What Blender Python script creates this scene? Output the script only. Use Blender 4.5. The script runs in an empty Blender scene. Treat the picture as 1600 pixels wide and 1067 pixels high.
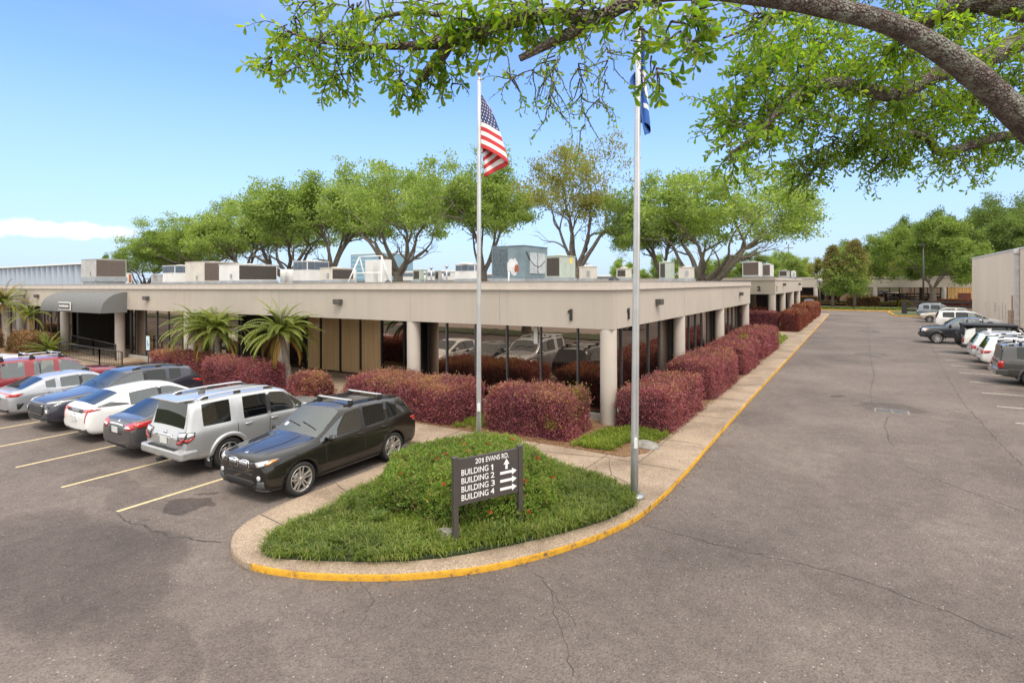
import bpy, bmesh, math, random
import numpy as np
from mathutils import Vector, Matrix, noise
from mathutils.bvhtree import BVHTree
random.seed(7)
rad = math.radians
SC = bpy.context.scene
COL = SC.collection
PI = math.pi

# ------------------------------------------------------------------ helpers
def tag(o, label=None, cat=None, group=None, kind=None):
    if label: o['label'] = label
    if cat: o['category'] = cat
    if group: o['group'] = group
    if kind: o['kind'] = kind
    return o

def empty(name, loc=(0, 0, 0), rz=0.0, label=None, cat=None, group=None):
    o = bpy.data.objects.new(name, None)
    o.empty_display_size = 0.2
    COL.objects.link(o)
    o.location = loc
    o.rotation_euler = (0, 0, rz)
    return tag(o, label, cat, group)

def copy_tree(o, parent=None):
    c = o.copy(); COL.objects.link(c)
    if parent is not None: c.parent = parent
    for ch in list(o.children): copy_tree(ch, c)
    return c

class MB:
    """collects faces and links them as one mesh object"""
    def __init__(s):
        s.v = []; s.f = []; s.m = []; s.sm = []
    def add(s, vs, fs, mi=0, sm=False):
        b = len(s.v)
        s.v.extend([tuple(p) for p in vs])
        for f in fs:
            s.f.append([i + b for i in f]); s.m.append(mi); s.sm.append(sm)
        return s
    def box(s, x0, x1, y0, y1, z0, z1, mi=0, bev=0.0, M=None):
        if bev > 0:
            bm = bmesh.new()
            bmesh.ops.create_cube(bm, size=1.0)
            for v in bm.verts:
                v.co = Vector(((x0 + x1) / 2 + v.co.x * (x1 - x0), (y0 + y1) / 2 + v.co.y * (y1 - y0), (z0 + z1) / 2 + v.co.z * (z1 - z0)))
            bmesh.ops.bevel(bm, geom=bm.edges[:], offset=bev, segments=2, profile=0.6, affect='EDGES')
            bm.verts.index_update()
            vs = [v.co.copy() for v in bm.verts]; fs = [[v.index for v in f.verts] for f in bm.faces]
            bm.free()
        else:
            vs = [Vector(p) for p in ((x0, y0, z0), (x1, y0, z0), (x1, y1, z0), (x0, y1, z0), (x0, y0, z1), (x1, y0, z1), (x1, y1, z1), (x0, y1, z1))]
            fs = [(0, 3, 2, 1), (4, 5, 6, 7), (0, 1, 5, 4), (1, 2, 6, 5), (2, 3, 7, 6), (3, 0, 4, 7)]
        if M is not None: vs = [M @ v for v in vs]
        return s.add(vs, fs, mi)
    def tube(s, pts, r, n=8, mi=0, caps=True, sm=True):
        pts = [Vector(p) for p in pts]
        if not hasattr(r, '__len__'): r = [r] * len(pts)
        vs = []; fs = []; u = None
        for i, p in enumerate(pts):
            t = (pts[min(i + 1, len(pts) - 1)] - pts[max(i - 1, 0)])
            if t.length < 1e-9: t = Vector((0, 0, 1))
            t.normalize()
            if u is None:
                u = t.orthogonal().normalized()
            else:
                u = (u - t * u.dot(t))
                u = u.normalized() if u.length > 1e-6 else t.orthogonal().normalized()
            w = t.cross(u)
            for k in range(n):
                a = 2 * PI * k / n
                vs.append(p + (u * math.cos(a) + w * math.sin(a)) * r[i])
        for i in range(len(pts) - 1):
            for k in range(n):
                a = i * n + k; b = i * n + (k + 1) % n
                fs.append((a, b, b + n, a + n))
        s.add(vs, fs, mi, sm)
        if caps:
            b = len(s.v) - len(vs)
            s.f.append([b + k for k in range(n)][::-1]); s.m.append(mi); s.sm.append(False)
            e = b + (len(pts) - 1) * n
            s.f.append([e + k for k in range(n)]); s.m.append(mi); s.sm.append(False)
        return s
    def cyl(s, p0, p1, r, n=16, mi=0): return s.tube([p0, p1], r, n, mi)
    def lathe(s, prof, n=24, M=None, mi=0, sm=True, close=False):
        """prof: (r, z) list, spun round local Z"""
        vs = []; fs = []
        for (r, z) in prof:
            for k in range(n):
                a = 2 * PI * k / n
                vs.append(Vector((r * math.cos(a), r * math.sin(a), z)))
        if M is not None: vs = [M @ v for v in vs]
        m = len(prof)
        for i in range(m if close else m - 1):
            j = (i + 1) % m
            for k in range(n):
                fs.append((i * n + k, i * n + (k + 1) % n, j * n + (k + 1) % n, j * n + k))
        return s.add(vs, fs, mi, sm)
    def prism(s, poly, z0, z1, mi=0, M=None, sm_side=False):
        n = len(poly)
        vs = [Vector((p[0], p[1], z0)) for p in poly] + [Vector((p[0], p[1], z1)) for p in poly]
        if M is not None: vs = [M @ v for v in vs]
        b = len(s.v)
        s.add(vs, [tuple(range(n - 1, -1, -1)), tuple(range(n, 2 * n))], mi)
        for i in range(n):
            j = (i + 1) % n
            s.f.append([b + i, b + j, b + n + j, b + n + i]); s.m.append(mi); s.sm.append(sm_side)
        return s
    def quad(s, a, b, c, d, mi=0): return s.add([a, b, c, d], [(0, 1, 2, 3)], mi)
    def build(s, name, mats, parent=None, loc=None, fix=False):
        me = bpy.data.meshes.new(name)
        me.from_pydata([tuple(p) for p in s.v], [], s.f)
        if not isinstance(mats, (list, tuple)): mats = [mats]
        for m in mats: me.materials.append(m)
        me.polygons.foreach_set('material_index', s.m)
        me.polygons.foreach_set('use_smooth', s.sm)
        if fix:
            bm = bmesh.new(); bm.from_mesh(me); bmesh.ops.recalc_face_normals(bm, faces=bm.faces[:]); bm.to_mesh(me); bm.free()
        me.update()
        o = bpy.data.objects.new(name, me)
        COL.objects.link(o)
        if parent is not None: o.parent = parent
        if loc is not None: o.location = loc
        return o

def np_mesh(name, V, F, mat, parent=None, smooth=False, loc=None, mats=None, mi=None):
    """fast mesh from numpy verts (n,3) and equal-sized faces (m,k)"""
    V = np.asarray(V, dtype=np.float32); F = np.asarray(F, dtype=np.int32)
    me = bpy.data.meshes.new(name)
    k = F.shape[1]
    me.vertices.add(len(V)); me.vertices.foreach_set('co', V.ravel())
    me.loops.add(F.size); me.loops.foreach_set('vertex_index', F.ravel())
    me.polygons.add(len(F))
    me.polygons.foreach_set('loop_start', np.arange(0, F.size, k, dtype=np.int32))
    if mats is None: mats = [mat]
    for m in mats: me.materials.append(m)
    if mi is not None: me.polygons.foreach_set('material_index', np.asarray(mi, dtype=np.int32))
    if smooth: me.polygons.foreach_set('use_smooth', np.ones(len(F), dtype=bool))
    me.update(calc_edges=True)
    o = bpy.data.objects.new(name, me); COL.objects.link(o)
    if parent is not None: o.parent = parent
    if loc is not None: o.location = loc
    return o

def catmull(pts, n=8, closed=False):
    P = [Vector(p) for p in pts]; out = []
    m = len(P)
    for i in range(m if closed else m - 1):
        if closed: p0, p1, p2, p3 = P[(i - 1) % m], P[i], P[(i + 1) % m], P[(i + 2) % m]
        else: p0, p1, p2, p3 = P[max(i - 1, 0)], P[i], P[i + 1], P[min(i + 2, m - 1)]
        for k in range(n):
            t = k / n
            out.append(0.5 * ((2 * p1) + (p2 - p0) * t + (2 * p0 - 5 * p1 + 4 * p2 - p3) * t * t + (3 * p1 - p0 - 3 * p2 + p3) * t ** 3))
    if not closed: out.append(P[-1])
    return out

def offset_poly(P, d):
    """offset an open polyline sideways (to its left for d > 0)"""
    out = []
    for i, p in enumerate(P):
        t = (P[min(i + 1, len(P) - 1)] - P[max(i - 1, 0)]); t = Vector((t.x, t.y)).normalized()
        out.append(Vector((p.x - t.y * d, p.y + t.x * d)))
    return out

# ------------------------------------------------------------------ materials
def _mat(name):
    m = bpy.data.materials.new(name); m.use_nodes = True
    nt = m.node_tree
    return m, nt, nt.nodes['Principled BSDF'], nt.nodes['Material Output']
def N(nt, t, **k):
    n = nt.nodes.new(t)
    for a, b in k.items():
        if a.startswith('i_'): n.inputs[a[2:].replace('_', ' ')].default_value = b
        else: setattr(n, a, b)
    return n
def ramp(nt, fac, stops, interp='LINEAR'):
    r = nt.nodes.new('ShaderNodeValToRGB'); r.color_ramp.interpolation = interp
    el = r.color_ramp.elements
    while len(el) < len(stops): el.new(0.5)
    for e, (p, c) in zip(el, stops):
        e.position = p; e.color = (c[0], c[1], c[2], 1)
    nt.links.new(fac, r.inputs['Fac'])
    return r
def pos(nt, obj=False):
    if obj: return nt.nodes.new('ShaderNodeTexCoord').outputs['Object']
    return nt.nodes.new('ShaderNodeNewGeometry').outputs['Position']
def math_n(nt, op, a, b=None, clamp=False):
    n = nt.nodes.new('ShaderNodeMath'); n.operation = op; n.use_clamp = clamp
    for i, q in enumerate((a, b)):
        if q is None: continue
        if isinstance(q, (int, float)): n.inputs[i].default_value = q
        else: nt.links.new(q, n.inputs[i])
    return n.outputs[0]
def mixc(nt, fac, a, b, mode='MIX'):
    n = nt.nodes.new('ShaderNodeMix'); n.data_type = 'RGBA'; n.blend_type = mode
    for i, q in ((0, fac), (6, a), (7, b)):
        if isinstance(q, (int, float)): n.inputs[i].default_value = q
        elif isinstance(q, (tuple, list)): n.inputs[i].default_value = (q[0], q[1], q[2], 1)
        else: nt.links.new(q, n.inputs[i])
    return n.outputs[2]
def noise_n(nt, vec, scale, detail=4, rough=0.55):
    n = N(nt, 'ShaderNodeTexNoise'); n.inputs['Scale'].default_value = scale
    n.inputs['Detail'].default_value = detail; n.inputs['Roughness'].default_value = rough
    if vec is not None: nt.links.new(vec, n.inputs['Vector'])
    return n.outputs['Fac']
def bump(nt, b, h, strength=0.3, dist=0.01):
    n = N(nt, 'ShaderNodeBump'); n.inputs['Strength'].default_value = strength; n.inputs['Distance'].default_value = dist
    nt.links.new(h, n.inputs['Height']); nt.links.new(n.outputs[0], b.inputs['Normal'])

def pm(name, c, rough=0.6, metal=0.0, var=0.12, scale=3.0, coat=0.0, bmp=0.0, bscale=60.0, spec=0.5, obj=True, fine=0.0):
    """painted / plain surface with tonal variation and optional grain"""
    m, nt, b, _ = _mat(name)
    v = pos(nt, obj)
    f = noise_n(nt, v, scale, 5)
    c0 = tuple(x * (1 - var) for x in c); c1 = tuple(min(1, x * (1 + var)) for x in c)
    col = ramp(nt, f, [(0.3, c0), (0.7, c1)]).outputs[0]
    if fine:
        f2 = noise_n(nt, v, 140, 2)
        col = mixc(nt, fine, col, ramp(nt, f2, [(0.35, tuple(x * .6 for x in c)), (0.65, tuple(min(1, x * 1.3) for x in c))]).outputs[0])
    nt.links.new(col, b.inputs['Base Color'])
    b.inputs['Roughness'].default_value = rough; b.inputs['Metallic'].default_value = metal
    b.inputs['Coat Weight'].default_value = coat; b.inputs['Coat Roughness'].default_value = 0.04
    b.inputs['Specular IOR Level'].default_value = spec
    if bmp: bump(nt, b, noise_n(nt, v, bscale, 4), bmp, 0.01)
    return m

def leafmat(name, cols, trans=0.35, rough=0.5, topcol=None, zlo=0, zhi=1):
    """foliage: every leaf island takes its own tone"""
    m, nt, b, out = _mat(name)
    g = N(nt, 'ShaderNodeNewGeometry')
    n = len(cols)
    r = ramp(nt, g.outputs['Random Per Island'], [(i / max(1, n - 1), c) for i, c in enumerate(cols)])
    oi = N(nt, 'ShaderNodeTexCoord')
    f = noise_n(nt, oi.outputs['Object'], 0.9, 3)
    col = mixc(nt, 1.0, r.outputs[0], ramp(nt, f, [(0.3, (0.72, 0.74, 0.72)), (0.7, (1.18, 1.15, 1.05))]).outputs[0], 'MULTIPLY')
    nt.links.new(col, b.inputs['Base Color'])
    b.inputs['Roughness'].default_value = rough
    b.inputs['Specular IOR Level'].default_value = 0.35
    t = N(nt, 'ShaderNodeBsdfTranslucent')
    tc = mixc(nt, 1.0, col, (1.5, 1.45, 0.6), 'MULTIPLY')
    nt.links.new(tc, t.inputs['Color'])
    mx = N(nt, 'ShaderNodeMixShader'); mx.inputs[0].default_value = trans
    nt.links.new(b.outputs[0], mx.inputs[1]); nt.links.new(t.outputs[0], mx.inputs[2])
    nt.links.new(mx.outputs[0], out.inputs['Surface'])
    return m

M = {}
# asphalt: brown-grey aggregate, pale chips, broad worn patches, oil stains
def asphalt():
    m, nt, b, _ = _mat('asphalt')
    v = pos(nt)
    big = noise_n(nt, v, 0.22, 5, 0.6)
    base = ramp(nt, big, [(0.28, (0.100, 0.082, 0.073)), (0.5, (0.146, 0.120, 0.107)), (0.72, (0.186, 0.154, 0.136))]).outputs[0]
    mid = noise_n(nt, v, 3.2, 5, 0.65)
    base = mixc(nt, 1.0, base, ramp(nt, mid, [(0.25, (.83, .83, .84)), (0.75, (1.16, 1.16, 1.15))]).outputs[0], 'MULTIPLY')
    vo = N(nt, 'ShaderNodeTexVoronoi'); vo.inputs['Scale'].default_value = 55; nt.links.new(v, vo.inputs['Vector'])
    grit = ramp(nt, vo.outputs['Color'], [(0.0, (.42, .40, .39)), (0.45, (.92, .92, .92)), (0.8, (1.2, 1.18, 1.15)), (0.93, (1.5, 1.45, 1.4)), (1.0, (2.6, 2.5, 2.4))]).outputs[0]
    base = mixc(nt, 0.8, base, mixc(nt, 1.0, base, grit, 'MULTIPLY'))
    vc = N(nt, 'ShaderNodeTexVoronoi'); vc.inputs['Scale'].default_value = 13; nt.links.new(v, vc.inputs['Vector'])
    chip = math_n(nt, 'MULTIPLY', math_n(nt, 'LESS_THAN', vc.outputs['Distance'], 0.135), math_n(nt, 'GREATER_THAN', N_sep(nt, vc.outputs['Color']), 0.78))
    base = mixc(nt, math_n(nt, 'MULTIPLY', chip, 0.65), base, (0.52, 0.47, 0.43))
    # stains with a place and a shape of their own: (x, y, rx, ry, strength)
    wob = N(nt, 'ShaderNodeTexNoise'); wob.inputs['Scale'].default_value = 0.9; wob.inputs['Detail'].default_value = 5; nt.links.new(v, wob.inputs['Vector'])
    sub = N(nt, 'ShaderNodeVectorMath', operation='MULTIPLY_ADD'); nt.links.new(wob.outputs['Color'], sub.inputs[0])
    sub.inputs[1].default_value = (1.6, 1.6, 0); nt.links.new(v, sub.inputs[2])
    vv = N(nt, 'ShaderNodeVectorMath', operation='SUBTRACT'); nt.links.new(sub.outputs[0], vv.inputs[0]); vv.inputs[1].default_value = (0.8, 0.8, 0)
    tot = None
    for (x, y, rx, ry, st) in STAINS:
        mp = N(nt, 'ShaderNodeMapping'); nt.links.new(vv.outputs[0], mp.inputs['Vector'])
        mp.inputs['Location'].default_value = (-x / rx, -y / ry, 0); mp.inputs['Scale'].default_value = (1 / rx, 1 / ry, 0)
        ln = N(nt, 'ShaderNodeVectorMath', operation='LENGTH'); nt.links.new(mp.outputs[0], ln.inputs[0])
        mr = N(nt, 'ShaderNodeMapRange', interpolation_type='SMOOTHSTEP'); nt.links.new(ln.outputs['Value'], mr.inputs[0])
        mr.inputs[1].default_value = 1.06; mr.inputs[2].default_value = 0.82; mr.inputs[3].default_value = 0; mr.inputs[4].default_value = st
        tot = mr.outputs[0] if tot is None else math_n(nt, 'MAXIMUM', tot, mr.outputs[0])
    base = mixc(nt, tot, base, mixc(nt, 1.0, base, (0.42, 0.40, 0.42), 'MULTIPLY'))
    nt.links.new(base, b.inputs['Base Color'])
    b.inputs['Roughness'].default_value = 0.86
    b.inputs['Specular IOR Level'].default_value = 0.3
    bump(nt, b, vo.outputs['Distance'], 0.5, 0.012)
    return m
def N_sep(nt, c):
    s = nt.nodes.new('ShaderNodeSeparateColor'); nt.links.new(c, s.inputs[0]); return s.outputs[0]
STAINS = [(-10.9, 4.0, 2.4, 1.7, .55), (-12.9, 3.9, 1.6, 1.2, .4), (-11.9, 6.35, .55, .22, .85), (-12.2, 6.9, .2, .12, .7),
          (-8.0, 3.7, .9, .5, .4), (-7.2, 3.6, .6, .35, .4), (-6.4, 4.2, .8, .4, .25), (-13.3, 6.0, 1.2, .5, .3), (-15.0, 6.1, 1.3, .4, .35),
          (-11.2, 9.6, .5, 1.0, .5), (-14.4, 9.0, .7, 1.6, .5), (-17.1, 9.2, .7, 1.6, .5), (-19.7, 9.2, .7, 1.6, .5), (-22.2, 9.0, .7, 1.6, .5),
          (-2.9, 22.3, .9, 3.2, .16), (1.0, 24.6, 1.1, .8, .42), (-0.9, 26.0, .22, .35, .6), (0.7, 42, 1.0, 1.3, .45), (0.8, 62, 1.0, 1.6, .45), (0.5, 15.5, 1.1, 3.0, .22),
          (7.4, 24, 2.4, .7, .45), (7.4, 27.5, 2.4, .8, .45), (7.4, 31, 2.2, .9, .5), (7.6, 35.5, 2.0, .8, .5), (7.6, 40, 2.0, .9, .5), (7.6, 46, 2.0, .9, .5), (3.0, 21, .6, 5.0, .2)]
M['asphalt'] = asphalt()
def pebble(name, c, c2, scale=70, joint=None):
    m, nt, b, _ = _mat(name)
    v = pos(nt)
    vo = N(nt, 'ShaderNodeTexVoronoi'); vo.inputs['Scale'].default_value = scale; nt.links.new(v, vo.inputs['Vector'])
    col = ramp(nt, vo.outputs['Color'], [(0, tuple(x * .5 for x in c)), (.4, c), (.75, c2), (1, tuple(min(1, x * 1.5) for x in c2))]).outputs[0]
    big = noise_n(nt, v, 0.7, 5, .6)
    col = mixc(nt, 1.0, col, ramp(nt, big, [(.32, (.62, .60, .58)), (.55, (1, 1, 1)), (.75, (1.15, 1.13, 1.1))]).outputs[0], 'MULTIPLY')
    nt.links.new(col, b.inputs['Base Color']); b.inputs['Roughness'].default_value = .88
    bump(nt, b, vo.outputs['Distance'], .4, .01)
    return m
M['pave'] = pebble('exposed_aggregate', (.285, .212, .148), (.38, .29, .21))
M['concrete'] = pm('concrete', (.36, .33, .29), .85, var=.2, scale=2, bmp=.15, fine=.35)
M['joint'] = pm('joint_dirt', (.09, .065, .05), .95, var=.3, scale=8)
M['crack'] = pm('crack_dark', (.055, .047, .045), .95, var=.5, scale=6, obj=False)
def yellowpaint():
    m, nt, b, _ = _mat('kerb_yellow')
    v = pos(nt)
    f = noise_n(nt, v, 9, 6, .7)
    f2 = noise_n(nt, v, 1.3, 3)
    msk = math_n(nt, 'ADD', f, math_n(nt, 'MULTIPLY', f2, .35))
    col = ramp(nt, msk, [(.50, (.12, .085, .06)), (.56, (.40, .21, .03)), (.66, (.58, .30, .018)), (.90, (.66, .37, .025))]).outputs[0]
    nt.links.new(col, b.inputs['Base Color']); b.inputs['Roughness'].default_value = .7
    bump(nt, b, f, .4, .01)
    return m
M['yellow'] = yellowpaint()
def linepaint():
    m, nt, b, out = _mat('line_paint')
    v = pos(nt)
    f = noise_n(nt, v, 22, 5, .75)
    col = ramp(nt, f, [(.36, (.22, .185, .15)), (.46, (.55, .43, .24)), (.7, (.68, .55, .33))]).outputs[0]
    nt.links.new(col, b.inputs['Base Color']); b.inputs['Roughness'].default_value = .8
    return m
M['line'] = linepaint()
def linepaint2():
    m, nt, b, out = _mat('line_paint_pale')
    f = noise_n(nt, pos(nt), 14, 5, .75)
    col = ramp(nt, f, [(.38, (.22, .19, .17)), (.5, (.50, .45, .37)), (.7, (.62, .57, .48))]).outputs[0]
    nt.links.new(col, b.inputs['Base Color']); b.inputs['Roughness'].default_value = .8
    return m
M['line_pale'] = linepaint2()
def mulchm():
    m, nt, b, _ = _mat('mulch')
    v = pos(nt)
    vo = N(nt, 'ShaderNodeTexVoronoi'); vo.inputs['Scale'].default_value = 38; nt.links.new(v, vo.inputs['Vector'])
    col = ramp(nt, vo.outputs['Color'], [(0, (.05, .03, .018)), (.4, (.15, .075, .035)), (.7, (.24, .13, .06)), (1, (.34, .24, .12))]).outputs[0]
    nt.links.new(col, b.inputs['Base Color']); b.inputs['Roughness'].default_value = .95
    bump(nt, b, vo.outputs['Distance'], .8, .03)
    return m
M['mulch'] = mulchm()
M['grassland'] = pm('lawn', (.075, .09, .038), .95, var=.35, scale=1.5, bmp=.5, bscale=30, obj=False, fine=.5)
M['street'] = pm('street_concrete', (.36, .30, .26), .9, var=.12, scale=.5, obj=False, fine=.2)
def stucco():
    m, nt, b, _ = _mat('stucco')
    v = pos(nt)
    mp = N(nt, 'ShaderNodeMapping'); mp.inputs['Scale'].default_value = (1, 1, .12); nt.links.new(v, mp.inputs['Vector'])
    f = noise_n(nt, mp.outputs[0], 2.2, 6, .65)
    f3 = noise_n(nt, v, .35, 3)
    col = ramp(nt, f, [(.2, (.405, .357, .302)), (.5, (.44, .389, .330)), (.8, (.462, .41, .35))]).outputs[0]
    col = mixc(nt, 1.0, col, ramp(nt, f3, [(.3, (.93, .93, .94)), (.7, (1.05, 1.04, 1.03))]).outputs[0], 'MULTIPLY')
    ms = N(nt, 'ShaderNodeMapping'); ms.inputs['Scale'].default_value = (1, 1, .05); nt.links.new(v, ms.inputs['Vector'])
    sk = noise_n(nt, ms.outputs[0], 5.5, 4, .6)
    col = mixc(nt, 1.0, col, ramp(nt, sk, [(.28, (.91, .90, .88)), (.42, (1, 1, 1))]).outputs[0], 'MULTIPLY')
    g = noise_n(nt, v, 90, 3)
    col = mixc(nt, .25, col, mixc(nt, 1.0, col, ramp(nt, g, [(.3, (.75, .75, .75)), (.7, (1.2, 1.2, 1.2))]).outputs[0], 'MULTIPLY'))
    nt.links.new(col, b.inputs['Base Color']); b.inputs['Roughness'].default_value = .9
    bump(nt, b, g, .25, .008)
    return m
M['stucco'] = stucco()
M['trim'] = pm('trim_metal', (.50, .44, .385), .55, var=.08, scale=2, obj=False)
M['column'] = pm('column_paint', (.50, .445, .39), .75, var=.07, scale=1.2, bmp=.1, obj=False, fine=.12)
M['roofgrey'] = pebble('roof_gravel', (.30, .29, .28), (.42, .41, .40), 30)
M['roofcap'] = pm('roof_cap', (.30, .28, .265), .6, var=.15, scale=1.5, obj=False)
M['bronze'] = pm('bronze_frame', (.022, .020, .019), .38, metal=.3, var=.2)
M['mullion'] = pm('grey_mullion', (.13, .13, .14), .35, metal=.6, var=.1)
def bronzeglass():
    m, nt, b, _ = _mat('bronze_glass')
    b.inputs['Base Color'].default_value = (.010, .006, .005, 1)
    b.inputs['Roughness'].default_value = .015
    b.inputs['IOR'].default_value = 3.3
    b.inputs['Specular Tint'].default_value = (1, .83, .70, 1)
    v = pos(nt)
    bump(nt, b, noise_n(nt, v, .9, 2), .03, .05)
    return m
M['glass_b'] = bronzeglass()
def blinds():
    m, nt, b, _ = _mat('curtain')
    v = pos(nt)
    mp = N(nt, 'ShaderNodeMapping'); mp.inputs['Scale'].default_value = (1, 1, .03); nt.links.new(v, mp.inputs['Vector'])
    f = noise_n(nt, mp.outputs[0], 14, 4)
    col = ramp(nt, f, [(.3, (.44, .29, .145)), (.7, (.56, .385, .20))]).outputs[0]
    nt.links.new(col, b.inputs['Base Color']); b.inputs['Roughness'].default_value = .8
    b.inputs['Coat Weight'].default_value = .6; b.inputs['Coat Roughness'].default_value = .02; b.inputs['Coat IOR'].default_value = 1.6
    return m
M['curtain'] = blinds()
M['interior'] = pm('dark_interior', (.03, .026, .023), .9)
M['darkmetal'] = pm('dark_metal', (.03, .028, .027), .45, metal=.2)
M['lampbox'] = pm('wall_lamp_bronze', (.085, .078, .07), .5, metal=.2, var=.15)
M['signbrown'] = pm('sign_brown', (.062, .052, .048), .45, var=.1, scale=4)
M['signwhite'] = pm('sign_letter_white', (.78, .77, .78), .5, var=.05)
M['black'] = pm('black_plastic', (.015, .015, .016), .5)
M['white'] = pm('white_paint', (.72, .72, .70), .5, var=.05)
M['galv'] = pm('galvanised', (.42, .42, .43), .42, metal=.75, var=.15, scale=5)
M['pole'] = pm('pole_aluminium', (.50, .50, .51), .38, metal=.55, var=.10, scale=3)
M['red'] = pm('flag_red', (.50, .035, .04), .8, var=.1)
M['flagwhite'] = pm('flag_white', (.72, .70, .69), .8, var=.06)
M['navy'] = pm('flag_navy', (.03, .045, .14), .8, var=.1)
M['blueflag'] = pm('flag_blue', (.02, .09, .33), .75, var=.15)
M['bark'] = pm('bark', (.15, .125, .10), .95, var=.45, scale=7, bmp=.9, bscale=16, obj=False)
def oakbark():
    m, nt, b, _ = _mat('oak_bark')
    v = pos(nt)
    vo = N(nt, 'ShaderNodeTexVoronoi'); vo.inputs['Scale'].default_value = 16; nt.links.new(v, vo.inputs['Vector'])
    f = noise_n(nt, v, 6, 6, .7)
    col = ramp(nt, f, [(.3, (.085, .06, .05)), (.5, (.20, .15, .13)), (.7, (.33, .265, .235))]).outputs[0]
    ve = N(nt, 'ShaderNodeTexVoronoi', feature='DISTANCE_TO_EDGE'); ve.inputs['Scale'].default_value = 30
    dm = N(nt, 'ShaderNodeVectorMath', operation='MULTIPLY_ADD'); nt.links.new(N(nt, 'ShaderNodeTexNoise').outputs['Color'], dm.inputs[0]); dm.inputs[1].default_value = (.3, .3, .3); nt.links.new(v, dm.inputs[2]); nt.links.new(dm.outputs[0], ve.inputs['Vector'])
    col = mixc(nt, 1.0, col, ramp(nt, ve.outputs['Distance'], [(.0, (.48, .45, .44)), (.16, (1.05, 1.05, 1.05))]).outputs[0], 'MULTIPLY')
    li = noise_n(nt, v, 5.5, 6, .8)
    col = mixc(nt, math_n(nt, 'MULTIPLY', ramp(nt, li, [(.50, (0, 0, 0)), (.58, (1, 1, 1))]).outputs[0], .75), col, (.36, .38, .31))
    nt.links.new(col, b.inputs['Base Color']); b.inputs['Roughness'].default_value = .95
    bump(nt, b, math_n(nt, 'ADD', math_n(nt, 'MULTIPLY', ve.outputs['Distance'], 1.6), f), 1.0, .06)
    return m
M['oakbark'] = oakbark()
M['leaf_near'] = leafmat('leaf_near', [(.095, .20, .025), (.15, .28, .032), (.22, .36, .04), (.31, .40, .05), (.12, .24, .03)], .65, .4)
M['leaf_oak'] = leafmat('leaf_oak', [(.165, .26, .06), (.225, .335, .085), (.285, .395, .125), (.38, .46, .20), (.19, .29, .07)], .55)
M['leaf_yellow'] = leafmat('leaf_yellow', [(.21, .23, .06), (.29, .29, .09), (.22, .27, .07), (.36, .31, .11)], .5)
M['leaf_dark'] = leafmat('leaf_dark', [(.10, .165, .05), (.145, .215, .065), (.20, .27, .085)], .5)
M['leaf_bright'] = leafmat('leaf_bright', [(.13, .21, .05), (.185, .275, .07), (.25, .33, .10), (.15, .23, .06)], .5)
M['leaf_rust'] = leafmat('leaf_rust', [(.22, .18, .07), (.19, .21, .065), (.27, .20, .09), (.17, .20, .06)], .35)
M['leaf_burg'] = leafmat('leaf_burg', [(.115, .026, .052), (.235, .06, .108), (.345, .108, .16), (.455, .185, .225), (.285, .075, .13)], .4, .45)
M['leaf_tip'] = leafmat('leaf_tip', [(.46, .22, .15), (.50, .34, .16), (.42, .19, .16), (.36, .30, .11)], .35)
M['leaf_burg_far'] = leafmat('leaf_burg_far', [(.15, .035, .032), (.22, .06, .048), (.29, .09, .065), (.18, .045, .042)], .3, .5)
M['leaf_brownish'] = leafmat('leaf_brownish', [(.10, .055, .03), (.16, .09, .04), (.20, .14, .05), (.12, .05, .045)], .3)
M['leaf_shrub'] = leafmat('leaf_shrub', [(.115, .205, .038), (.17, .28, .052), (.235, .34, .08), (.32, .38, .13)], .5)
M['leaf_newtip'] = leafmat('leaf_newtip', [(.26, .24, .09), (.33, .24, .12), (.24, .29, .09)], .35)
M['leaf_yg'] = leafmat('leaf_yg', [(.22, .24, .03), (.30, .27, .035), (.16, .20, .03)], .4)
M['petal'] = leafmat('petal_red', [(.55, .05, .03), (.65, .10, .05), (.6, .04, .09)], .3)
M['grassblade'] = leafmat('grass_blade', [(.09, .155, .022), (.14, .205, .032), (.20, .255, .05), (.27, .27, .10)], .45)
M['grasslite'] = leafmat('grass_light', [(.13, .20, .02), (.19, .25, .03), (.24, .28, .05)], .4)
M['frond'] = leafmat('palm_frond', [(.16, .23, .045), (.24, .30, .07), (.33, .36, .14), (.20, .26, .05)], .45, .4)
M['frond_dry'] = leafmat('palm_frond_dry', [(.28, .17, .05), (.33, .16, .04), (.22, .19, .05)], .3)
M['palmtrunk'] = pm('palm_trunk', (.28, .24, .20), .95, var=.35, scale=9, bmp=.8, bscale=25, obj=False)
M['litter'] = leafmat('leaf_litter', [(.22, .09, .04), (.30, .15, .06), (.16, .07, .035), (.26, .20, .09)], .1)

# ------------------------------------------------------------------ camera, sky, sun
CAMH = 4.57; FPX = 877.0
cam = bpy.data.cameras.new('camera'); co = bpy.data.objects.new('camera', cam); COL.objects.link(co)
cam.sensor_width = 36; cam.lens = FPX / 1600 * 36; cam.shift_y = -(533.5 - 443.5) / 1600
cam.clip_start = 0.1; cam.clip_end = 6000
YAW = rad(31.7)
CM = Matrix.Translation((0, 0, CAMH)) @ Matrix.Rotation(YAW, 4, 'Z') @ Matrix.Rotation(rad(90), 4, 'X') @ Matrix.Rotation(-0.0045, 4, 'Z')
co.matrix_world = CM
SC.camera = co
def at(px, py, d):
    """world point d metres out along the view that a 1600 px wide picture shows at (px, py)"""
    return CM @ Vector(((px - 800) / FPX * d, -(py - 443.5) / FPX * d, -d))

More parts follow.
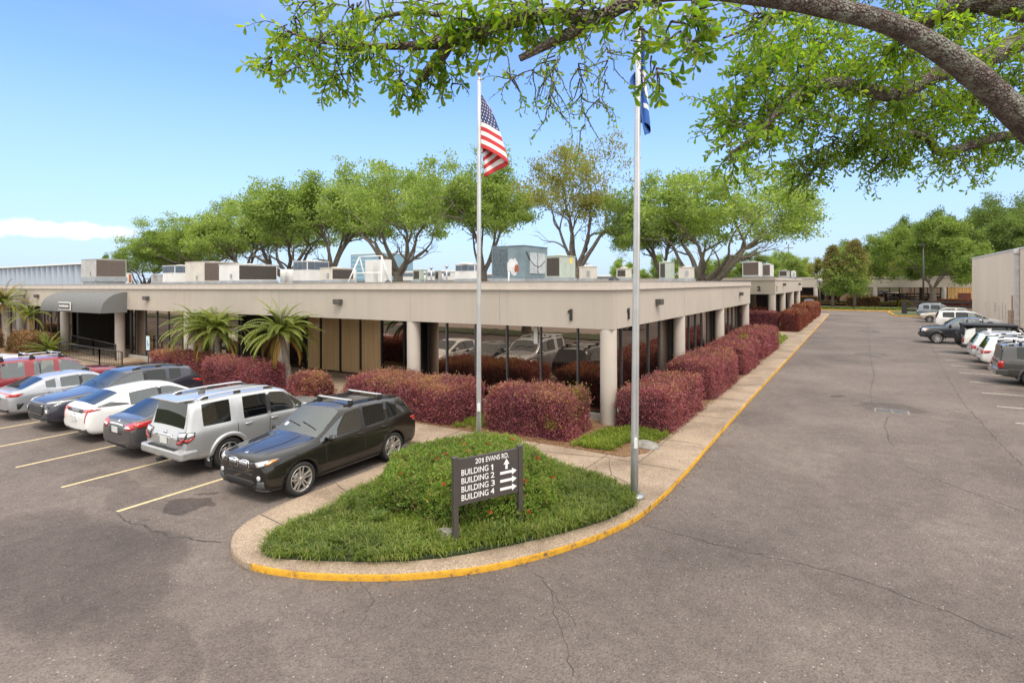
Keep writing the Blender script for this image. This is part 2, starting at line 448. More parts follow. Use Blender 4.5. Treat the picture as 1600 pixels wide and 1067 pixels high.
SUN_EL, SUN_AZ = rad(58), rad(128)      # azimuth clockwise from +Y
def world():
    w = bpy.data.worlds.new('World'); SC.world = w; w.use_nodes = True
    nt = w.node_tree; bg = nt.nodes['Background']
    sky = nt.nodes.new('ShaderNodeTexSky'); sky.sky_type = 'NISHITA'; sky.sun_disc = False
    sky.sun_elevation = SUN_EL; sky.sun_rotation = SUN_AZ
    sky.air_density = 1.0; sky.dust_density = 0.3; sky.ozone_density = 2.5; sky.altitude = 0
    tc = nt.nodes.new('ShaderNodeTexCoord')
    # thin veils of cloud and one small cumulus low in the west, all by direction
    mp = nt.nodes.new('ShaderNodeMapping'); mp.inputs['Scale'].default_value = (1.0, 1.0, 5.0)
    nt.links.new(tc.outputs['Generated'], mp.inputs['Vector'])
    f = noise_n(nt, mp.outputs[0], 1.7, 7, .55)
    veil = ramp(nt, f, [(.42, (0, 0, 0)), (.80, (.42, .42, .42))]).outputs[0]
    sep = nt.nodes.new('ShaderNodeSeparateXYZ'); nt.links.new(tc.outputs['Generated'], sep.inputs[0])
    zz = N(nt, 'ShaderNodeMapRange'); nt.links.new(sep.outputs['Z'], zz.inputs[0])
    zz.inputs[1].default_value = 0.0; zz.inputs[2].default_value = .34; zz.inputs[3].default_value = .88; zz.inputs[4].default_value = 0
    cl = nt.nodes.new('ShaderNodeVectorMath'); cl.operation = 'SUBTRACT'; nt.links.new(tc.outputs['Generated'], cl.inputs[0])
    d = (at(70, 357, 100) - co.matrix_world.translation).normalized(); cl.inputs[1].default_value = d
    m2 = nt.nodes.new('ShaderNodeVectorMath'); m2.operation = 'MULTIPLY'; nt.links.new(cl.outputs[0], m2.inputs[0]); m2.inputs[1].default_value = (7.5, 7.5, 66)
    ln = nt.nodes.new('ShaderNodeVectorMath'); ln.operation = 'LENGTH'; nt.links.new(m2.outputs[0], ln.inputs[0])
    n2 = noise_n(nt, tc.outputs['Generated'], 22, 6, .6)
    e = math_n(nt, 'ADD', ln.outputs['Value'], math_n(nt, 'MULTIPLY', n2, -1.9))
    cum = N(nt, 'ShaderNodeMapRange', interpolation_type='SMOOTHSTEP'); nt.links.new(e, cum.inputs[0])
    cum.inputs[1].default_value = -.05; cum.inputs[2].default_value = -.42; cum.inputs[3].default_value = 0; cum.inputs[4].default_value = .95
    a = math_n(nt, 'MAXIMUM', N_sep(nt, veil), zz.outputs[0])
    tint = mixc(nt, 1.0, sky.outputs[0], SKYTINT, 'MULTIPLY')
    c = mixc(nt, a, tint, CLOUD)
    c = mixc(nt, cum.outputs[0], c, CUM)
    # broken overcast overhead and to the south, above the clear band of sky in the north west
    up = N(nt, 'ShaderNodeMapRange', interpolation_type='SMOOTHSTEP'); nt.links.new(sep.outputs['Z'], up.inputs[0]); up.inputs[1].default_value = .38; up.inputs[2].default_value = .66
    so_ = N(nt, 'ShaderNodeMapRange', interpolation_type='SMOOTHSTEP'); nt.links.new(sep.outputs['Y'], so_.inputs[0]); so_.inputs[1].default_value = .05; so_.inputs[2].default_value = -.45
    ea = N(nt, 'ShaderNodeMapRange', interpolation_type='SMOOTHSTEP'); nt.links.new(sep.outputs['X'], ea.inputs[0]); ea.inputs[1].default_value = .25; ea.inputs[2].default_value = .6
    ov = math_n(nt, 'MAXIMUM', math_n(nt, 'MAXIMUM', up.outputs[0], so_.outputs[0]), ea.outputs[0])
    n3 = noise_n(nt, tc.outputs['Generated'], 3.2, 6, .6)
    ov = math_n(nt, 'MULTIPLY', ov, ramp(nt, n3, [(.25, (.78, .78, .78)), (.6, (1, 1, 1))]).outputs[0])
    c = mixc(nt, ov, c, OVER)
    nt.links.new(c, bg.inputs['Color']); bg.inputs['Strength'].default_value = SKYSTR
SKYSTR = 0.15
SKYTINT = (.56, .66, .87)
CLOUD = (1.48, 1.88, 2.48)
OVER = (5.4, 5.3, 5.1)
CUM = (2.9, 3.0, 3.1)
world()
sl = bpy.data.lights.new('sun', 'SUN'); sl.energy = 1.25; sl.angle = rad(24); sl.color = (1, .92, .80)
so = bpy.data.objects.new('sun', sl); COL.objects.link(so)
sd = Vector((math.sin(SUN_AZ) * math.cos(SUN_EL), math.cos(SUN_AZ) * math.cos(SUN_EL), math.sin(SUN_EL)))
so.rotation_euler = sd.to_track_quat('Z', 'Y').to_euler()
SC.view_settings.view_transform = 'Standard'; SC.view_settings.look = 'None'
SC.view_settings.exposure = 1.27; SC.view_settings.gamma = 1
SC.cycles.use_denoising = True
SC.cycles.max_bounces = 8; SC.cycles.transparent_max_bounces = 12
SC.render.use_persistent_data = False
# ------------------------------------------------------------------ pixel-to-world sighting helpers (surveying only)
_ey = Vector((0, 0, CAMH))
def _ray(px, py): return (at(px, py, 1.0) - _ey)
def gp(px, py, z=0.0):
    r = _ray(px, py); return _ey + r * ((z - CAMH) / r.z)
def atY(px, py, Y):
    r = _ray(px, py); return _ey + r * (Y / r.y)
def atX(px, py, X):
    r = _ray(px, py); return _ey + r * (X / r.x)

# ------------------------------------------------------------------ ground
def sheet(name, poly, z, mat, kind='structure', label=None, cat=None, thick=0):
    mb = MB()
    if thick: mb.prism([(p[0], p[1]) for p in poly], z - thick, z)
    else: mb.add([(p[0], p[1], z) for p in poly], [tuple(range(len(poly)))])
    o = mb.build(name, mat, fix=True)
    if kind: tag(o, label, cat, None, kind)
    return o
sheet('ground', [(-2500, -2500), (2500, -2500), (2500, 2500), (-2500, 2500)], -0.03, M['grassland'])
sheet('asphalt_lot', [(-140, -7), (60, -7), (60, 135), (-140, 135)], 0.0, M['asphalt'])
sheet('street', [(-300, -24), (300, -24), (300, -12), (-300, -12)], -0.02, M['street'])

KY = [(-3.55, 92), (-3.55, 60), (-3.56, 40), (-3.58, 26), (-3.55, 17), (-3.52, 14.2), (-3.52, 12.4), (-3.57, 11.16), (-3.68, 10.25), (-4.0, 9.22), (-4.48, 8.22), (-5.05, 7.36), (-5.62, 6.79), (-6.24, 6.31), (-7.11, 5.82), (-7.83, 5.55), (-8.32, 5.45)]
KN = [(-8.32, 5.45), (-8.7, 5.47), (-9.1, 5.60), (-9.5, 5.87), (-9.82, 6.3), (-10.0, 7.0), (-10.05, 8.0), (-10.05, 9.5), (-10.05, 11.6), (-10.1, 12.0), (-10.5, 12.1), (-20, 12.1), (-40, 12.1), (-75, 12.1)]
ky = catmull([(x, y, 0) for x, y in KY], 6)
kn = catmull([(x, y, 0) for x, y in KN], 6)
def kerb(name, P, mat, label, wob=.012, prof=((0.0, -.02), (0.0, .082), (.010, .104), (.028, .119), (.07, .1225))):
    mb = MB(); vs = []; fs = []
    offs = [offset_poly(P, -d) for d, z in prof]
    n = len(P)
    for j, (d, z) in enumerate(prof):
        for i in range(n):
            q = offs[j][i]; w = noise.noise(Vector((q.x * 2.1, q.y * 2.1, j))) * wob
            vs.append((q.x + w, q.y + w * .6, z + (w * .5 if z > 0 else 0)))
    for j in range(len(prof) - 1):
        for i in range(n - 1):
            fs.append((j * n + i, j * n + i + 1, (j + 1) * n + i + 1, (j + 1) * n + i))
    mb.add(vs, fs, 0, True)
    o = mb.build(name, mat, fix=False)
    tag(o, label, 'kerb', None, 'structure')
    return o
def resample(P, step):
    out = [P[0].copy()]
    for a, b in zip(P[:-1], P[1:]):
        L = (b - a).length; k = max(1, int(L / step))
        for i in range(1, k + 1): out.append(a.lerp(b, i / k))
    return out
kerb('yellow_kerb', resample(ky, .25), M['yellow'], 'weathered yellow painted kerb round the island and along the drive', prof=((0.0, -.02), (0.0, .070), (.006, .092), (.014, .104)))
kerb('kerb_edge', resample(ky, .25), M['pave'], 'bare concrete edge above the yellow kerb paint', prof=((.014, .1035), (.030, .1185), (.07, .1225)))
kerb('plain_kerb', resample(kn, .25), M['pave'], 'unpainted kerb round the parking side of the island')
inner = offset_poly(ky, -.062) + offset_poly(kn, -.062)[1:]
sheet('pavement', [(p.x, p.y) for p in inner] + [(-75, 20.6), (-7.6, 20.6), (-7.6, 92)], 0.12, M['pave'])
# pavement joints
mb = MB()
def strip(mb, pts, w, z, mi=0, wob=0.0):
    P = [Vector((p[0], p[1], 0)) for p in pts]
    L = offset_poly(P, w / 2); R = offset_poly(P, -w / 2); n = len(P)
    vs = []
    for i in range(n):
        k = 1 + (random.uniform(-wob, wob) if wob else 0)
        m_ = (L[i] + R[i]) / 2; h_ = (L[i] - R[i]) / 2 * k
        vs += [(m_.x + h_.x, m_.y + h_.y, z), (m_.x - h_.x, m_.y - h_.y, z)]
    mb.add(vs, [(2 * i, 2 * i + 1, 2 * i + 3, 2 * i + 2) for i in range(n - 1)], mi)
for y in [13.45, 15.9, 19.3, 22.7, 26.1, 29.5, 33, 36.5, 40, 43.5, 47, 50.5, 54, 58, 62, 66, 70, 75, 80]:
    strip(mb, [(-3.7, y), (-5.1 if y > 14 else -5.6, y + .02)], .022, .1245)
strip(mb, [(-4.66, 13.45), (-4.66, 60)], .02, .125)
for x in [-5.6, -7.6, -10.3, -13, -16, -19, -22, -25, -28, -31, -34]:
    strip(mb, [(x, 12.2 if x < -10.1 else 12.3), (x + .02, 13.75)], .022, .1245)
strip(mb, [(-10.3, 12.35), (-5.6, 13.45)], .02, .1255)
strip(mb, [(-9.95, 8.6), (-9.2, 8.3)], .02, .1245); strip(mb, [(-9.9, 6.7), (-9.0, 6.6)], .02, .1245)
strip(mb, [(-3.8, 11.0), (-4.3, 11.3), (-4.4, 12.0), (-4.9, 12.3)], .025, .1245, wob=.5)
strip(mb, [(-4.9, 12.3), (-5.2, 12.9), (-5.4, 13.4)], .02, .1247, wob=.5)
tag(mb.build('pavement_joint', M['joint']), kind='structure')
# parking lines: left stalls, right stalls
mb = MB()
for x in (-12.79, -15.41, -18.1, -20.85, -23.5, -26.1, -28.8):
    strip(mb, [(x, 5.45), (x, 7), (x - .01, 9), (x, 12)], .10, .004)
tag(mb.build('parking_line', M['line']), kind='structure')
mb = MB()
for y in (24.0, 26.85, 29.85, 32.82, 35.83, 38.75, 41.42, 44.5, 47.3, 50.2, 53.1, 56, 59, 62, 65, 68, 71, 74):
    strip(mb, [(4.3, y), (7, y), (9.8, y)], .10, .004)
tag(mb.build('parking_line', M['line_pale']), kind='structure')
# cracks in the asphalt
def crack(px, w, seed):
    rr = random.Random(seed); P = [gp(*p) for p in px]; Q = []
    for a, b in zip(P[:-1], P[1:]):
        k = max(2, int((b - a).length / .12))
        for i in range(k):
            q = a.lerp(b, i / k); s = .035
            Q.append((q.x + rr.uniform(-s, s), q.y + rr.uniform(-s, s)))
    return Q
mb = MB()
cr = [([(183, 799), (194, 813), (207, 818), (223, 821), (237, 829), (252, 832), (262, 841), (278, 838), (297, 840), (307, 845), (330, 847), (360, 846)], .035),
      ([(207, 818), (225, 812), (240, 812)], .03), ([(1000, 818), (1050, 832), (1100, 845), (1200, 870), (1290, 890), (1370, 915), (1480, 955), (1560, 990), (1600, 1000)], .012),
      ([(800, 872), (850, 905), (862, 930), (870, 975), (885, 1010), (897, 1067)], .009), ([(850, 905), (880, 950), (905, 985)], .01),
      ([(1368, 640), (1362, 628), (1360, 612), (1366, 585), (1360, 560), (1358, 530), (1356, 505)], .02), ([(1388, 650), (1382, 665), (1390, 690), (1400, 700)], .02),
      ([(1405, 720), (1430, 735), (1480, 755), (1600, 800)], .012), ([(560, 900), (585, 940), (560, 985)], .008), ([(1100, 560), (1120, 575)], .01),
      ([(1436, 500), (1450, 530), (1475, 580), (1505, 630), (1560, 690), (1600, 730)], .016)]
for i, (p, w) in enumerate(cr): strip(mb, crack(p, w, i), w, .0035, wob=.7)
tag(mb.build('asphalt_crack', M['crack']), kind='structure')

# planting beds
mb = MB()
def bed(mb, poly, z): mb.prism(poly, .05, z)
bed(mb, [(-17.2, 13.75), (-5.1, 13.75), (-4.75, 14.4), (-4.75, 15.9), (-6.9, 16.6), (-6.9, 16.9), (-17.2, 16.9)], .135)
bed(mb, [(-7.05, 16.95), (-6.9, 16.62), (-4.74, 15.92), (-4.68, 43.5), (-7.05, 43.5)], .136)
bed(mb, [(-36, 13.3), (-18.6, 13.3), (-18.0, 14.6), (-18.8, 16.4), (-36, 16.6)], .135)
bed(mb, [(-75, 13.3), (-44.5, 13.3), (-44.5, 17), (-75, 17)], .135)
bed(mb, [(-12, 56.3), (-4.7, 56.3), (-4.7, 90), (-6.9, 90), (-6.9, 60), (-12, 60)], .135)
tag(mb.build('planting_bed', M['mulch']), kind='structure')
# lawn strip past the lot with its kerb, street side
sheet('grass_verge', [(-140, -12), (60, -12), (60, -7.2), (-140, -7.2)], 0.08, M['grassland'], thick=.1)

# storm drain in the drive
t = empty('storm_drain', (0.98, 23.95, 0), 0, 'rusty metal storm drain grate set in the asphalt drive', 'drain')
mb = MB(); mb.box(-.52, .52, -.36, .36, -.02, .006); mb.build('frame', pm('drain_concrete', (.22, .18, .14), .9, var=.3, scale=6), t)
mb = MB()
for sx in (-.24, .24):
    for k in range(9): mb.box(sx - .21, sx + .21, -.29 + k * .066, -.29 + k * .066 + .035, .004, .018)
    mb.box(sx - .225, sx - .205, -.3, .3, .004, .02); mb.box(sx + .205, sx + .225, -.3, .3, .004, .02)
mb.build('grate', pm('drain_iron', (.17, .165, .165), .6, metal=.5, var=.3), t)
for i, (x, y) in enumerate(((0.85, 42), (0.75, 62))):
    mb = MB(); mb.lathe([(0, .012), (.33, .012), (.36, .004), (.36, -.01)], 24)
    tag(mb.build('manhole_cover', pm('cast_iron', (.13, .12, .115), .7, metal=.3, var=.3, scale=8), loc=(x, y, 0)), ['round iron manhole cover midway up the drive', 'round iron manhole cover near the far end of the drive'][i], 'manhole cover', 'manhole covers in the drive')

# ------------------------------------------------------------------ buildings
LET = {}
def text_mesh(body, size, mat, name, parent, Mx, extrude=.01, align='CENTER', bold=0.0, sx=1.0, width=None):
    cu = bpy.data.curves.new('t', 'FONT'); cu.body = body; cu.size = size; cu.extrude = extrude; cu.align_x = align; cu.align_y = 'CENTER'; cu.offset = bold
    ob = bpy.data.objects.new('t', cu); COL.objects.link(ob)
    bpy.context.view_layer.update()
    me = bpy.data.meshes.new_from_object(ob.evaluated_get(bpy.context.evaluated_depsgraph_get()))
    bpy.data.objects.remove(ob); bpy.data.curves.remove(cu)
    if width:
        xs = [v.co.x for v in me.vertices]; sx = width / (max(xs) - min(xs))
    me.transform(Mx @ Matrix.Diagonal((sx, 1, 1, 1))); me.materials.clear(); me.materials.append(mat); me.name = name
    o = bpy.data.objects.new(name, me); COL.objects.link(o)
    if parent is not None: o.parent = parent
    return o
RX = Matrix.Rotation(rad(90), 4, 'X')                       # text upright, facing -Y
def southtext(x, y, z): return Matrix.Translation((x, y, z)) @ RX
def easttext(x, y, z): return Matrix.Translation((x, y, z)) @ Matrix.Rotation(rad(90), 4, 'Z') @ RX

def window(parent, axis, plane, a0, a1, mull, z0=.30, z1=3.12, fw=.055, dep=.05, gm='glass_b', fm='bronze', trans=None, panes=None):
    """glazed bay in a south (axis 'x') or east (axis 'y') wall: glass with its frame as a sub-part"""
    g = MB(); f = MB()
    def bx(mb, p0, p1, d0, d1, za, zb, mi=0):
        if axis == 'x': mb.box(p0, p1, plane + d0, plane + d1, za, zb, mi)
        else: mb.box(plane - d1, plane - d0, p0, p1, za, zb, mi)
    ed = [a0] + list(mull) + [a1]
    rr = random.Random(int(abs(a0) * 100))
    for i, (p, q) in enumerate(zip(ed[:-1], ed[1:])):
        k = panes[i] if panes else 0
        t = rr.uniform(0, .012)
        bx(g, p + fw / 2 + .001, q - fw / 2 - .001, 0 + t, .02 + t, z0 + .04, z1 - .04, k)
    for i, p in enumerate(ed):
        bx(f, p - fw / 2, p + fw / 2, -dep, .05, z0, z1, 1 if 0 < i < len(ed) - 1 else 0)
    for p, q in zip(ed[:-1], ed[1:]):
        bx(f, p + fw / 2, q - fw / 2, -dep * .7, .045, z0, z0 + .055); bx(f, p + fw / 2, q - fw / 2, -dep * .7, .045, z1 - .055, z1)
    w = g.build('window', [M[gm], M['curtain']], parent)
    f.build('window_frame', [M['bronze'], M[fm]], w)
    return w

def column(parent, x, y, h, r=.265, flare=True):
    mb = MB(); mb.lathe([(r * .96, 0), (r, .04), (r, h)], 32)
    o = mb.build('column', M['column'], parent, loc=(x, y, .08)); return o

def wall_lamp(parent, x, y, z, east=False):
    mb = MB(); mb.box(-.19, .19, -.22, 0, -.10, .11, 0, .012)
    o = mb.build('wall_lamp', M['lampbox'], parent, loc=(x, y, z))
    l = MB(); l.box(-.15, .15, -.19, -.03, -.112, -.102); l.build('lens', pm('lamp_lens', (.35, .34, .3), .3), o)
    if east: o.rotation_euler = (0, 0, rad(90))
    return o

def band(parent, name, x0, x1, y0, y1, z0, z1, mat, t=.3, out=0.0):
    """ring of wall round a rectangle: outer faces x0..x1, y0..y1 moved out by `out`"""
    mb = MB(); a, b, c, d = x0 - out, x1 + out, y0 - out, y1 + out
    ring = [(a, c), (b, c), (b, d), (a, d)]; rin = [(a + t, c + t), (b - t, c + t), (b - t, d - t), (a + t, d - t)]
    vs = []
    for z in (z0, z1): vs += [(x, y, z) for x, y in ring] + [(x, y, z) for x, y in rin]
    fs = []
    for i in range(4):
        j = (i + 1) % 4
        fs += [(i, j, 8 + j, 8 + i), (4 + j, 4 + i, 12 + i, 12 + j), (i, 4 + i, 4 + j, j), (8 + i, 8 + j, 12 + j, 12 + i)]
    mb.add(vs, fs)
    return mb.build(name, mat, parent)

def flat_building(name, label, x0, x1, y0, y1, zb, zt, roofz):
    t = empty(name, (0, 0, 0), 0, label, 'building')
    band(t, 'fascia', x0, x1, y0, y1, zb, zt - .28, M['stucco'], .42)
    tr = band(t, 'roof_trim', x0, x1, y0, y1, zt - .28, zt - .03, M['trim'], .40, .045)
    band(tr, 'trim_lip', x0, x1, y0, y1, zt - .30, zt - .245, M['trim'], .1, .072)
    band(tr, 'trim_cap', x0, x1, y0, y1, zt - .03, zt, M['roofcap'], .42, .06)
    mb = MB(); mb.box(x0 + .42, x1 - .42, y0 + .42, y1 - .42, roofz - .1, roofz); mb.build('roof', M['roofgrey'], t)
    mb = MB(); mb.box(x0 + .43, x1 - .43, y0 + .43, y1 - .43, zb + .02, zb + .08); mb.build('soffit', M['stucco'], t)
    return t

# --- building 1
X0, X1, Y0, Y1 = -76, -6.5, 16.5, 42.4
b1 = flat_building('office_building', 'long single storey beige office building numbered 1 behind the burgundy hedges', X0, X1, Y0, Y1, 3.13, 4.66, 4.42)
scol = [-6.76, -14.9, -22.95, -31.0, -38.8, -46.6, -54.4, -62.2, -70]
for x in scol: column(b1, x, Y0 + .25, 3.04)
for y in (24.95, 33.4, 41.9): column(b1, -6.76, y, 3.04)
G = 17.3
window(b1, 'x', G, -14.6, -7.05, [-13.68, -12.3, -10.9, -9.5, -8.08], fm='mullion')
# entrance recess with curtained glazing
window(b1, 'x', 19.6, -24.9, -15.3, [-23.78, -22.32, -20.87, -19.44, -18.0], z0=.14, fw=.10, panes=[1, 1, 1, 1, 0, 0])
mb = MB(); mb.box(-26.6, -24.96, 19.6, 19.66, .14, 3.12); d = mb.build('door', M['glass_b'], b1)
mb = MB()
for xx in (-26.6, -25.05): mb.box(xx, xx + .08, 19.52, 19.6, .14, 3.12)
mb.box(-26.52, -25.05, 19.53, 19.6, 2.3, 2.4); mb.build('door_frame', M['bronze'], d)
mb = MB(); mb.box(-27.1, -26.61, 19.5, 19.7, .1, 3.13); mb.box(-27.3, -27.1, 17.3, 19.7, .1, 3.13)
mb.build('recess_wall', M['darkmetal'], b1)
mb = MB(); mb.box(-15.25, -15.0, 17.3, 19.7, .1, 3.13); mb.build('recess_wall', M['darkmetal'], b1)
window(b1, 'x', G, -30.7, -27.3, [-29.6, -28.4], fm='mullion')
window(b1, 'x', G, -38.5, -31.3, [-37.9, -36.81, -35.46, -34.17, -32.7], fm='mullion')
window(b1, 'x', 19.4, -46.3, -39.0, [-45.4, -43.4, -41.6, -40.4], fw=.1, z0=.14, panes=[0, 0, 0, 0, 1])
for xx in (-39.0, -46.6):
    mb = MB(); mb.box(xx, xx + .3, G + .1, 19.5, .1, 3.13); mb.build('recess_wall', M['darkmetal'], b1)
for a, b in ((-54.1, -46.9), (-61.9, -54.7), (-69.7, -62.5)):
    window(b1, 'x', G, a, b, [a + 1.2, a + 2.4, a + 3.6, a + 4.8, a + 6.0], fm='mullion')
# east windows
for a, b in ((17.2, 24.65), (25.25, 33.1), (33.7, 41.6)):
    k = 6 if b - a > 7.5 else 5; st = (b - a) / k
    window(b1, 'y', -7.08, a, b, [a + st * i for i in range(1, k)], fm='mullion', fw=.06)
mb = MB()
for a, b in ((-15, -7.05), (-38.6, -27.3), (-76, -46.7)): mb.box(a, b, G - .17, G + .12, .0, .299)
mb.box(-7.2, -6.9, G - .2, 41.8, 0, .298)
mb.build('sill', M['concrete'], b1)
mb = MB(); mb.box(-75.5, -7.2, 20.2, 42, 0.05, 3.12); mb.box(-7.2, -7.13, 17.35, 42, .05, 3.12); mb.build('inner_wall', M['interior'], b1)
# white notice hung inside the corner window
mb = MB(); mb.box(-9.77, -9.62, 17.27, 17.285, 2.45, 3.05); mb.build('notice', M['white'], b1)
def one(h, th, mat, name, parent, Mx):
    mb = MB(); mb.prism([(x * h, (y - .5) * h) for x, y in ((0, 0), (.24, 0), (.24, 1), (.06, 1), (-.17, .82), (-.17, .64), (0, .74))], 0, th, M=Mx); return mb.build(name, mat, parent)
one(.37, .05, M['darkmetal'], 'number_sign', b1, southtext(-7.98, Y0 - .002, 3.56))
one(.37, .05, M['darkmetal'], 'number_sign', b1, easttext(X1 + .002, 17.78, 3.57))
for x, z in ((-18.83, 3.84), (-34.88, 3.84), (-50.4, 3.84)): wall_lamp(b1, x, Y0, z)
for y in (20.95, 38.3): wall_lamp(b1, X1, y, 3.86, True)
# control joints on the fascia, thin strips in a darker beige
mb = MB()
for x in (-10.7, -14.85, -22.9, -31, -38.8, -46.6): mb.box(x - .006, x + .006, Y0 - .0025, Y0 + .01, 3.135, 4.35)
for y in (24.9, 33.3): mb.box(X1 - .01, X1 + .0025, y - .006, y + .006, 3.135, 4.35)
mb.build('control_joint', pm('joint_dark', (.24, .205, .175), .9), b1)
# barrel awning over the entrance
AW = pm('awning_canvas', (.135, .135, .132), .85, var=.08, scale=6, bmp=.1)
mb = MB(); n = 14; xl, xr = -45.9, -37.3; vs = []; A0, A1, rz, ry = 3.12, 4.18, 1.06, 1.35
for i in range(n + 1):
    a = PI / 2 * i / n
    for x in (xl, xr): vs.append((x, Y0 - .01 - ry * math.cos(a), A0 + rz * math.sin(a)))
mb.add(vs, [(2 * i, 2 * i + 1, 2 * i + 3, 2 * i + 2) for i in range(n)], 0, True)
for e, x in ((0, xl), (1, xr)):
    b = [(x, Y0 - .01 - ry * math.cos(PI / 2 * i / n), A0 + rz * math.sin(PI / 2 * i / n)) for i in range(n + 1)] + [(x, Y0 - .01, A0)]
    mb.add(b, [tuple(range(len(b)))])
mb.box(xl, xr, Y0 - .01 - ry, Y0 - .01 - ry + .02, A0 - .16, A0)
mb.box(xl, xl + .02, Y0 - ry, Y0 - .01, A0 - .16, A0 - .002); mb.box(xr - .02, xr, Y0 - ry, Y0 - .01, A0 - .16, A0 - .002)
aw = mb.build('awning', AW, b1)
mb = MB(); mb.box(-42.9, -41.2, 15.06, 15.10, 3.06, 3.56); s_ = mb.build('awning_sign', M['white'], aw)
mb = MB(); mb.box(-42.84, -41.26, 15.045, 15.06, 3.12, 3.50); s2 = mb.build('sign_panel', M['signbrown'], aw)
text_mesh('201 EVANS ROAD', .185, M['signwhite'], 'sign_lettering', s2, southtext(-42.05, 15.04, 3.31), .004, bold=.004, sx=.92)

# --- building 2
b2 = flat_building('office_building', 'second beige office building numbered 2, beyond the gap with the oaks', -76, -7, 60.5, 91.3, 3.42, 5.12, 4.9)
for y in (60.85, 69.5, 79, 88): column(b2, -7.3, y, 3.36, .33)
for x in (-16, -24): column(b2, x, 60.85, 3.36, .33)
for a, b in ((61.4, 69.1), (69.9, 78.6), (79.4, 87.6)):
    st = (b - a) / 5; window(b2, 'y', -7.75, a, b, [a + st * i for i in range(1, 5)], z1=3.41, fm='mullion', fw=.09)
for a, b in ((-15.6, -7.8), (-23.6, -16.4)):
    st = (b - a) / 5; window(b2, 'x', 61.5, a, b, [a + st * i for i in range(1, 5)], z1=3.41, fm='bronze', fw=.09)
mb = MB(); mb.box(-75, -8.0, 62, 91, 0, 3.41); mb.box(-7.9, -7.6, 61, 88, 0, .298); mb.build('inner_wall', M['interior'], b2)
text_mesh('2', .62, M['darkmetal'], 'number_sign', b2, southtext(-8.45, 60.498, 3.95), .025, bold=.03)
text_mesh('2', .62, M['darkmetal'], 'number_sign', b2, easttext(-6.998, 61.9, 3.95), .025, bold=.03)
for y in (67.5, 86): wall_lamp(b2, -7, y, 4.35, True).scale = (1.3, 1.3, 1.3)

# --- building at the far end of the drive
b3 = flat_building('office_building', 'low beige office building with dark glass closing the far end of the drive', -60, 34, 125, 150, 3.6, 5.6, 5.4)
for x in (-7.2, 2.6, 12.9, 23): column(b3, x, 125.3, 3.55, .4)
for a, b in ((-17, -7.6), (-6.8, 2.2), (3.0, 12.5)):
    st = (b - a) / 5; window(b3, 'x', 126, a, b, [a + st * i for i in range(1, 5)], z1=3.59, fm='bronze', fw=.12)
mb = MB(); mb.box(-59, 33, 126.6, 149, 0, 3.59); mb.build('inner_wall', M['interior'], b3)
WOOD = pm('cedar_board', (.50, .30, .11), .7, var=.25, scale=3)
mb = MB()
for k in range(16): mb.box(13.4 + k * .52, 13.4 + k * .52 + .49, 125.02 + (.03 if k % 2 else 0), 125.3, 0, 3.59)
w_ = mb.build('timber_cladding', WOOD, b3)
mb = MB(); mb.box(14.9, 16.6, 124.9, 125.015, .05, 2.6); mb.build('door', pm('maroon_door', (.12, .03, .02), .6), b3)

# --- white painted brick building on the right
def whitebrick():
    m, nt, b, _ = _mat('white_brick')
    v = pos(nt)
    sx = nt.nodes.new('ShaderNodeSeparateXYZ'); nt.links.new(v, sx.inputs[0])
    cb = nt.nodes.new('ShaderNodeCombineXYZ'); nt.links.new(sx.outputs['Y'], cb.inputs[0]); nt.links.new(sx.outputs['Z'], cb.inputs[1])
    br = N(nt, 'ShaderNodeTexBrick'); nt.links.new(cb.outputs[0], br.inputs['Vector'])
    br.inputs['Scale'].default_value = 1; br.inputs['Brick Width'].default_value = .8; br.inputs['Row Height'].default_value = .24; br.inputs['Mortar Size'].default_value = .012
    br.inputs['Color1'].default_value = (.74, .62, .475, 1); br.inputs['Color2'].default_value = (.71, .595, .455, 1); br.inputs['Mortar'].default_value = (.61, .51, .395, 1)
    st = N(nt, 'ShaderNodeMapping'); st.inputs['Scale'].default_value = (1, 1, .3); nt.links.new(v, st.inputs['Vector'])
    f = noise_n(nt, st.outputs[0], .25, 4, .5)
    col = mixc(nt, 1.0, br.outputs[0], ramp(nt, f, [(.3, (.93, .91, .88)), (.65, (1.04, 1.04, 1.03))]).outputs[0], 'MULTIPLY')
    nt.links.new(col, b.inputs['Base Color']); b.inputs['Roughness'].default_value = .85
    bump(nt, b, br.outputs['Fac'], -.3, .01)
    return m
M['wbrick'] = whitebrick()
wb = empty('brick_building', (0, 0, 0), 0, 'tall pale painted block building along the right side of the lot', 'building')
mb = MB(); mb.box(12, 40, 22, 89.4, 0, 7.42); mb.build('wall', M['wbrick'], wb)
mb = MB(); mb.box(11.93, 40, 21.95, 89.47, 7.42, 7.52); mb.build('roof_edge', M['white'], wb)
mb = MB()
mb.box(11.68, 11.98, 65.2, 65.62, 0.1, 7.1, 0, .03); mb.box(11.6, 11.98, 65.05, 65.8, 7.02, 7.41, 0, .02)
for z in (1.2, 3.4, 5.6): mb.box(11.66, 11.99, 65.14, 65.68, z, z + .08)
mb.build('downspout', pm('downspout_paint', (.55, .53, .52), .5, var=.1), wb)
mb = MB(); mb.box(11.74, 11.99, 67.2, 68.4, .3, 1.95); mb.box(11.9, 11.99, 67.75, 67.85, 1.95, 3.3); mb.build('utility_box', pm('box_tan', (.38, .27, .17), .7), wb)
SCUFF = pm('old_stain', (.44, .39, .31), .9, var=.4, scale=5)
mb = MB(); rr = random.Random(5)
for y in (70.5, 72, 73.6, 75.2, 76.0, 80.5):
    z = rr.uniform(2.2, 2.5); mb.box(11.994, 12.01, y, y + rr.uniform(.2, .4), z - rr.uniform(.8, 1.6), z)
mb.build('wall_stain', SCUFF, wb)

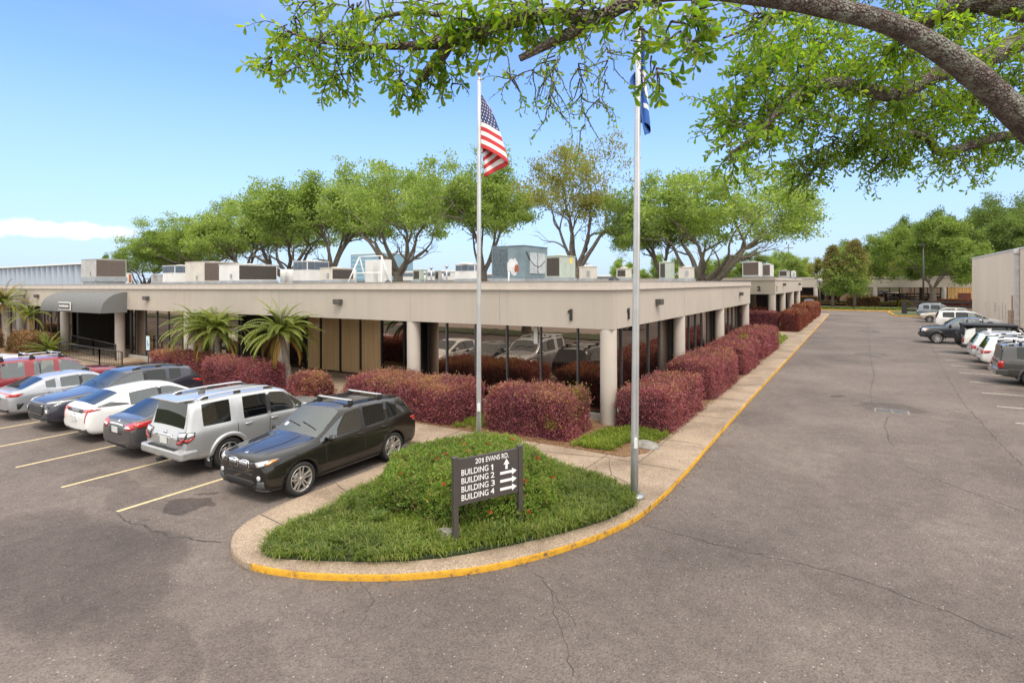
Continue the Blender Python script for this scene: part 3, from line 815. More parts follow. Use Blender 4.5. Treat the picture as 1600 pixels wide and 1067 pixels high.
# --- ribbed metal shed beyond the roof, left
sh = empty('metal_building', (0, 0, 0), 0, 'pale blue ribbed metal building rising beyond the roof at far left', 'building')
RIB = pm('blue_white_metal', (.36, .41, .48), .5, metal=.1, var=.06, scale=.2, obj=False)
mb = MB(); xa, xb, yy = -141.0, -101.0, 40.0; k = 18; st = (xb - xa) / k; poly = []
for i in range(k):
    x = xa + i * st; poly += [(x, yy + 0.0), (x + st * .12, yy + .0), (x + st * .28, yy + .55), (x + st * .88, yy + .25)]
poly += [(xb, yy), (xb - 6, yy + 3), (xa, yy + 3)]
mb.prism(poly, 0, 8.0); mb.build('wall', RIB, sh)
mb = MB(); mb.prism([(xa - .3, yy - .2), (xb + .3, yy - .2), (xb - 6, yy + 3.2), (xa - .3, yy + 3.2)], 8.0, 8.22); mb.build('roof', M['white'], sh)
# ------------------------------------------------------------------ rooftop plant
HB = pm('hvac_beige', (.50, .46, .40), .55, var=.12, scale=1.5, bmp=.05)
HG = pm('hvac_grey', (.36, .35, .335), .5, var=.14, scale=1.5)
HW = pm('hvac_white', (.58, .57, .55), .5, var=.1, scale=1.5)
HBL = pm('hvac_blue_grey', (.14, .19, .215), .5, var=.25, scale=1.2)
HSL = pm('hvac_slate', (.10, .13, .17), .5, var=.25, scale=2)
HGR = pm('hvac_green_grey', (.36, .40, .345), .5, var=.12, scale=1.5)
GRL = pm('grille_dark', (.060, .048, .040), .6, var=.3, scale=20)
GRL2 = pm('grille_brown', (.13, .10, .085), .6, var=.3, scale=20)
CURB = pm('curb_galvanised', (.30, .32, .34), .5, metal=.4, var=.2, scale=2)
GR = 'air handling units on the office roofs'

def grille(parent, face, a0, a1, z0, z1, p, mat, rim=None):
    """louvred panel: face 's' (plane y = p) or 'e' (plane x = p)"""
    mb = MB()
    def bx(u0, u1, za, zb, d, mi=0):
        if face == 's': mb.box(u0, u1, p - d, p + .02, za, zb, mi)
        else: mb.box(p - .02, p + d, u0, u1, za, zb, mi)
    bx(a0, a1, z0, z1, .004)
    n = max(4, int((z1 - z0) / .07)); h = (z1 - z0) / n
    for i in range(n): bx(a0, a1, z0 + i * h, z0 + i * h + h * .38, .02)
    m = max(2, int((a1 - a0) / .5)); w = (a1 - a0) / m
    for i in range(1, m): bx(a0 + i * w - .012, a0 + i * w + .012, z0, z1, .026)
    return mb.build('grille', mat, parent)

def unit(label, pl, pc, pr, yt, Y, mat, south='p', east='p', zb=4.45, curb=.4, gmat=None, band=None, pl2=None, depth=None):
    gmat = gmat or GRL
    x0 = atY(pl, yt, Y).x; x1 = atY(pc, yt, Y).x; zt = atY(pc, yt, Y).z
    y1 = min(atX(pr, yt, x1).y, Y + 3.4)
    if depth: y1 = Y + depth
    cx, cy = (x0 + x1) / 2, (Y + y1) / 2
    t = empty('rooftop_air_unit', (cx, cy, zb), 0, label, 'air conditioner', GR)
    x0, x1, y0, y1 = x0 - cx, x1 - cx, Y - cy, y1 - cy; H = zt - zb
    c = MB(); c.box(x0 + .08, x1 - .08, y0 + .08, y1 - .08, 0, curb * .55, 0, .01); c.box(x0 - .06, x1 + .06, y0 - .06, y1 + .06, curb * .55 + .002, curb, 0, .015); c.build('curb', CURB, t)
    mb = MB(); mb.box(x0, x1, y0, y1, curb + .002, H, 0, .025)
    # panel seams, door handles and conduit boxes
    for u in (.33, .66):
        x = x0 + (x1 - x0) * u
        if south == 'p': mb.box(x - .01, x + .01, y0 - .008, y0 + .01, curb + .05, H - .05)
        y = y0 + (y1 - y0) * u
        if east == 'p': mb.box(x1 - .01, x1 + .008, y - .01, y + .01, curb + .05, H - .05)
    b = mb.build('cabinet', mat, t)
    m2 = MB(); m2.box(x0 - .03, x1 + .03, y0 - .03, y1 + .03, H - .001, H + .035, 0, .01)
    m2.lathe([(0, H + .10), (min(.38, (x1 - x0) * .32), H + .10), (min(.4, (x1 - x0) * .34), H + .03)], 20, Matrix.Translation(((x0 + x1) / 2, (y0 + y1) / 2, 0)))
    m2.build('top_cover', mat, t)
    lo, hi = curb + .10, H - .07
    if south == 'g': grille(t, 's', x0 + .07, x1 - .07, lo, hi, y0, gmat)
    if east == 'g': grille(t, 'e', y0 + .08, y1 - .08, lo, hi, x1, gmat)
    if south == 'h': grille(t, 's', x0 + .07, (x0 + x1) / 2, lo, hi, y0, gmat)
    if band:
        k = H - (H - curb) * .42
        grille(t, 's', x0 + .05, x1 - .05, k, hi + .02, y0, band); grille(t, 'e', y0 + .05, y1 - .05, k, hi + .02, x1, band)
    if south == 'p' and not band:
        q = MB(); q.box(x0 + (x1 - x0) * .62, x0 + (x1 - x0) * .62 + .16, y0 - .07, y0 - .01, lo + .1, lo + .38, 0, .01)
        q.tube([(x0 + (x1 - x0) * .7, y0 - .05, lo + .1), (x0 + (x1 - x0) * .7, y0 - .05, .02), (x0 + (x1 - x0) * .3, y0 - .3, .02)], .022, 6)
        q.build('electric_box', CURB, t)
    return t, (x0, x1, y0, y1, H)

unit('large beige rooftop unit with dark east grille, standing alone by the blue metal building', 127, 149, 175, 405, 24, HG, 'p', 'g', curb=.9, gmat=GRL2, depth=2.6)
unit('small white and rust rooftop unit, low between the two leftmost large units', 190, 200, 206, 428, 34, HW, 'p', 'g', gmat=pm('rusty_panel', (.42, .12, .05), .8, var=.4))
unit('small pale grey rooftop unit half hidden left of a blue topped unit', 236, 249, 254, 430, 30, HG, 'p', 'p')
unit('white rooftop unit with slate blue louvred top, second tall one from the left', 254, 273, 290, 415, 27, HW, 'p', 'p', band=HSL, depth=2.2)
unit('wide beige rooftop unit with brown grille, behind the long pale unit', 289, 318, 352, 409, 25, HB, 'p', 'g', gmat=GRL2, depth=3.0)
unit('long pale rooftop unit with speckled dark grille close to the roof edge', 342, 372, 412, 413, 22.5, HW, 'p', 'g', depth=3.0)
unit('small blue grey rooftop hood right of the long pale unit', 412, 424, 432, 421, 27, HBL, 'p', 'p')
unit('white rooftop unit with slate louvred top beside the white cylinders', 458, 480, 500, 408, 26, HW, 'p', 'p', band=HSL, depth=1.9)
unit('beige rooftop unit with dark grille left of the white ladder frame', 500, 518, 539, 419, 25, HB, 'p', 'g', depth=1.9)
unit('small dark fronted green grey rooftop unit right of the ladder frame', 645, 656, 668, 422, 30, HGR, 'g', 'p')
unit('slim grey rooftop unit beside vent pipes near the middle of the roof', 679, 686, 691, 424, 31, HG, 'g', 'p')
unit('white rooftop unit with dark slate top just left of the nearer flagpole', 711, 742, 748, 413, 26, HW, 'p', 'p', band=HSL)
t, (x0, x1, y0, y1, H) = unit('biggest rooftop unit, blue grey with peeling paint and louvred side', 768, 819, 850, 384, 22.5, HBL, 'h', 'p', curb=.38, gmat=pm('louvre_blue', (.10, .135, .155), .5, var=.3, scale=8), depth=2.3)
mb = MB(); rr = random.Random(3)
pts = [(math.cos(a) * rr.uniform(.22, .42), math.sin(a) * rr.uniform(.25, .5)) for a in [i * PI / 9 for i in range(18)]]
mb.prism(pts, 0, .006, M=Matrix.Translation((x1 - .62, y0 - .001, .95)) @ RX); mb.build('peeled_paint', pm('bare_primer', (.55, .55, .56), .8, var=.15), t)
pts = [(math.cos(a) * rr.uniform(.08, .14), math.sin(a) * rr.uniform(.14, .24)) for a in [i * PI / 6 for i in range(12)]]
mb = MB(); mb.prism(pts, 0, .012, M=Matrix.Translation((x1 - .42, y0 - .001, .85)) @ RX); mb.build('rust_patch', pm('rust', (.33, .09, .04), .9, var=.4), t)
mb = MB(); P = [(x1 + .03, y0 + .15 + q * .14, H - .25 - 1.6 * q * .1 * (2.2 - .14 * q) * .5) for q in range(14)]
mb.tube(P, .018, 6); mb.build('cable', M['black'], t)
mb = MB(); mb.box(x1 - .005, x1 + .03, y0 + .5, y0 + 1.2, .6, 1.6, 0, .01); mb.box(x1 - .005, x1 + .03, y0 + 1.3, y0 + 2.0, .6, 1.6, 0, .01); mb.build('access_panel', pm('panel_pale', (.40, .43, .44), .5, var=.25, scale=3), t)
t, (x0, x1, y0, y1, H) = unit('pale green grey rooftop unit with dark grille on a flared curb', 852, 876, 900, 400, 22, HGR, 'g', 'p', curb=.36, depth=1.5)
mb = MB(); mb.box(x1 - .002, x1 + .006, .15, .42, 1.02, 1.3); mb.build('warning_label', pm('label_yellow', (.7, .5, .05), .6), t)
unit('tan rooftop unit low behind the flared curb unit', 905, 925, 933, 417, 31, HB, 'p', 'p')
unit('small beige rooftop unit with dark grille left of the farther flagpole', 963, 979, 987, 420, 29, HB, 'g', 'p')
unit('grey rooftop unit right of the farther flagpole, below the sprawling oak', 1030, 1048, 1054, 410, 37, HGR, 'h', 'p')
unit('tan box rooftop unit between oak trunks, right of a grey one', 1060, 1078, 1085, 418, 35, HB, 'p', 'p')
unit('large brown grilled rooftop unit at the corner of building 2', 1160, 1186, 1191, 409, 66, HW, 'g', 'p', zb=4.9, gmat=GRL2)
unit('brown grilled rooftop unit just right of the large one on building 2', 1191, 1204, 1209, 413, 69, HW, 'g', 'p', zb=4.9, gmat=GRL2)
unit('small low rooftop unit farther along building 2', 1217, 1230, 1234, 423, 76, HG, 'g', 'p', zb=4.9)
unit('small white rooftop unit at the right end of building 2', 1236, 1242, 1244, 424, 80, HW, 'p', 'p', zb=4.9)
# white cylinders, ladder frame, roof pipes, domes
for i, (px, Y) in enumerate(((444, 29), (454, 29), (541, 27), (550, 27))):
    p = atY(px, 440, Y); h = atY(px, 421, Y).z - 4.42
    mb = MB(); mb.lathe([(0, 0), (.30, 0), (.30, h - .06), (.26, h), (0, h)], 20)
    for z in (.3, .8): mb.lathe([(.31, z), (.32, z + .02), (.31, z + .04)], 20)
    tag(mb.build('rooftop_tank', HW, loc=(p.x, Y, 4.42)), ['white cylinder on the roof, leftmost of the four, beside its twin', 'white cylinder on the roof tucked against a blue topped unit', 'white cylinder on the roof right of a beige unit', 'white cylinder on the roof against the ladder frame'][i], 'tank', 'white cylinders on the roof')
p = atY(579, 440, 24.5)
t = empty('roof_ladder_frame', (p.x, 24.5, 4.42), 0, 'white pipe ladder frame with two pale boxes standing on the roof', 'ladder frame')
mb = MB(); w = 1.25; hh = 1.85
for sx in (-1, 1):
    mb.tube([(sx * w * .75, 0, hh), (sx * w * 1.18, -.6, 0)], .04, 8); mb.tube([(sx * w * .75, 0, hh), (sx * w * .8, .7, 0)], .035, 8)
for z, k in ((hh, .75), (.85, .96)): mb.tube([(-w * k, -.02 if z > 1 else -.33, z), (w * k, -.02 if z > 1 else -.33, z)], .03, 8)
mb.build('frame', M['white'], t)
for sx in (-1, 1):
    mb = MB(); mb.box(sx * .55 - .34, sx * .55 + .34, .4, .9, .25, 1.65, 0, .03); mb.box(sx * .55 - .28, sx * .55 + .28, .385, .4, .35, .9); mb.build('box', HW, t)
mb = MB(); mb.box(-1.1, 1.1, .35, .95, 0, .22); mb.build('base', CURB, t)
mb = MB(); a = atY(690, 437, 21); b = atY(795, 437, 21)
mb.tube([(a.x, 21, 4.62), (b.x - .3, 21, 4.62), (b.x, 21, 4.66), (b.x, 21, 5.1)], .035, 8)
for k in range(5): mb.box(a.x + k * 1.1, a.x + k * 1.1 + .14, 20.9, 21.1, 4.42, 4.585)
tag(mb.build('roof_pipe', M['white']), 'white gas pipe lying along the roof edge by the big blue unit', 'pipe')
for i, (px, Y) in enumerate(((959, 18.5), (606, 23))):
    p = atY(px, 440, Y); mb = MB(); mb.lathe([(.22, 0), (.22, .18), (.17, .30), (.07, .38), (0, .39)], 18)
    tag(mb.build('roof_vent', M['black'], loc=(p.x, Y, 4.42)), ['black dome roof vent near the building corner', 'black dome roof vent at the foot of the ladder frame'][i], 'roof vent', 'black roof vents')
for i, (px, Y) in enumerate(((664, 30), (674, 30.5), (692, 31), (698, 30))):
    p = atY(px, 437, Y); mb = MB(); h = (.9, 1.25, 1.0, 1.3)[i]; mb.tube([(0, 0, 0), (0, 0, h)], .06, 10); mb.lathe([(.06, h), (.13, h), (.13, h + .08), (0, h + .14)], 12)
    tag(mb.build('vent_pipe', M['galv'], loc=(p.x, Y, 4.42)), 'thin metal vent pipe standing on the roof between small units', 'vent pipe', 'vent pipes on the roof')

# far buildings seen over the roofs
def farbox(name, label, pl, pr, yt, Y, mat, wmat=None, rows=4):
    a = atY(pl, yt, Y); b = atY(pr, yt, Y); t = empty(name, ((a.x + b.x) / 2, Y, 0), 0, label, 'building'); w = (b.x - a.x) / 2; h = a.z
    mb = MB(); mb.box(-w, w, 0, 18, 0, h - .4); mb.build('wall', mat, t)
    mb = MB(); mb.box(-w - .2, w + .2, -.2, 18.2, h - .4, h); mb.build('roof', M['white'], t)
    mb = MB()
    for i in range(rows): mb.box(-w * .96, w * .96, -.06, .05, h - 1.6 - i * 2.2, h - .7 - i * 2.2)
    mb.build('window', wmat or HSL, t)
BG = pm('blue_curtain_wall', (.16, .28, .38), .2, var=.15, scale=.2); BG2 = pm('blue_spandrel', (.24, .38, .48), .25, var=.1)
farbox('office_block', 'distant pale blue glass office block behind the oak trunks', 548, 606, 397, 200, BG, BG2, 6)
farbox('warehouse', 'distant low white warehouse right of the oak trunks over the roof', 628, 705, 424, 130, HW)
farbox('warehouse', 'distant low cream warehouse between the pole and the blue unit', 742, 770, 427, 140, HB)
farbox('warehouse', 'distant long grey warehouse under the sprawling oak branches', 930, 1060, 430, 150, HG)
farbox('warehouse', 'distant white warehouse left of building 2', 1085, 1160, 427, 170, HW)
for i, (px, yt, Y) in enumerate(((971, 402, 120), (916, 408, 150), (1232, 382, 140))):
    p = gp(px, 480); p = atY(px, yt, Y); mb = MB(); mb.tube([(0, 0, 0), (0, 0, p.z)], [.16, .1], 8); mb.box(-1, 1, -.06, .06, p.z - .9, p.z - .75)
    tag(mb.build('utility_pole', M['bark'], loc=(p.x, Y, 0)), ['thin wooden utility pole beyond the roof left of the farther flagpole', 'thin wooden utility pole seen between yellowing oak limbs', 'tall wooden utility pole beyond building 2'][i], 'utility pole', 'utility poles beyond the roofs')

# ------------------------------------------------------------------ flagpoles
def flagpole(x, y, top, r0, r1, label, lean=(0, 0), baser=.0, ball=True):
    t = empty('flagpole', (x, y, .12), 0, label, 'flagpole', 'flagpoles on the island')
    mb = MB(); n = 8; mb.tube([(lean[0] * k / n, lean[1] * k / n, (top - .12) * k / n) for k in range(n + 1)], [r0 + (r1 - r0) * k / n for k in range(n + 1)], 20); mb.build('pole', M['pole'], t)
    mb = MB(); mb.lathe([(0, 0), (.21, 0), (.205, .05), (.15, .075), (r0 + .01, .09), (0, .09)], 28); mb.build('base_flange', M['galv'], t)
    T = Matrix.Translation((lean[0], lean[1], top - .12))
    mb = MB()
    if ball:
        mb.lathe([(.0, 0), (.05, 0), (.05, .03), (.02, .05), (.018, .13), (.05, .15), (.075, .2), (.05, .25), (0, .27)], 18, T)
        mb.tube([T @ Vector((0, 0, .02)), T @ Vector((.09, -.03, .02))], .02, 8)
    else: mb.lathe([(r1 + .012, -.02), (r1 + .012, .03), (0, .05)], 18, T)
    mb.build('finial', pm('finial_metal', (.45, .42, .38), .35, metal=.8), t)
    mb = MB(); a = r0 * .5 + .06
    mb.tube([(lean[0] * .12 + r0 * .7, -r0 * .7, 1.3), (lean[0] * .5 + .075, -.075, top * .5), (lean[0] * .98 + .05, -.05, top - .2)], .006, 5)
    mb.box(r0 * .6, r0 * .6 + .05, -r0 - .05, -r0 + .02, 1.05, 1.25); mb.build('halyard', M['white'], t)
    return t
pz1 = atY(747.5, 168, 12.85); pz2 = atY(995, 92, 11.45)
p1 = gp(748, 702, .12); p2 = gp(991, 776, .12)
top1 = (_ey + _ray(747, 168) * ((Vector((p1.x, p1.y)).length) / Vector((_ray(747, 168).x, _ray(747, 168).y)).length)).z + .72
top2 = (_ey + _ray(994, 90) * ((Vector((p2.x, p2.y)).length) / Vector((_ray(994, 90).x, _ray(994, 90).y)).length)).z
flagpole(p1.x, p1.y, top1, .068, .052, 'grey flagpole carrying the stars and stripes, left of the sign shrub', lean=(.05, .03))
flagpole(p2.x, p2.y, top2 + .75, .082, .058, 'grey flagpole carrying a furled blue flag beside the yellow kerb', lean=(.115, .07), ball=False)

def flag_us():
    """limp flag: hoist on the pole, cloth hanging in folds; cells carry stripes, canton and stars"""
    t = empty('national_flag', (p1.x + .06, p1.y + .04, top1 - .30), 0, 'stars and stripes flag hanging from the left flagpole', 'flag')
    right = Vector((math.cos(YAW), math.sin(YAW), 0)); back = Vector((-right.y, right.x, 0))
    nu, nv = 80, 52; UF = .42
    def P(u, v):
        # the cloth runs out to a fold, then turns behind and hangs back toward the pole
        xf = .80 * v ** .62 * (1 - .05 * v) + .012; dz = .10 + .33 * v; zf = -1.50 * v - dz
        if u <= UF:
            a = u / UF; x = xf * a; z = -1.50 * v - dz * a ** 1.2
            y = .035 * math.sin(a * 8 + v * 5) * a - .10 * math.sin(a * PI) * v + .05 * a
        else:
            b = (u - UF) / (1 - UF); ro = .10 * math.sin(min(1, b * 2.2) * PI * .5)
            x = xf * (1 - .88 * b) + .03 * math.sin(b * PI); z = zf - b * (.80 - .46 * v) - .02 * math.sin(b * 9)
            y = .05 + ro + .09 * math.sin(b * 10 + v * 3) * b
        return right * x + back * y + Vector((0, 0, z))
    V = []; F = []; MI = []
    for j in range(nv + 1):
        for i in range(nu + 1): V.append(P(i / nu, j / nv))
    for j in range(nv):
        for i in range(nu):
            F.append((j * (nu + 1) + i, j * (nu + 1) + i + 1, (j + 1) * (nu + 1) + i + 1, (j + 1) * (nu + 1) + i))
            s = int(j / nv * 13)
            m = 0 if s % 2 == 0 else 1
            if s < 7 and i / nu < .41: m = 2
            MI.append(m)
    mb = np_mesh('cloth', [tuple(v) for v in V], F, None, t, True, mats=[M['red'], M['flagwhite'], M['navy']], mi=MI)
    sm = mb.modifiers.new('t', 'SOLIDIFY'); sm.thickness = .004
    st = MB()
    for r in range(9):
        for c in range(6 if r % 2 == 0 else 5):
            u = (.40 / 6) * (c + .5 + (0 if r % 2 == 0 else .5)); v = (7 / 13 / 9) * (r + .5)
            for sgn in (-1, 1):
                pts = []
                for k in range(10):
                    a = PI / 2 + k * PI / 5; q = .022 if k % 2 == 0 else .0095
                    pts.append((u + math.cos(a) * q * .78, v - math.sin(a) * q))
                c0 = P(u, v); n = (P(u + .01, v) - c0).cross(P(u, v + .01) - c0).normalized() * .007 * sgn
                vs = [P(*q) + n for q in pts] + [c0 + n]
                st.add(vs, [(k, (k + 1) % 10, 10) for k in range(10)])
    st.build('stars', M['flagwhite'], t)
    mb = MB(); mb.box(-.03, .012, -.008, .008, -1.5, .01); mb.build('hoist_band', M['flagwhite'], t)
flag_us()
def flag_blue():
    t = empty('blue_flag', (p2.x + .16, p2.y + .05, top2 + .66), 0, 'blue flag with white patches hanging furled on the right flagpole', 'flag')
    right = Vector((math.cos(YAW), math.sin(YAW), 0)); back = Vector((-right.y, right.x, 0))
    nu, nv = 40, 60; V = []; F = []; MI = []
    for j in range(nv + 1):
        v = j / nv
        for i in range(nu + 1):
            u = i / nu
            w = .10 + .10 * v + .10 * max(0, v - .78) * 2
            x = w * (1 - math.cos(u * PI * 1.7)) * .62 + .05 * math.sin(v * 7 + u * 5) * u - (.26 * math.exp(-((v - .48) / .13) ** 2) * max(0, u - .72) / .28 * 1.4)
            x += .13 * max(0, v - .8) * 4 * u * .6
            y = .13 * math.sin(u * 9 + v * 2.4) * (.5 + .5 * v) + .10
            z = -v * 2.2 * (1 - .10 * (1 - u)) - .10 * u
            V.append(right * x * .78 + back * y + Vector((0, 0, z)))
    for j in range(nv):
        for i in range(nu):
            F.append((j * (nu + 1) + i, j * (nu + 1) + i + 1, (j + 1) * (nu + 1) + i + 1, (j + 1) * (nu + 1) + i))
            u, v = i / nu, j / nv
            MI.append(1 if (abs(u - .42 - .1 * math.sin(v * 9)) < .07 and .42 < v < .74) or (abs(v - .80) < .025 and .2 < u < .8) or (abs(u - .7) < .05 and .15 < v < .3) else 0)
    o = np_mesh('cloth', [tuple(v) for v in V], F, None, t, True, mats=[M['blueflag'], M['flagwhite']], mi=MI)
    s = o.modifiers.new('t', 'SOLIDIFY'); s.thickness = .004
flag_blue()

# ------------------------------------------------------------------ direction sign
def dirsign():
    a = gp(711.5, 850, .14); b = gp(812.5, 822, .14)
    d = (b - a); d.z = 0; L = d.length; rz = math.atan2(d.y, d.x)
    t = empty('direction_sign', ((a.x + b.x) / 2, (a.y + b.y) / 2, .12), rz, 'brown direction sign with white lettering on two posts in front of the shrub', 'sign')
    H = 1.46; h = L / 2
    for sx in (-1, 1):
        mb = MB(); mb.box(sx * h - .045, sx * h + .045, -.045, .045, -.1, H + .02, 0, .006); mb.box(sx * h - .05, sx * h + .05, -.05, .05, H + .0201, H + .04, 0, .004); mb.build('post', M['signbrown'], t)
    pz0, pz1 = .665, H
    mb = MB(); mb.box(-h + .0455, h - .0455, -.025, .02, pz0, pz1, 0, .003); pn = mb.build('panel', M['signbrown'], t)
    f = -.0262; W = 2 * h
    def tx(s, size, x, z, al, wd): text_mesh(s, size, M['signwhite'], 'lettering', pn, southtext(x, f, z), .0015, al, .0008, 1.0, wd)
    tx('20', .125, -.28, pz1 - .09, 'LEFT', .115); tx('EVANS RD.', .125, -.075, pz1 - .09, 'LEFT', .47); one(.086, .0012, M['signwhite'], 'lettering', pn, southtext(-.135, f, pz1 - .091))
    for i in range(4):
        tx('BUILDING', .142, -h + .10, pz1 - .245 - i * .143, 'LEFT', .53); 
        if i: tx('%d' % (i + 1), .142, -h + .10 + .58, pz1 - .245 - i * .143, 'LEFT', .075)
        else: one(.103, .0015, M['signwhite'], 'lettering', pn, southtext(-h + .71, f, pz1 - .248))
    def arrow(cx, cz, ang, Ln):
        w, hw, hl = .024, .062, .10
        pts = [(-Ln / 2, -w), (Ln / 2 - hl, -w), (Ln / 2 - hl, -hw), (Ln / 2, 0), (Ln / 2 - hl, hw), (Ln / 2 - hl, w), (-Ln / 2, w)]
        mb = MB(); mb.prism(pts, 0, .003, M=southtext(cx, f, cz) @ Matrix.Rotation(ang, 4, 'Z')); mb.build('arrow', M['signwhite'], pn)
    arrow(h - .30, pz1 - .235, PI / 2, .185)
    for i in range(3): arrow(h - .26, pz1 - .388 - i * .143, 0, .35)
dirsign()

# ------------------------------------------------------------------ entrance railing, accessible parking sign, lamp posts, far fence
def railing(label, pts, z0, z1, h=.9):
    P = [Vector(p) for p in pts]; t = empty('handrail', (P[0].x, P[0].y, .12), 0, label, 'railing', 'railings at the entrance ramp'); o = P[0].copy()
    r = MB(); b = MB(); L = sum((q - p).length for p, q in zip(P[:-1], P[1:])); run = 0
    for p, q in zip(P[:-1], P[1:]):
        n = max(1, int((q - p).length / .2))
        for i in range(n + 1):
            c = p.lerp(q, i / n) - o; zz = z0 + (z1 - z0) * (run + (q - p).length * i / n) / L
            if i in (0, n): r.box(c.x - .028, c.x + .028, c.y - .028, c.y + .028, zz - .05, zz + h)
            else: b.box(c.x - .006, c.x + .006, c.y - .006, c.y + .006, zz + .12, zz + h - .028)
        for dz, r_ in ((h, r), (.12, b)):
            za = z0 + (z1 - z0) * run / L; zb = z0 + (z1 - z0) * (run + (q - p).length) / L
            r_.tube([(p.x - o.x, p.y - o.y, za + dz), (q.x - o.x, q.y - o.y, zb + dz)], .028, 6)
        run += (q - p).length
    r.build('rail', M['darkmetal'], t); b.build('baluster_panel', M['darkmetal'], t)
railing('black metal railing of the entrance ramp, nearer the lot', [(-41.5, 14.6, 0), (-36.2, 14.6, 0), (-33.6, 14.6, 0)], .1, 0)
railing('black metal railing of the entrance ramp, against the door', [(-44.6, 16.4, 0), (-41.0, 16.2, 0), (-37.6, 16.0, 0)], .25, .05)
t = empty('parking_sign', (-32.3, 15.3, .12), 0, 'small pale blue accessible parking sign on a green post by the glass', 'sign')
mb = MB(); mb.box(-.03, .03, -.02, .02, 0, 1.55); mb.build('post', pm('post_green', (.02, .09, .08), .5), t)
mb = MB(); mb.box(-.17, .17, -.035, -.021, 1.0, 1.75, 0, .004); mb.build('plate', pm('plate_pale', (.55, .66, .70), .4), t)
mb = MB(); B = southtext(0, -.036, 1.33)
mb.lathe([(.065, 0), (.09, 0), (.09, .003), (.065, .003)], 20, B @ Matrix.Translation((.0, -.07, 0)), close=True)
mb.lathe([(0, 0), (.035, 0), (.035, .003), (0, .003)], 14, B @ Matrix.Translation((-.03, .17, 0)))
mb.prism([(-.05, .12), (-.01, .12), (0, .02), (.07, .02), (.10, -.10), (.07, -.11), (.045, -.02), (-.04, -.02)], 0, .003, M=B); mb.build('wheelchair_symbol', pm('symbol_blue', (.02, .12, .45), .4), t)
def lamp(x, y, h, label, globe=True, mat=None):
    t = empty('lamp_post', (x, y, 0), 0, label, 'lamp post'); mb = MB(); mb.tube([(0, 0, 0), (0, 0, h)], [.11, .07] if globe else [.13, .09], 12); mb.lathe([(.2, 0), (.2, .12), (.12, .18)], 12); mb.build('pole', mat or M['darkmetal'], t)
    mb = MB()
    if globe: mb.lathe([(.07, h), (.3, h + .12), (.42, h + .35), (.36, h + .62), (.15, h + .78), (0, h + .8)], 18); mb.build('globe', pm('globe_grey', (.22, .21, .2), .3), t)
    else: mb.box(-.38, .2, -.2, .2, h - .05, h + .2, 0, .05); mb.build('lamp_head', M['darkmetal'], t)
p = gp(1281, 488); lamp(p.x, p.y, atY(1281, 441, p.y).z - .2, 'slim grey lamp post with round globe at the end of the hedge row')
p = gp(1443, 491); lamp(p.x, p.y, atY(1443, 384, p.y).z, 'tall dark lamp pole rising in front of the far leafy tree', False)
p = gp(1413, 492); q = (p.x, p.y)
t = empty('rail_fence', (p.x, p.y, 0), 0, 'dark wooden rail fence on the small grass island at the far end of the lot', 'fence')
mb = MB(); mb.box(-.3, .3, -.3, .3, 0, 2.0); mb.build('end_post', M['darkmetal'], t)
mb = MB()
for z in (.5, 1.1, 1.7): mb.box(.3, 12, -.06, .06, z, z + .28)
for x in (4, 8, 12): mb.box(x - .12, x + .12, -.1, .1, 0, 2.0)
mb.build('rail', M['darkmetal'], t)
# far island in front of the end building, and the small grass island with the fence
def island(pts, label, n=6):
    P = catmull([(x, y, 0) for x, y in pts], n, True)
    mb = MB(); mb.prism([(p.x, p.y) for p in P], -.02, .14); o = tag(mb.build('island_kerb', M['yellow'], fix=True), label, 'kerb', None, 'structure')
    I = offset_poly(P + [P[0]], .25)[:-1]
    mb = MB(); mb.prism([(p.x, p.y) for p in I], .10, .16); tag(mb.build('island_bed', M['grassland'], fix=True), kind='structure')
island([(-14, 107), (-6, 106.2), (4, 106), (9, 109), (6, 114), (-6, 114.5), (-14, 113)], 'yellow kerb round the far tree island')
island([(4.2, 92), (5.2, 90.8), (8.2, 91), (8.4, 97), (14, 104), (13, 108), (4.5, 104), (3.9, 96)], 'yellow kerb round the small fence island')
# ------------------------------------------------------------------ vegetation
def unitv(A): return A / np.maximum(np.linalg.norm(A, axis=1, keepdims=True), 1e-9)
def leaf_faces(C, D, size, asp, rng, six=False, fold=.18):
    """one small folded leaf per row of C, pointing along D"""
    n = len(C); D = unitv(D); R = rng.normal(size=(n, 3)); S = unitv(np.cross(D, R)); U = np.cross(S, D)
    s = size[:, None]; a = asp
    if not six:
        V = np.stack([C, C + D * s * .55 + S * s * a * .5 + U * s * fold, C + D * s, C + D * s * .55 - S * s * a * .5 + U * s * fold], 1)
        F = (np.arange(n)[:, None] * 4 + np.array([0, 1, 2, 3])[None]).reshape(-1, 4)
        return V.reshape(-1, 3), F
    # obovate leaf, two half blades of four corners each
    P = [(0, 0), (.35, .30), (.72, .5), (.93, .28), (1, 0)]
    mid = [C, C + D * s * .55 - U * s * .03, C + D * s]
    L = [C + D * s * p + S * s * a * q + U * s * fold * q * 1.6 for p, q in P[1:4]]
    Rr = [C + D * s * p - S * s * a * q + U * s * fold * q * 1.6 for p, q in P[1:4]]
    V = np.stack(mid + L + Rr, 1)           # 0 base 1 mid 2 tip 3,4,5 left 6,7,8 right
    q = np.array([[0, 1, 4, 3], [1, 2, 5, 4], [0, 6, 7, 1], [1, 7, 8, 2]])
    F = (np.arange(n)[:, None, None] * 9 + q[None]).reshape(-1, 4)
    return V.reshape(-1, 3), F
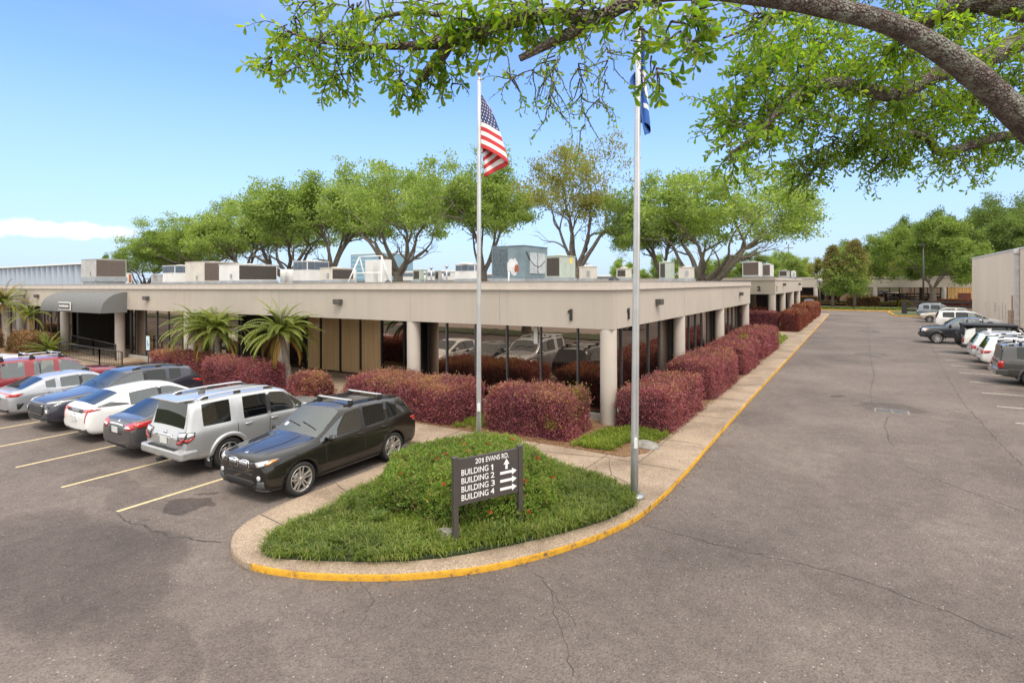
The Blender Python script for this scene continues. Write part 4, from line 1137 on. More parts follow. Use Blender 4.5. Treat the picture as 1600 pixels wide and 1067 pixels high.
def leaf_mesh(name, sets, parent, six=False, smooth=False):
    """sets: list of (C, D, size, asp, material, rng)"""
    VV = []; FF = []; MI = []; mats = []; off = 0
    for C, D, size, asp, mat, rng in sets:
        if len(C) == 0: continue
        V, F = leaf_faces(C, D, size, asp, rng, six)
        if mat not in mats: mats.append(mat)
        VV.append(V); FF.append(F + off); off += len(V); MI.append(np.full(len(F), mats.index(mat)))
    return np_mesh(name, np.concatenate(VV), np.concatenate(FF), None, parent, smooth, mats=mats, mi=np.concatenate(MI))

def vnoise(P, sc, seed=0.0):
    return np.array([noise.noise(Vector((p[0] * sc + seed, p[1] * sc, p[2] * sc))) for p in P])

# hedges ---------------------------------------------------------------
def hedge(label, x0, x1, y0, y1, h, seed, dens=1500, leaf=.05, mat='leaf_burg', tipfrac=.10, r=.32, group='clipped burgundy hedges', name='hedge', yg=None, cat='hedge', core=None):
    rng = np.random.default_rng(seed); lx, ly = (x1 - x0) / 2, (y1 - y0) / 2
    t = empty(name, ((x0 + x1) / 2, (y0 + y1) / 2, .12), 0, label, cat, group)
    r = min(r, lx * .9, ly * .9)
    def surf(n):
        areas = np.array([4 * lx * ly, 2 * lx * h, 2 * lx * h, 2 * ly * h, 2 * ly * h]); k = rng.choice(5, n, p=areas / areas.sum())
        u = rng.uniform(-1, 1, n); v = rng.uniform(-1, 1, n); P = np.zeros((n, 3))
        P[:, 0] = np.where(k == 3, -lx, np.where(k == 4, lx, u * lx)); P[:, 1] = np.where(k == 1, -ly, np.where(k == 2, ly, np.where(k >= 3, u * ly, v * ly)))
        P[:, 2] = np.where(k == 0, h, (v + 1) / 2 * h)
        return P
    def rnd(P, shrink=0.0):
        Q = P.copy(); Q[:, 0] = np.clip(Q[:, 0], -lx + r, lx - r); Q[:, 1] = np.clip(Q[:, 1], -ly + r, ly - r); Q[:, 2] = np.clip(Q[:, 2], -1, h - r)
        D = P - Q; L = np.maximum(np.linalg.norm(D, axis=1, keepdims=True), 1e-6); D = D / L
        return Q + D * (r - shrink), D
    # core: rounded lumpy body
    nx, ny, nz = max(4, int(lx * 5)), max(4, int(ly * 5)), 6
    mb = MB()
    def patch(fn, a, b):
        g = [fn(i / a * 2 - 1, j / b * 2 - 1) for j in range(b + 1) for i in range(a + 1)]
        P, D = rnd(np.array(g), .10); nn = vnoise(P, 1.3, seed)[:, None]
        P = P + D * nn * .09
        mb.add([tuple(p) for p in P], [(j * (a + 1) + i, j * (a + 1) + i + 1, (j + 1) * (a + 1) + i + 1, (j + 1) * (a + 1) + i) for j in range(b) for i in range(a)], 0, True)
    patch(lambda u, v: (u * lx, v * ly, h), nx, ny)
    for s in (-1, 1):
        patch(lambda u, v: (u * lx, s * ly, (v + 1) / 2 * h), nx, nz); patch(lambda u, v: (s * lx, u * ly, (v + 1) / 2 * h), ny, nz)
    mb.build('branches', core or M['hedge_core'], t)
    A = 4 * lx * ly + 4 * h * (lx + ly); n = int(A * dens)
    P, D = rnd(surf(n)); nn = vnoise(P, 1.3, seed)[:, None] * .11
    d2 = vnoise(P, 5.0, seed + 9)[:, None] * .11
    P = P + D * (nn + d2 + rng.uniform(-.12, .035, (n, 1)) + np.where(rng.random((n, 1)) < .05, rng.uniform(.02, .15, (n, 1)), 0))
    P[:, 2] = np.maximum(P[:, 2], .03)
    dr = D * .8 + rng.normal(size=(n, 3)) * .75 + np.array([0, 0, .35])
    sz = leaf * rng.uniform(.7, 1.35, n)
    tip = (rng.random(n) < tipfrac * (.25 + 1.4 * np.clip(D[:, 2], 0, 1)) * (1 + 1.5 * vnoise(P, .8, seed + 3)))
    sets = [(P[~tip], dr[~tip], sz[~tip], .55, M[mat], rng), (P[tip], dr[tip], sz[tip], .55, M['leaf_tip'], rng)]
    ns = int(A * 9); Q, DQ = rnd(surf(ns)); kp = DQ[:, 2] > .25; Q = Q[kp] + DQ[kp] * .02; ns = len(Q)
    if ns:
        ax = unitv(DQ[kp] * .6 + rng.normal(size=(ns, 3)) * .3 + np.array([0, 0, .8])); k = 9; u = np.tile(np.linspace(.1, 1, k), ns)[:, None] * np.repeat(rng.uniform(.07, .2, ns), k)[:, None]
        C = np.repeat(Q, k, 0) + np.repeat(ax, k, 0) * u; Dq = np.repeat(ax, k, 0) * .5 + rng.normal(size=(ns * k, 3)) * .7
        tt = np.repeat(rng.random(ns) < .45, k); zs = leaf * rng.uniform(.6, 1.1, ns * k)
        sets += [(C[~tt], Dq[~tt], zs[~tt], .5, M[mat], rng), (C[tt], Dq[tt], zs[tt], .5, M['leaf_tip'], rng)]
    if yg:
        for (cx, cy, cz, rr_, m_) in yg:
            k = int(rr_ * rr_ * 2600); Q = rng.normal(size=(k, 3)) * rr_ * .45 + np.array([cx, cy, cz]); sets.append((Q, rng.normal(size=(k, 3)) + np.array([.3, -.3, .6]), leaf * 1.2 * rng.uniform(.7, 1.3, k), .5, M['leaf_yg'], rng))
    leaf_mesh('leaves', sets, t)
    return t
M['hedge_core'] = pm('hedge_core', (.075, .024, .032), .95, var=.4, scale=4)
M['green_core'] = pm('green_core', (.018, .030, .008), .95, var=.4, scale=4)
M['brown_core'] = pm('brown_core', (.05, .03, .018), .95, var=.4, scale=4)
hedge('burgundy hedge in front of the corner glass, against the corner column', -9.75, -6.95, 14.1, 15.9, 1.28, 1, 1900, tipfrac=.24, yg=[(1.25, -.45, .85, .3, 0), (1.2, .2, 1.1, .38, 0), (.95, -.86, .5, .24, 0)])
hedge('burgundy hedge behind the black SUV, left of the flagpole', -15.7, -10.85, 13.85, 15.9, 1.2, 2, 1700, tipfrac=.28)
hedge('long burgundy hedge below the pair of palms, behind the silver SUV', -24.9, -20.6, 13.9, 15.2, 1.2, 3, 1300, .055, tipfrac=.08)
hedge('burgundy hedge with green tinged top behind the navy SUV tail', -30.9, -25.8, 14.6, 15.8, 1.1, 4, 1000, .06, tipfrac=.22)
hedge('loose rounded burgundy bush beside the single palm and the entrance recess', -19.5, -17.8, 14.1, 15.5, .95, 5, 1300, .06, 'leaf_burg', .55, r=.75, group='loose bushes by the front walk', name='bush', cat='bush', core=M['brown_core'])
hedge('brownish purple bush left of the sago palm', -49.5, -44.8, 14.3, 16.0, 1.3, 6, 600, .08, 'leaf_brownish', .25, r=.7, group='loose bushes by the front walk', name='bush', cat='bush', core=M['brown_core'])
hedge('yellowish brown bush at the left edge, above the white car', -58, -52.5, 14.3, 16.0, 1.2, 7, 500, .09, 'leaf_brownish', .6, r=.7, group='loose bushes by the front walk', name='bush', cat='bush', core=M['brown_core'])
hedge('burgundy hedge on the drive side right beside the corner column', -6.35, -4.72, 16.3, 20.5, 1.22, 11, 1900, tipfrac=.18)
hedge('second burgundy hedge along the drive, counted from the corner column', -6.4, -4.7, 21.9, 27.2, 1.45, 12, 1400, tipfrac=.14, r=.42)
hedge('third burgundy hedge along the drive, with a yellow sprig on top', -6.5, -4.65, 28.7, 33.6, 1.40, 13, 1000, .06, tipfrac=.06, yg=[(.2, 1.4, 1.45, .32, 0)])
hedge('fourth burgundy hedge along the drive, at the end of building 1', -6.7, -4.7, 35.1, 42.2, 1.46, 14, 750, .07, tipfrac=.05)
hedge('burgundy hedge lying across the front of building 2', -11.5, -6.4, 56.9, 58.6, 1.7, 15, 600, .08, 'leaf_burg', .03)
hedge('squared reddish hedge at the front corner of building 2 beside the drive', -6.1, -4.6, 56.6, 60.2, 1.75, 16, 600, .08, 'leaf_burg_far', .03)
hedge('reddish hedge along building 2, just behind the squared corner one', -6.3, -4.6, 61.3, 67.0, 1.65, 17, 400, .10, 'leaf_burg_far', .02)
hedge('reddish hedge along building 2, middle of its row', -6.3, -4.6, 68.6, 75.0, 1.9, 18, 350, .11, 'leaf_burg_far', .02)
hedge('reddish hedge along building 2, last of its row by the lamp post', -6.3, -4.6, 76.8, 88.5, 1.75, 19, 300, .12, 'leaf_burg_far', .02)
hedge('low brownish hedge before the far building, left of two rusty trees', -12.5, -6.8, 122, 123.5, 1.7, 20, 200, .16, 'leaf_brownish', .1, group='hedges before the far building', core=M['brown_core'])
hedge('low brownish hedge before the far building, right of two rusty trees', -1.8, 3.2, 122, 123.5, 1.7, 21, 200, .16, 'leaf_brownish', .1, group='hedges before the far building', core=M['brown_core'])
hedge('maroon hedge before the timber wall behind the parked cars', 10.5, 16.5, 121, 122.8, 1.3, 22, 200, .16, 'leaf_burg_far', .02, group='hedges before the far building')
hedge('small bright green shrub before the dark glass of the far building', 6.2, 8.0, 122.5, 124, 1.0, 23, 300, .16, 'leaf_yg', 0, r=.5, group='hedges before the far building', name='shrub', cat='shrub', core=M['green_core'])

# liriope, ground cover and leaf litter ----------------------------------
def in_poly(P, poly):
    x, y = P[:, 0], P[:, 1]; c = np.zeros(len(P), bool); n = len(poly)
    for i in range(n):
        x1, y1 = poly[i]; x2, y2 = poly[(i + 1) % n]
        k = ((y1 > y) != (y2 > y)) & (x < (x2 - x1) * (y - y1) / (y2 - y1 + 1e-12) + x1); c ^= k
    return c
def scatter(poly, dens, rng):
    a = np.array(poly); lo, hi = a.min(0), a.max(0); n = int((hi - lo).prod() * dens)
    P = rng.uniform(lo, hi, (n, 2)); return P[in_poly(P, poly)]
def blades(base, n_each, L, w, rng, z0, spread=.9):
    B = np.repeat(base, n_each, 0); n = len(B)
    B = B + rng.normal(size=(n, 2)) * .035
    az = rng.uniform(0, 2 * PI, n); ln = L * rng.uniform(.6, 1.25, n); out = rng.uniform(.25, spread, n)
    d = np.stack([np.cos(az), np.sin(az)], 1); s = np.stack([-np.sin(az), np.cos(az)], 1)
    V = np.zeros((n, 7, 3)); ts = (0, .38, .72)
    for k, t in enumerate(ts):
        hz = ln * (t * 1.25 - .85 * t * t * (.5 + out)) ; rr_ = ln * out * t ** 1.3
        ww = w * (1 - .25 * t)
        for q, sg in ((0, -1), (1, 1)):
            V[:, 2 * k + q, :2] = B + d * rr_[:, None] + s * ww * sg * .5; V[:, 2 * k + q, 2] = z0 + np.maximum(hz, .01)
    V[:, 6, :2] = B + d * (ln * out)[:, None]; V[:, 6, 2] = z0 + np.maximum(ln * (1.25 - .85 * (.5 + out)), .02)
    F = np.array([[0, 1, 3, 2], [2, 3, 5, 4]]); Ft = np.array([[4, 5, 6, 6]])
    i = np.arange(n)[:, None, None] * 7
    F = np.concatenate([(i + F[None]).reshape(-1, 4), (i[:, 0] + np.array([4, 5, 6])[None]).repeat(1, 0)[:, [0, 1, 2, 2]]]) if False else (i + F[None]).reshape(-1, 4)
    # tip as a thin quad so all faces have four corners
    V[:, 6] = V[:, 6]
    V8 = np.concatenate([V, (V[:, 6:7] + np.concatenate([s * w * .12, np.zeros((n, 1))], 1)[:, None])], 1)
    i = np.arange(n)[:, None, None] * 8
    F = (i + np.array([[0, 1, 3, 2], [2, 3, 5, 4], [4, 5, 7, 6]])[None]).reshape(-1, 4)
    return V8.reshape(-1, 3), F
GP = [(-8.30, 5.72), (-7.4, 6.08), (-6.5, 6.58), (-5.75, 7.2), (-5.0, 8.2), (-4.4, 9.2), (-4.0, 10.1), (-3.85, 11.0), (-4.3, 11.5), (-5.0, 11.85), (-6.0, 12.2), (-7.4, 12.5), (-8.6, 12.3), (-9.2, 11.4), (-9.35, 10.0), (-9.15, 8.6), (-8.9, 7.2), (-8.75, 6.2)]
GPs = [(p.x, p.y) for p in catmull([(x, y, 0) for x, y in GP], 5, True)]
mb = MB(); mb.prism(GPs, .08, .16); tag(mb.build('island_bed', M['green_core'], fix=True), kind='structure')
rng = np.random.default_rng(4)
base = scatter(GPs, 95, rng)
V, F = blades(base, 24, .29, .015, rng, .14)
hl = np.array([noise.noise(Vector((p[0] * .9, p[1] * .9, 1))) for p in base]).repeat(24)
V = V.reshape(-1, 8, 3); V[:, :, 2] = .14 + (V[:, :, 2] - .14) * (1.0 + .55 * hl[:, None]); V = V.reshape(-1, 3)
tag(np_mesh('border_grass', V, F, M['grassblade']), 'long arching green border grass filling the island bed', 'grass', None, 'stuff')
def tuftpatch(poly, dens, ne, L, w, mat, label, seed, z=.135):
    r_ = np.random.default_rng(seed); b_ = scatter(poly, dens, r_); V, F = blades(b_, ne, L, w, r_, z)
    tag(np_mesh('ground_grass', V, F, mat), label, 'grass', None, 'stuff')
tuftpatch([(-6.7, 13.95), (-5.55, 14.0), (-5.6, 15.5), (-6.5, 16.1)], 110, 22, .26, .016, M['grasslite'], 'bright green grass tufts at the foot of the corner column', 31)
tuftpatch([(-5.5, 14.9), (-4.85, 15.2), (-4.75, 16.2), (-5.9, 16.3), (-6.2, 15.9)], 130, 22, .30, .016, M['grasslite'], 'bright green grass mound under the first drive side hedge', 32)
tuftpatch([(-10.85, 13.9), (-9.85, 13.9), (-9.85, 15.6), (-10.85, 15.6)], 50, 14, .22, .016, M['grasslite'], 'pale green weeds in the gap between the two front hedges', 33)
tuftpatch([(-26.2, 13.4), (-25.4, 13.4), (-25.4, 15), (-26.2, 15)], 50, 14, .2, .02, M['grasslite'], 'weeds in the gap between the hedges under the palms', 34)
tuftpatch([(-6, 43.2), (-4.8, 43.2), (-4.8, 50), (-6, 54)], 14, 12, .3, .03, M['grasslite'], 'sparse weeds in the bare bed between the two buildings', 35)
fi = [(-13.5, 107.4), (-6, 106.8), (3.6, 106.7), (7.8, 109), (5, 113), (-6, 113.6), (-13.4, 112)]
tuftpatch(fi, 4, 14, .5, .09, M['grassblade'], 'green ground cover on the far tree island', 36, .15)
# litter: fallen leaves and pine straw along beds and kerb
def litter(polys, dens, label, seed, z=.142, size=.05):
    r_ = np.random.default_rng(seed); Ps = np.concatenate([scatter(p, d, r_) for p, d in zip(polys, dens)])
    n = len(Ps); C = np.column_stack([Ps, np.full(n, z) + r_.uniform(0, .012, n)]); az = r_.uniform(0, 2 * PI, n)
    D = np.column_stack([np.cos(az), np.sin(az), r_.uniform(-.05, .25, n)])
    V, F = leaf_faces(C, D, size * r_.uniform(.5, 1.5, n), .4, r_, fold=.1)
    tag(np_mesh('leaf_litter', V, F, M['litter']), label, 'fallen leaves', None, 'stuff')
litter([[(-17, 13.6), (-5.5, 13.62), (-5.3, 14.2), (-17, 14.3)], [(-6.6, 14), (-4.8, 14.3), (-4.8, 16.2), (-6.7, 16.4)], [(-4.85, 16), (-4.55, 16), (-4.55, 43), (-4.85, 43)], [(-33, 13), (-18, 13), (-18, 14.4), (-33, 14.4)]], [120, 60, 60, 60], 'brown fallen leaves along the foot of the hedges', 41)
litter([[(-3.52, 10.4), (-3.3, 10.4), (-3.3, 20), (-3.54, 20)], [(-3.54, 20), (-3.4, 20), (-3.42, 40), (-3.56, 40)], [(-7, 5.6), (-3.9, 9), (-3.5, 9), (-6.8, 5.4)], [(-9, 5.2), (-7, 5.5), (-7.2, 5.9)], [(-13, 4.5), (-2, 4.5), (3, 30), (-3, 30), (-3, 12)]], [70, 30, 30, 40, .8], 'reddish fallen leaves in the gutter along the yellow kerb', 42, .006, .045)

# flowering shrub mound behind the sign ----------------------------------
def shrub():
    t = empty('flowering_shrub', (-7.05, 9.6, .12), 0, 'broad green shrub mound dotted with red flowers behind the direction sign', 'shrub')
    rng = np.random.default_rng(8); rx, ry, rz = 1.98, 1.82, .86
    def lump(P): return 1 + .13 * vnoise(P, .95, 2)[:, None] + .06 * vnoise(P, 2.4, 7)[:, None]
    nu, nv = 48, 16; vs = []
    for j in range(nv + 1):
        for i in range(nu):
            a = 2 * PI * i / nu; e = PI / 2 * j / nv; c = max(0.0, math.cos(e)) ** .36
            vs.append((math.cos(a) * c, math.sin(a) * c, math.sin(e) ** .72))
    S = np.array(vs) * np.array([rx, ry, rz]); S = S * lump(S) * np.array([.84, .84, .74])
    mb = MB(); mb.add([tuple(p) for p in S], [(j * nu + i, j * nu + (i + 1) % nu, (j + 1) * nu + (i + 1) % nu, (j + 1) * nu + i) for j in range(nv) for i in range(nu)], 0, True)
    mb.build('branches', M['green_core'], t)
    n = 6200; u = rng.uniform(0, 2 * PI, n); e = np.where(rng.random(n) < .5, np.arcsin(rng.uniform(.0, 1, n) ** .95), np.arccos(np.sqrt(rng.random(n)) ** (1 / .36))); c = np.cos(e) ** .55
    c = np.cos(e) ** .36; P = np.column_stack([np.cos(u) * c * rx, np.sin(u) * c * ry, np.sin(e) ** .72 * rz]); P = P * lump(P)
    Nn = unitv(P / np.array([rx * rx, ry * ry, rz * rz])); P = P + Nn * (rng.uniform(-.14, .05, (n, 1)) + .07 * vnoise(P, 4.0, 5)[:, None])
    # every sprig is a rosette of leaves
    k = 9; C = np.repeat(P, k, 0); N2 = np.repeat(Nn, k, 0); m = n * k
    D = N2 * .65 + rng.normal(size=(m, 3)) * .75 + np.array([0, 0, .35]); C = C + rng.normal(size=(m, 3)) * .025
    tip = np.repeat((rng.random(n) < .38 * np.clip(Nn[:, 2] + .3, 0, 1)), k) & (rng.random(m) < .6)
    sz = .062 * rng.uniform(.65, 1.3, m)
    leaf_mesh('leaves', [(C[~tip], D[~tip], sz[~tip], .42, M['leaf_shrub'], rng), (C[tip], D[tip], sz[tip] * .8, .4, M['leaf_newtip'], rng)], t)
    # red flower heads
    mb = 45; fl = []
    q = rng.choice(n, mb, replace=False); P2 = P[q] + Nn[q] * .06
    for c_, n_ in zip(P2, Nn[q]):          # every flower head is a part of its own
        leaf_mesh('flower', [(np.repeat(c_[None], 12, 0), np.repeat(n_[None], 12, 0) * .7 + rng.normal(size=(12, 3)) * .6, .045 * rng.uniform(.7, 1.3, 12), .7, M['petal'], rng)], t)
shrub()
# fern-like seedlings at the edge of the mound, and one pale stone by the sign
def sprig(x, y, h, label, seed, mat='leaf_bright'):
    rng = np.random.default_rng(seed); t = empty('leafy_weed', (x, y, .13), 0, label, 'plant', 'young weeds in the island bed')
    mb = MB(); C = []; D = []
    for i in range(5):
        a = i * 2.4; p = [Vector((math.cos(a) * .12 * k * k, math.sin(a) * .12 * k * k, h * k * (1 - .15 * k))) for k in (0, .35, .7, 1)]
        mb.tube(p, [.008, .006, .005, .003], 5)
        for k in range(22):
            q = p[1].lerp(p[3], k / 21); C.append(q); D.append((math.cos(k * 2.1), math.sin(k * 2.1), .5))
    mb.build('stem', M['bark'], t)
    C = np.array([tuple(c) for c in C]); D = np.array(D); leaf_mesh('leaves', [(C, D, rng.uniform(.06, .13, len(C)), .38, M[mat], rng)], t)
p = gp(548, 815); sprig(p.x, p.y, .5, 'bright green weed standing at the left edge of the shrub', 1)
p = gp(775, 800); sprig(p.x, p.y, .45, 'bright green weed just right of centre under the sign', 2)
p = gp(590, 835); sprig(p.x, p.y, .3, 'small weed in the grass left of the sign', 3)
p = gp(780, 850); sprig(p.x, p.y, .22, 'low clover weed in the grass between the sign posts and kerb', 4)
bm = bmesh.new(); bmesh.ops.create_icosphere(bm, subdivisions=3, radius=.2)
for v in bm.verts: v.co = Vector((v.co.x * 1.2, v.co.y * .8, v.co.z * .45)) * (1 + .3 * noise.noise(v.co * 6))
me = bpy.data.meshes.new('stone'); bm.to_mesh(me); bm.free(); me.materials.append(pm('pale_stone', (.20, .185, .165), .9, var=.35, scale=9, bmp=.5, bscale=25))
for pp, z, s, lb in (((697, 852), .22, .8, 'pale stone half sunk in the grass at the left sign post'), ((1010, 705), .15, 1.6, 'grey stone on the bare corner bed beside the grass mound')):
    p = gp(*pp); o = bpy.data.objects.new('stone', me); COL.objects.link(o); o.location = (p.x, p.y, z); o.scale = (s, s, s); tag(o, lb, 'stone')

# palms ------------------------------------------------------------------
def palm(label, x, y, h, L, nf, seed, lean=(0, 0), dry=0.0, trunk_r=.12, group='small palms before the office front', name='palm_tree', stiff=0.0):
    rng = np.random.default_rng(seed); rr_ = random.Random(seed); t = empty(name, (x, y, .12), 0, label, 'palm', group)
    mb = MB(); n = 14; pts = [Vector((lean[0] * (k / n) ** 1.5, lean[1] * (k / n) ** 1.5, h * k / n)) for k in range(n + 1)]
    mb.tube(pts, [trunk_r * (1.25 - .35 * k / n + (.10 if k % 2 else 0)) for k in range(n + 1)], 14); top = pts[-1]
    mb.build('trunk', M['palmtrunk'], t)
    VV = []; FF = []; MI = []; off = 0; rach = MB()
    for f in range(nf):
        az = f * 2.39996 + rr_.uniform(-.25, .25); el0 = rad(rr_.uniform(35, 89) if f > nf * .35 else rr_.uniform(-15, 40)); Lf = L * rr_.uniform(.8, 1.1); m = 18
        p = top.copy(); P = [p.copy()]; e = el0; droop = rr_.uniform(.75, 1.5) * (1 - stiff)
        for k in range(m):
            e -= droop / m * (1 + .8 * k / m)
            p = p + Vector((math.cos(az) * math.cos(e), math.sin(az) * math.cos(e), math.sin(e))) * Lf / m; P.append(p.copy())
        rach.tube(P, [.018 * (1 - k / (m + 1)) + .004 for k in range(m + 1)], 5, caps=False)
        isdry = 1 if (rr_.random() < dry or el0 < rad(-5)) else 0
        C = []; D = []; S = []
        for k in range(60):
            u = .12 + .88 * k / 59; q = u * m; i = min(int(q), m - 1); c = P[i].lerp(P[i + 1], q - i); tg = (P[i + 1] - P[i]).normalized(); sd_ = tg.cross(Vector((0, 0, 1))); sd_ = sd_.normalized() if sd_.length > .01 else Vector((1, 0, 0)); up = sd_.cross(tg)
            ll = L * .155 * math.sin(PI * min(1, .18 + u * .82)) ** .6 * (1.05 - .45 * u)
            for sg in (-1, 1):
                d = sd_ * sg * .85 + tg * .7 + up * (.25 + .2 * math.sin(k * 1.7)) - Vector((0, 0, .12))
                C.append(tuple(c)); D.append(tuple(d)); S.append(ll * rr_.uniform(.85, 1.1))
        C = np.array(C); D = unitv(np.array(D)); S = np.array(S)
        nn = len(C); sw = np.cross(D, np.tile([0, 0, 1.0], (nn, 1))); sw = unitv(sw) * .011 * (L / 1.6)
        tipd = D * S[:, None]; tipd[:, 2] -= S * .22
        V = np.stack([C - sw * .6, C + sw * .6, C + D * S[:, None] * .55 + sw, C + D * S[:, None] * .55 - sw, C + tipd + sw * .1, C + tipd - sw * .1], 1).reshape(-1, 3)
        F = (np.arange(nn)[:, None, None] * 6 + np.array([[0, 1, 2, 3], [3, 2, 4, 5]])[None]).reshape(-1, 4)
        VV.append(V); FF.append(F + off); off += len(V); MI += [isdry] * len(F)
    cr = np_mesh('crown', np.concatenate(VV), np.concatenate(FF), None, t, False, mats=[M['frond'], M['frond_dry']], mi=MI)
    rach.build('rachis', M['frond'], cr)
    return t
palm('single palm with bushy green crown right of the palm pair, by the loose bush', -21.0, 15.6, 2.3, 1.95, 72, 1, (-.25, -.2))
palm('left trunk of the palm pair leaning left above the hedge', -27.3, 15.5, 2.25, 1.85, 58, 2, (-.5, -.1))
palm('right trunk of the palm pair with drooping pale stalks', -26.1, 15.5, 2.2, 1.9, 64, 3, (.1, -.2))
palm('small green palm near the left edge before the barrel awning', -48.9, 15.6, 2.3, 1.75, 26, 4, (-.3, 0))
palm('tall palm with yellow and orange dying fronds at the left edge', -52.6, 15.4, 3.2, 2.3, 40, 5, (-.5, 0), .45, .2)
palm('spiky low sago palm beside the entrance railing', -43.0, 14.6, .35, 1.5, 44, 6, (0, 0), 0, .2, name='sago_palm', stiff=.45)

# oaks -------------------------------------------------------------------
def oak(name, seed, H, spread, fork, leafm, nl=6, ncl=1.0, leaf=.24, per=46, r0=.42, dens=1.0, flat=.55, bark='bark', depth=4, up=(30, 62), tilt=(0, 0), low=.34):
    """live oak: low fork, sinuous spreading limbs, umbrella of leaf clumps"""
    rr_ = random.Random(seed); rng = np.random.default_rng(seed); t = empty(name)
    tr = MB(); tips = []
    def limb(p, d, r, L, lev):
        n = 7 if lev < 2 else 5; P = [p.copy()]; R = [r]; q = p.copy(); dd = d.normalized()
        wob = Vector((rr_.uniform(-1, 1), rr_.uniform(-1, 1), rr_.uniform(-.5, .8)))
        for k in range(n):
            if k % 2 == 0: wob = Vector((rr_.uniform(-1, 1), rr_.uniform(-1, 1), rr_.uniform(-.7, .8)))
            dd = (dd + wob * (.30 if lev else .16) + Vector((0, 0, .02))).normalized()
            q = q + dd * L / n; P.append(q.copy()); R.append(r * (1 - .45 * (k + 1) / n))
        tr.tube(P, R, max(5, 11 - 2 * lev), caps=False)
        if lev >= depth - 1: tips.extend([P[-1], P[-2], P[n // 2]])
        elif lev == depth - 2: tips.extend([P[-1]])
        if lev < depth:
            nc = rr_.choice((2, 3) if lev else (2, 3, 3))
            for c in range(nc):
                ax = Vector((rr_.uniform(-1, 1), rr_.uniform(-1, 1), rr_.uniform(-.4, .4))).normalized()
                nd = Matrix.Rotation(rad(rr_.uniform(22, 52)), 3, ax) @ dd
                hz = Vector((P[-1].x, P[-1].y, 0)); hz = hz.normalized() if hz.length > .1 else hz
                nd = (nd + hz * .25 + Vector((0, 0, .16 if P[-1].z < H * .72 else -.12))).normalized()
                limb(P[-1] if c else P[-1], nd, R[-1] * rr_.uniform(.68, .85), L * rr_.uniform(.58, .78), lev + 1)
            if lev in (0, 1, 2):
                k = rr_.randint(2, n - 1); ax = Vector((rr_.uniform(-1, 1), rr_.uniform(-1, 1), 0)).normalized()
                limb(P[k], (Matrix.Rotation(rad(rr_.uniform(35, 65)), 3, ax) @ dd + Vector((0, 0, .2))), R[k] * .5, L * .5, min(lev + 2, depth))
    bp = [Vector((0, 0, -.1)), Vector((.03, 0, fork * .3)), Vector((tilt[0] * .4, tilt[1] * .4, fork * .65)), Vector((tilt[0], tilt[1], fork))]
    tr.tube(bp, [r0 * 1.5, r0 * 1.1, r0, r0 * .95], 12, caps=False)
    L0 = (H - fork) * .62
    for i in range(nl):
        az = 2 * PI * i / nl + rr_.uniform(-.4, .4); e = rad(rr_.uniform(*up))
        d = Vector((math.cos(az) * math.cos(e), math.sin(az) * math.cos(e), math.sin(e)))
        limb(bp[-1] + Vector((0, 0, -rr_.uniform(0, .5))), d, r0 * rr_.uniform(.42, .62), L0 * rr_.uniform(.65, .95), 0)
    # fit the skeleton to the crown's size
    A = np.array([tuple(p) for p in tips]); ext = np.percentile(np.hypot(A[:, 0], A[:, 1]), 92); kx = spread * .5 / ext * .92; kz = (H - fork - .9) / (np.percentile(A[:, 2], 98) - fork)
    def fit(p):
        z = p[2]; w = min(1.0, max(0.0, (z - fork * .6) / (fork * .6)))
        return Vector((p[0] * (1 + (kx - 1) * w), p[1] * (1 + (kx - 1) * w), z if z < fork else fork + (z - fork) * kz))
    tr.v = [tuple(fit(p)) for p in tr.v]
    tr.build('trunk', M[bark], t)
    T = np.array([tuple(fit(p)) for p in A]); T = T[rng.random(len(T)) < ncl]
    T = T[T[:, 2] > fork + low * (H - fork)]
    C = []; D = []; S = []
    for c in T:
        rad_ = rng.uniform(.42, .85) * spread / 12; k = int(per * rng.uniform(.5, 1.35) * dens)
        # a clump: a flattened ball of sprays
        q = rng.normal(size=(k, 3)); q = unitv(q) * (rng.random((k, 1)) ** .5) * rad_ * np.array([1.15, 1.15, flat])
        C.append(c + q); D.append(q * .6 + rng.normal(size=(k, 3)) * .5 + np.array([0, 0, .15])); S.append(leaf * rng.uniform(.6, 1.3, k))
    C = np.concatenate(C); D = np.concatenate(D); S = np.concatenate(S)
    leaf_mesh('crown', [(C, D, S, .5, M[leafm], rng)], t)
    return t
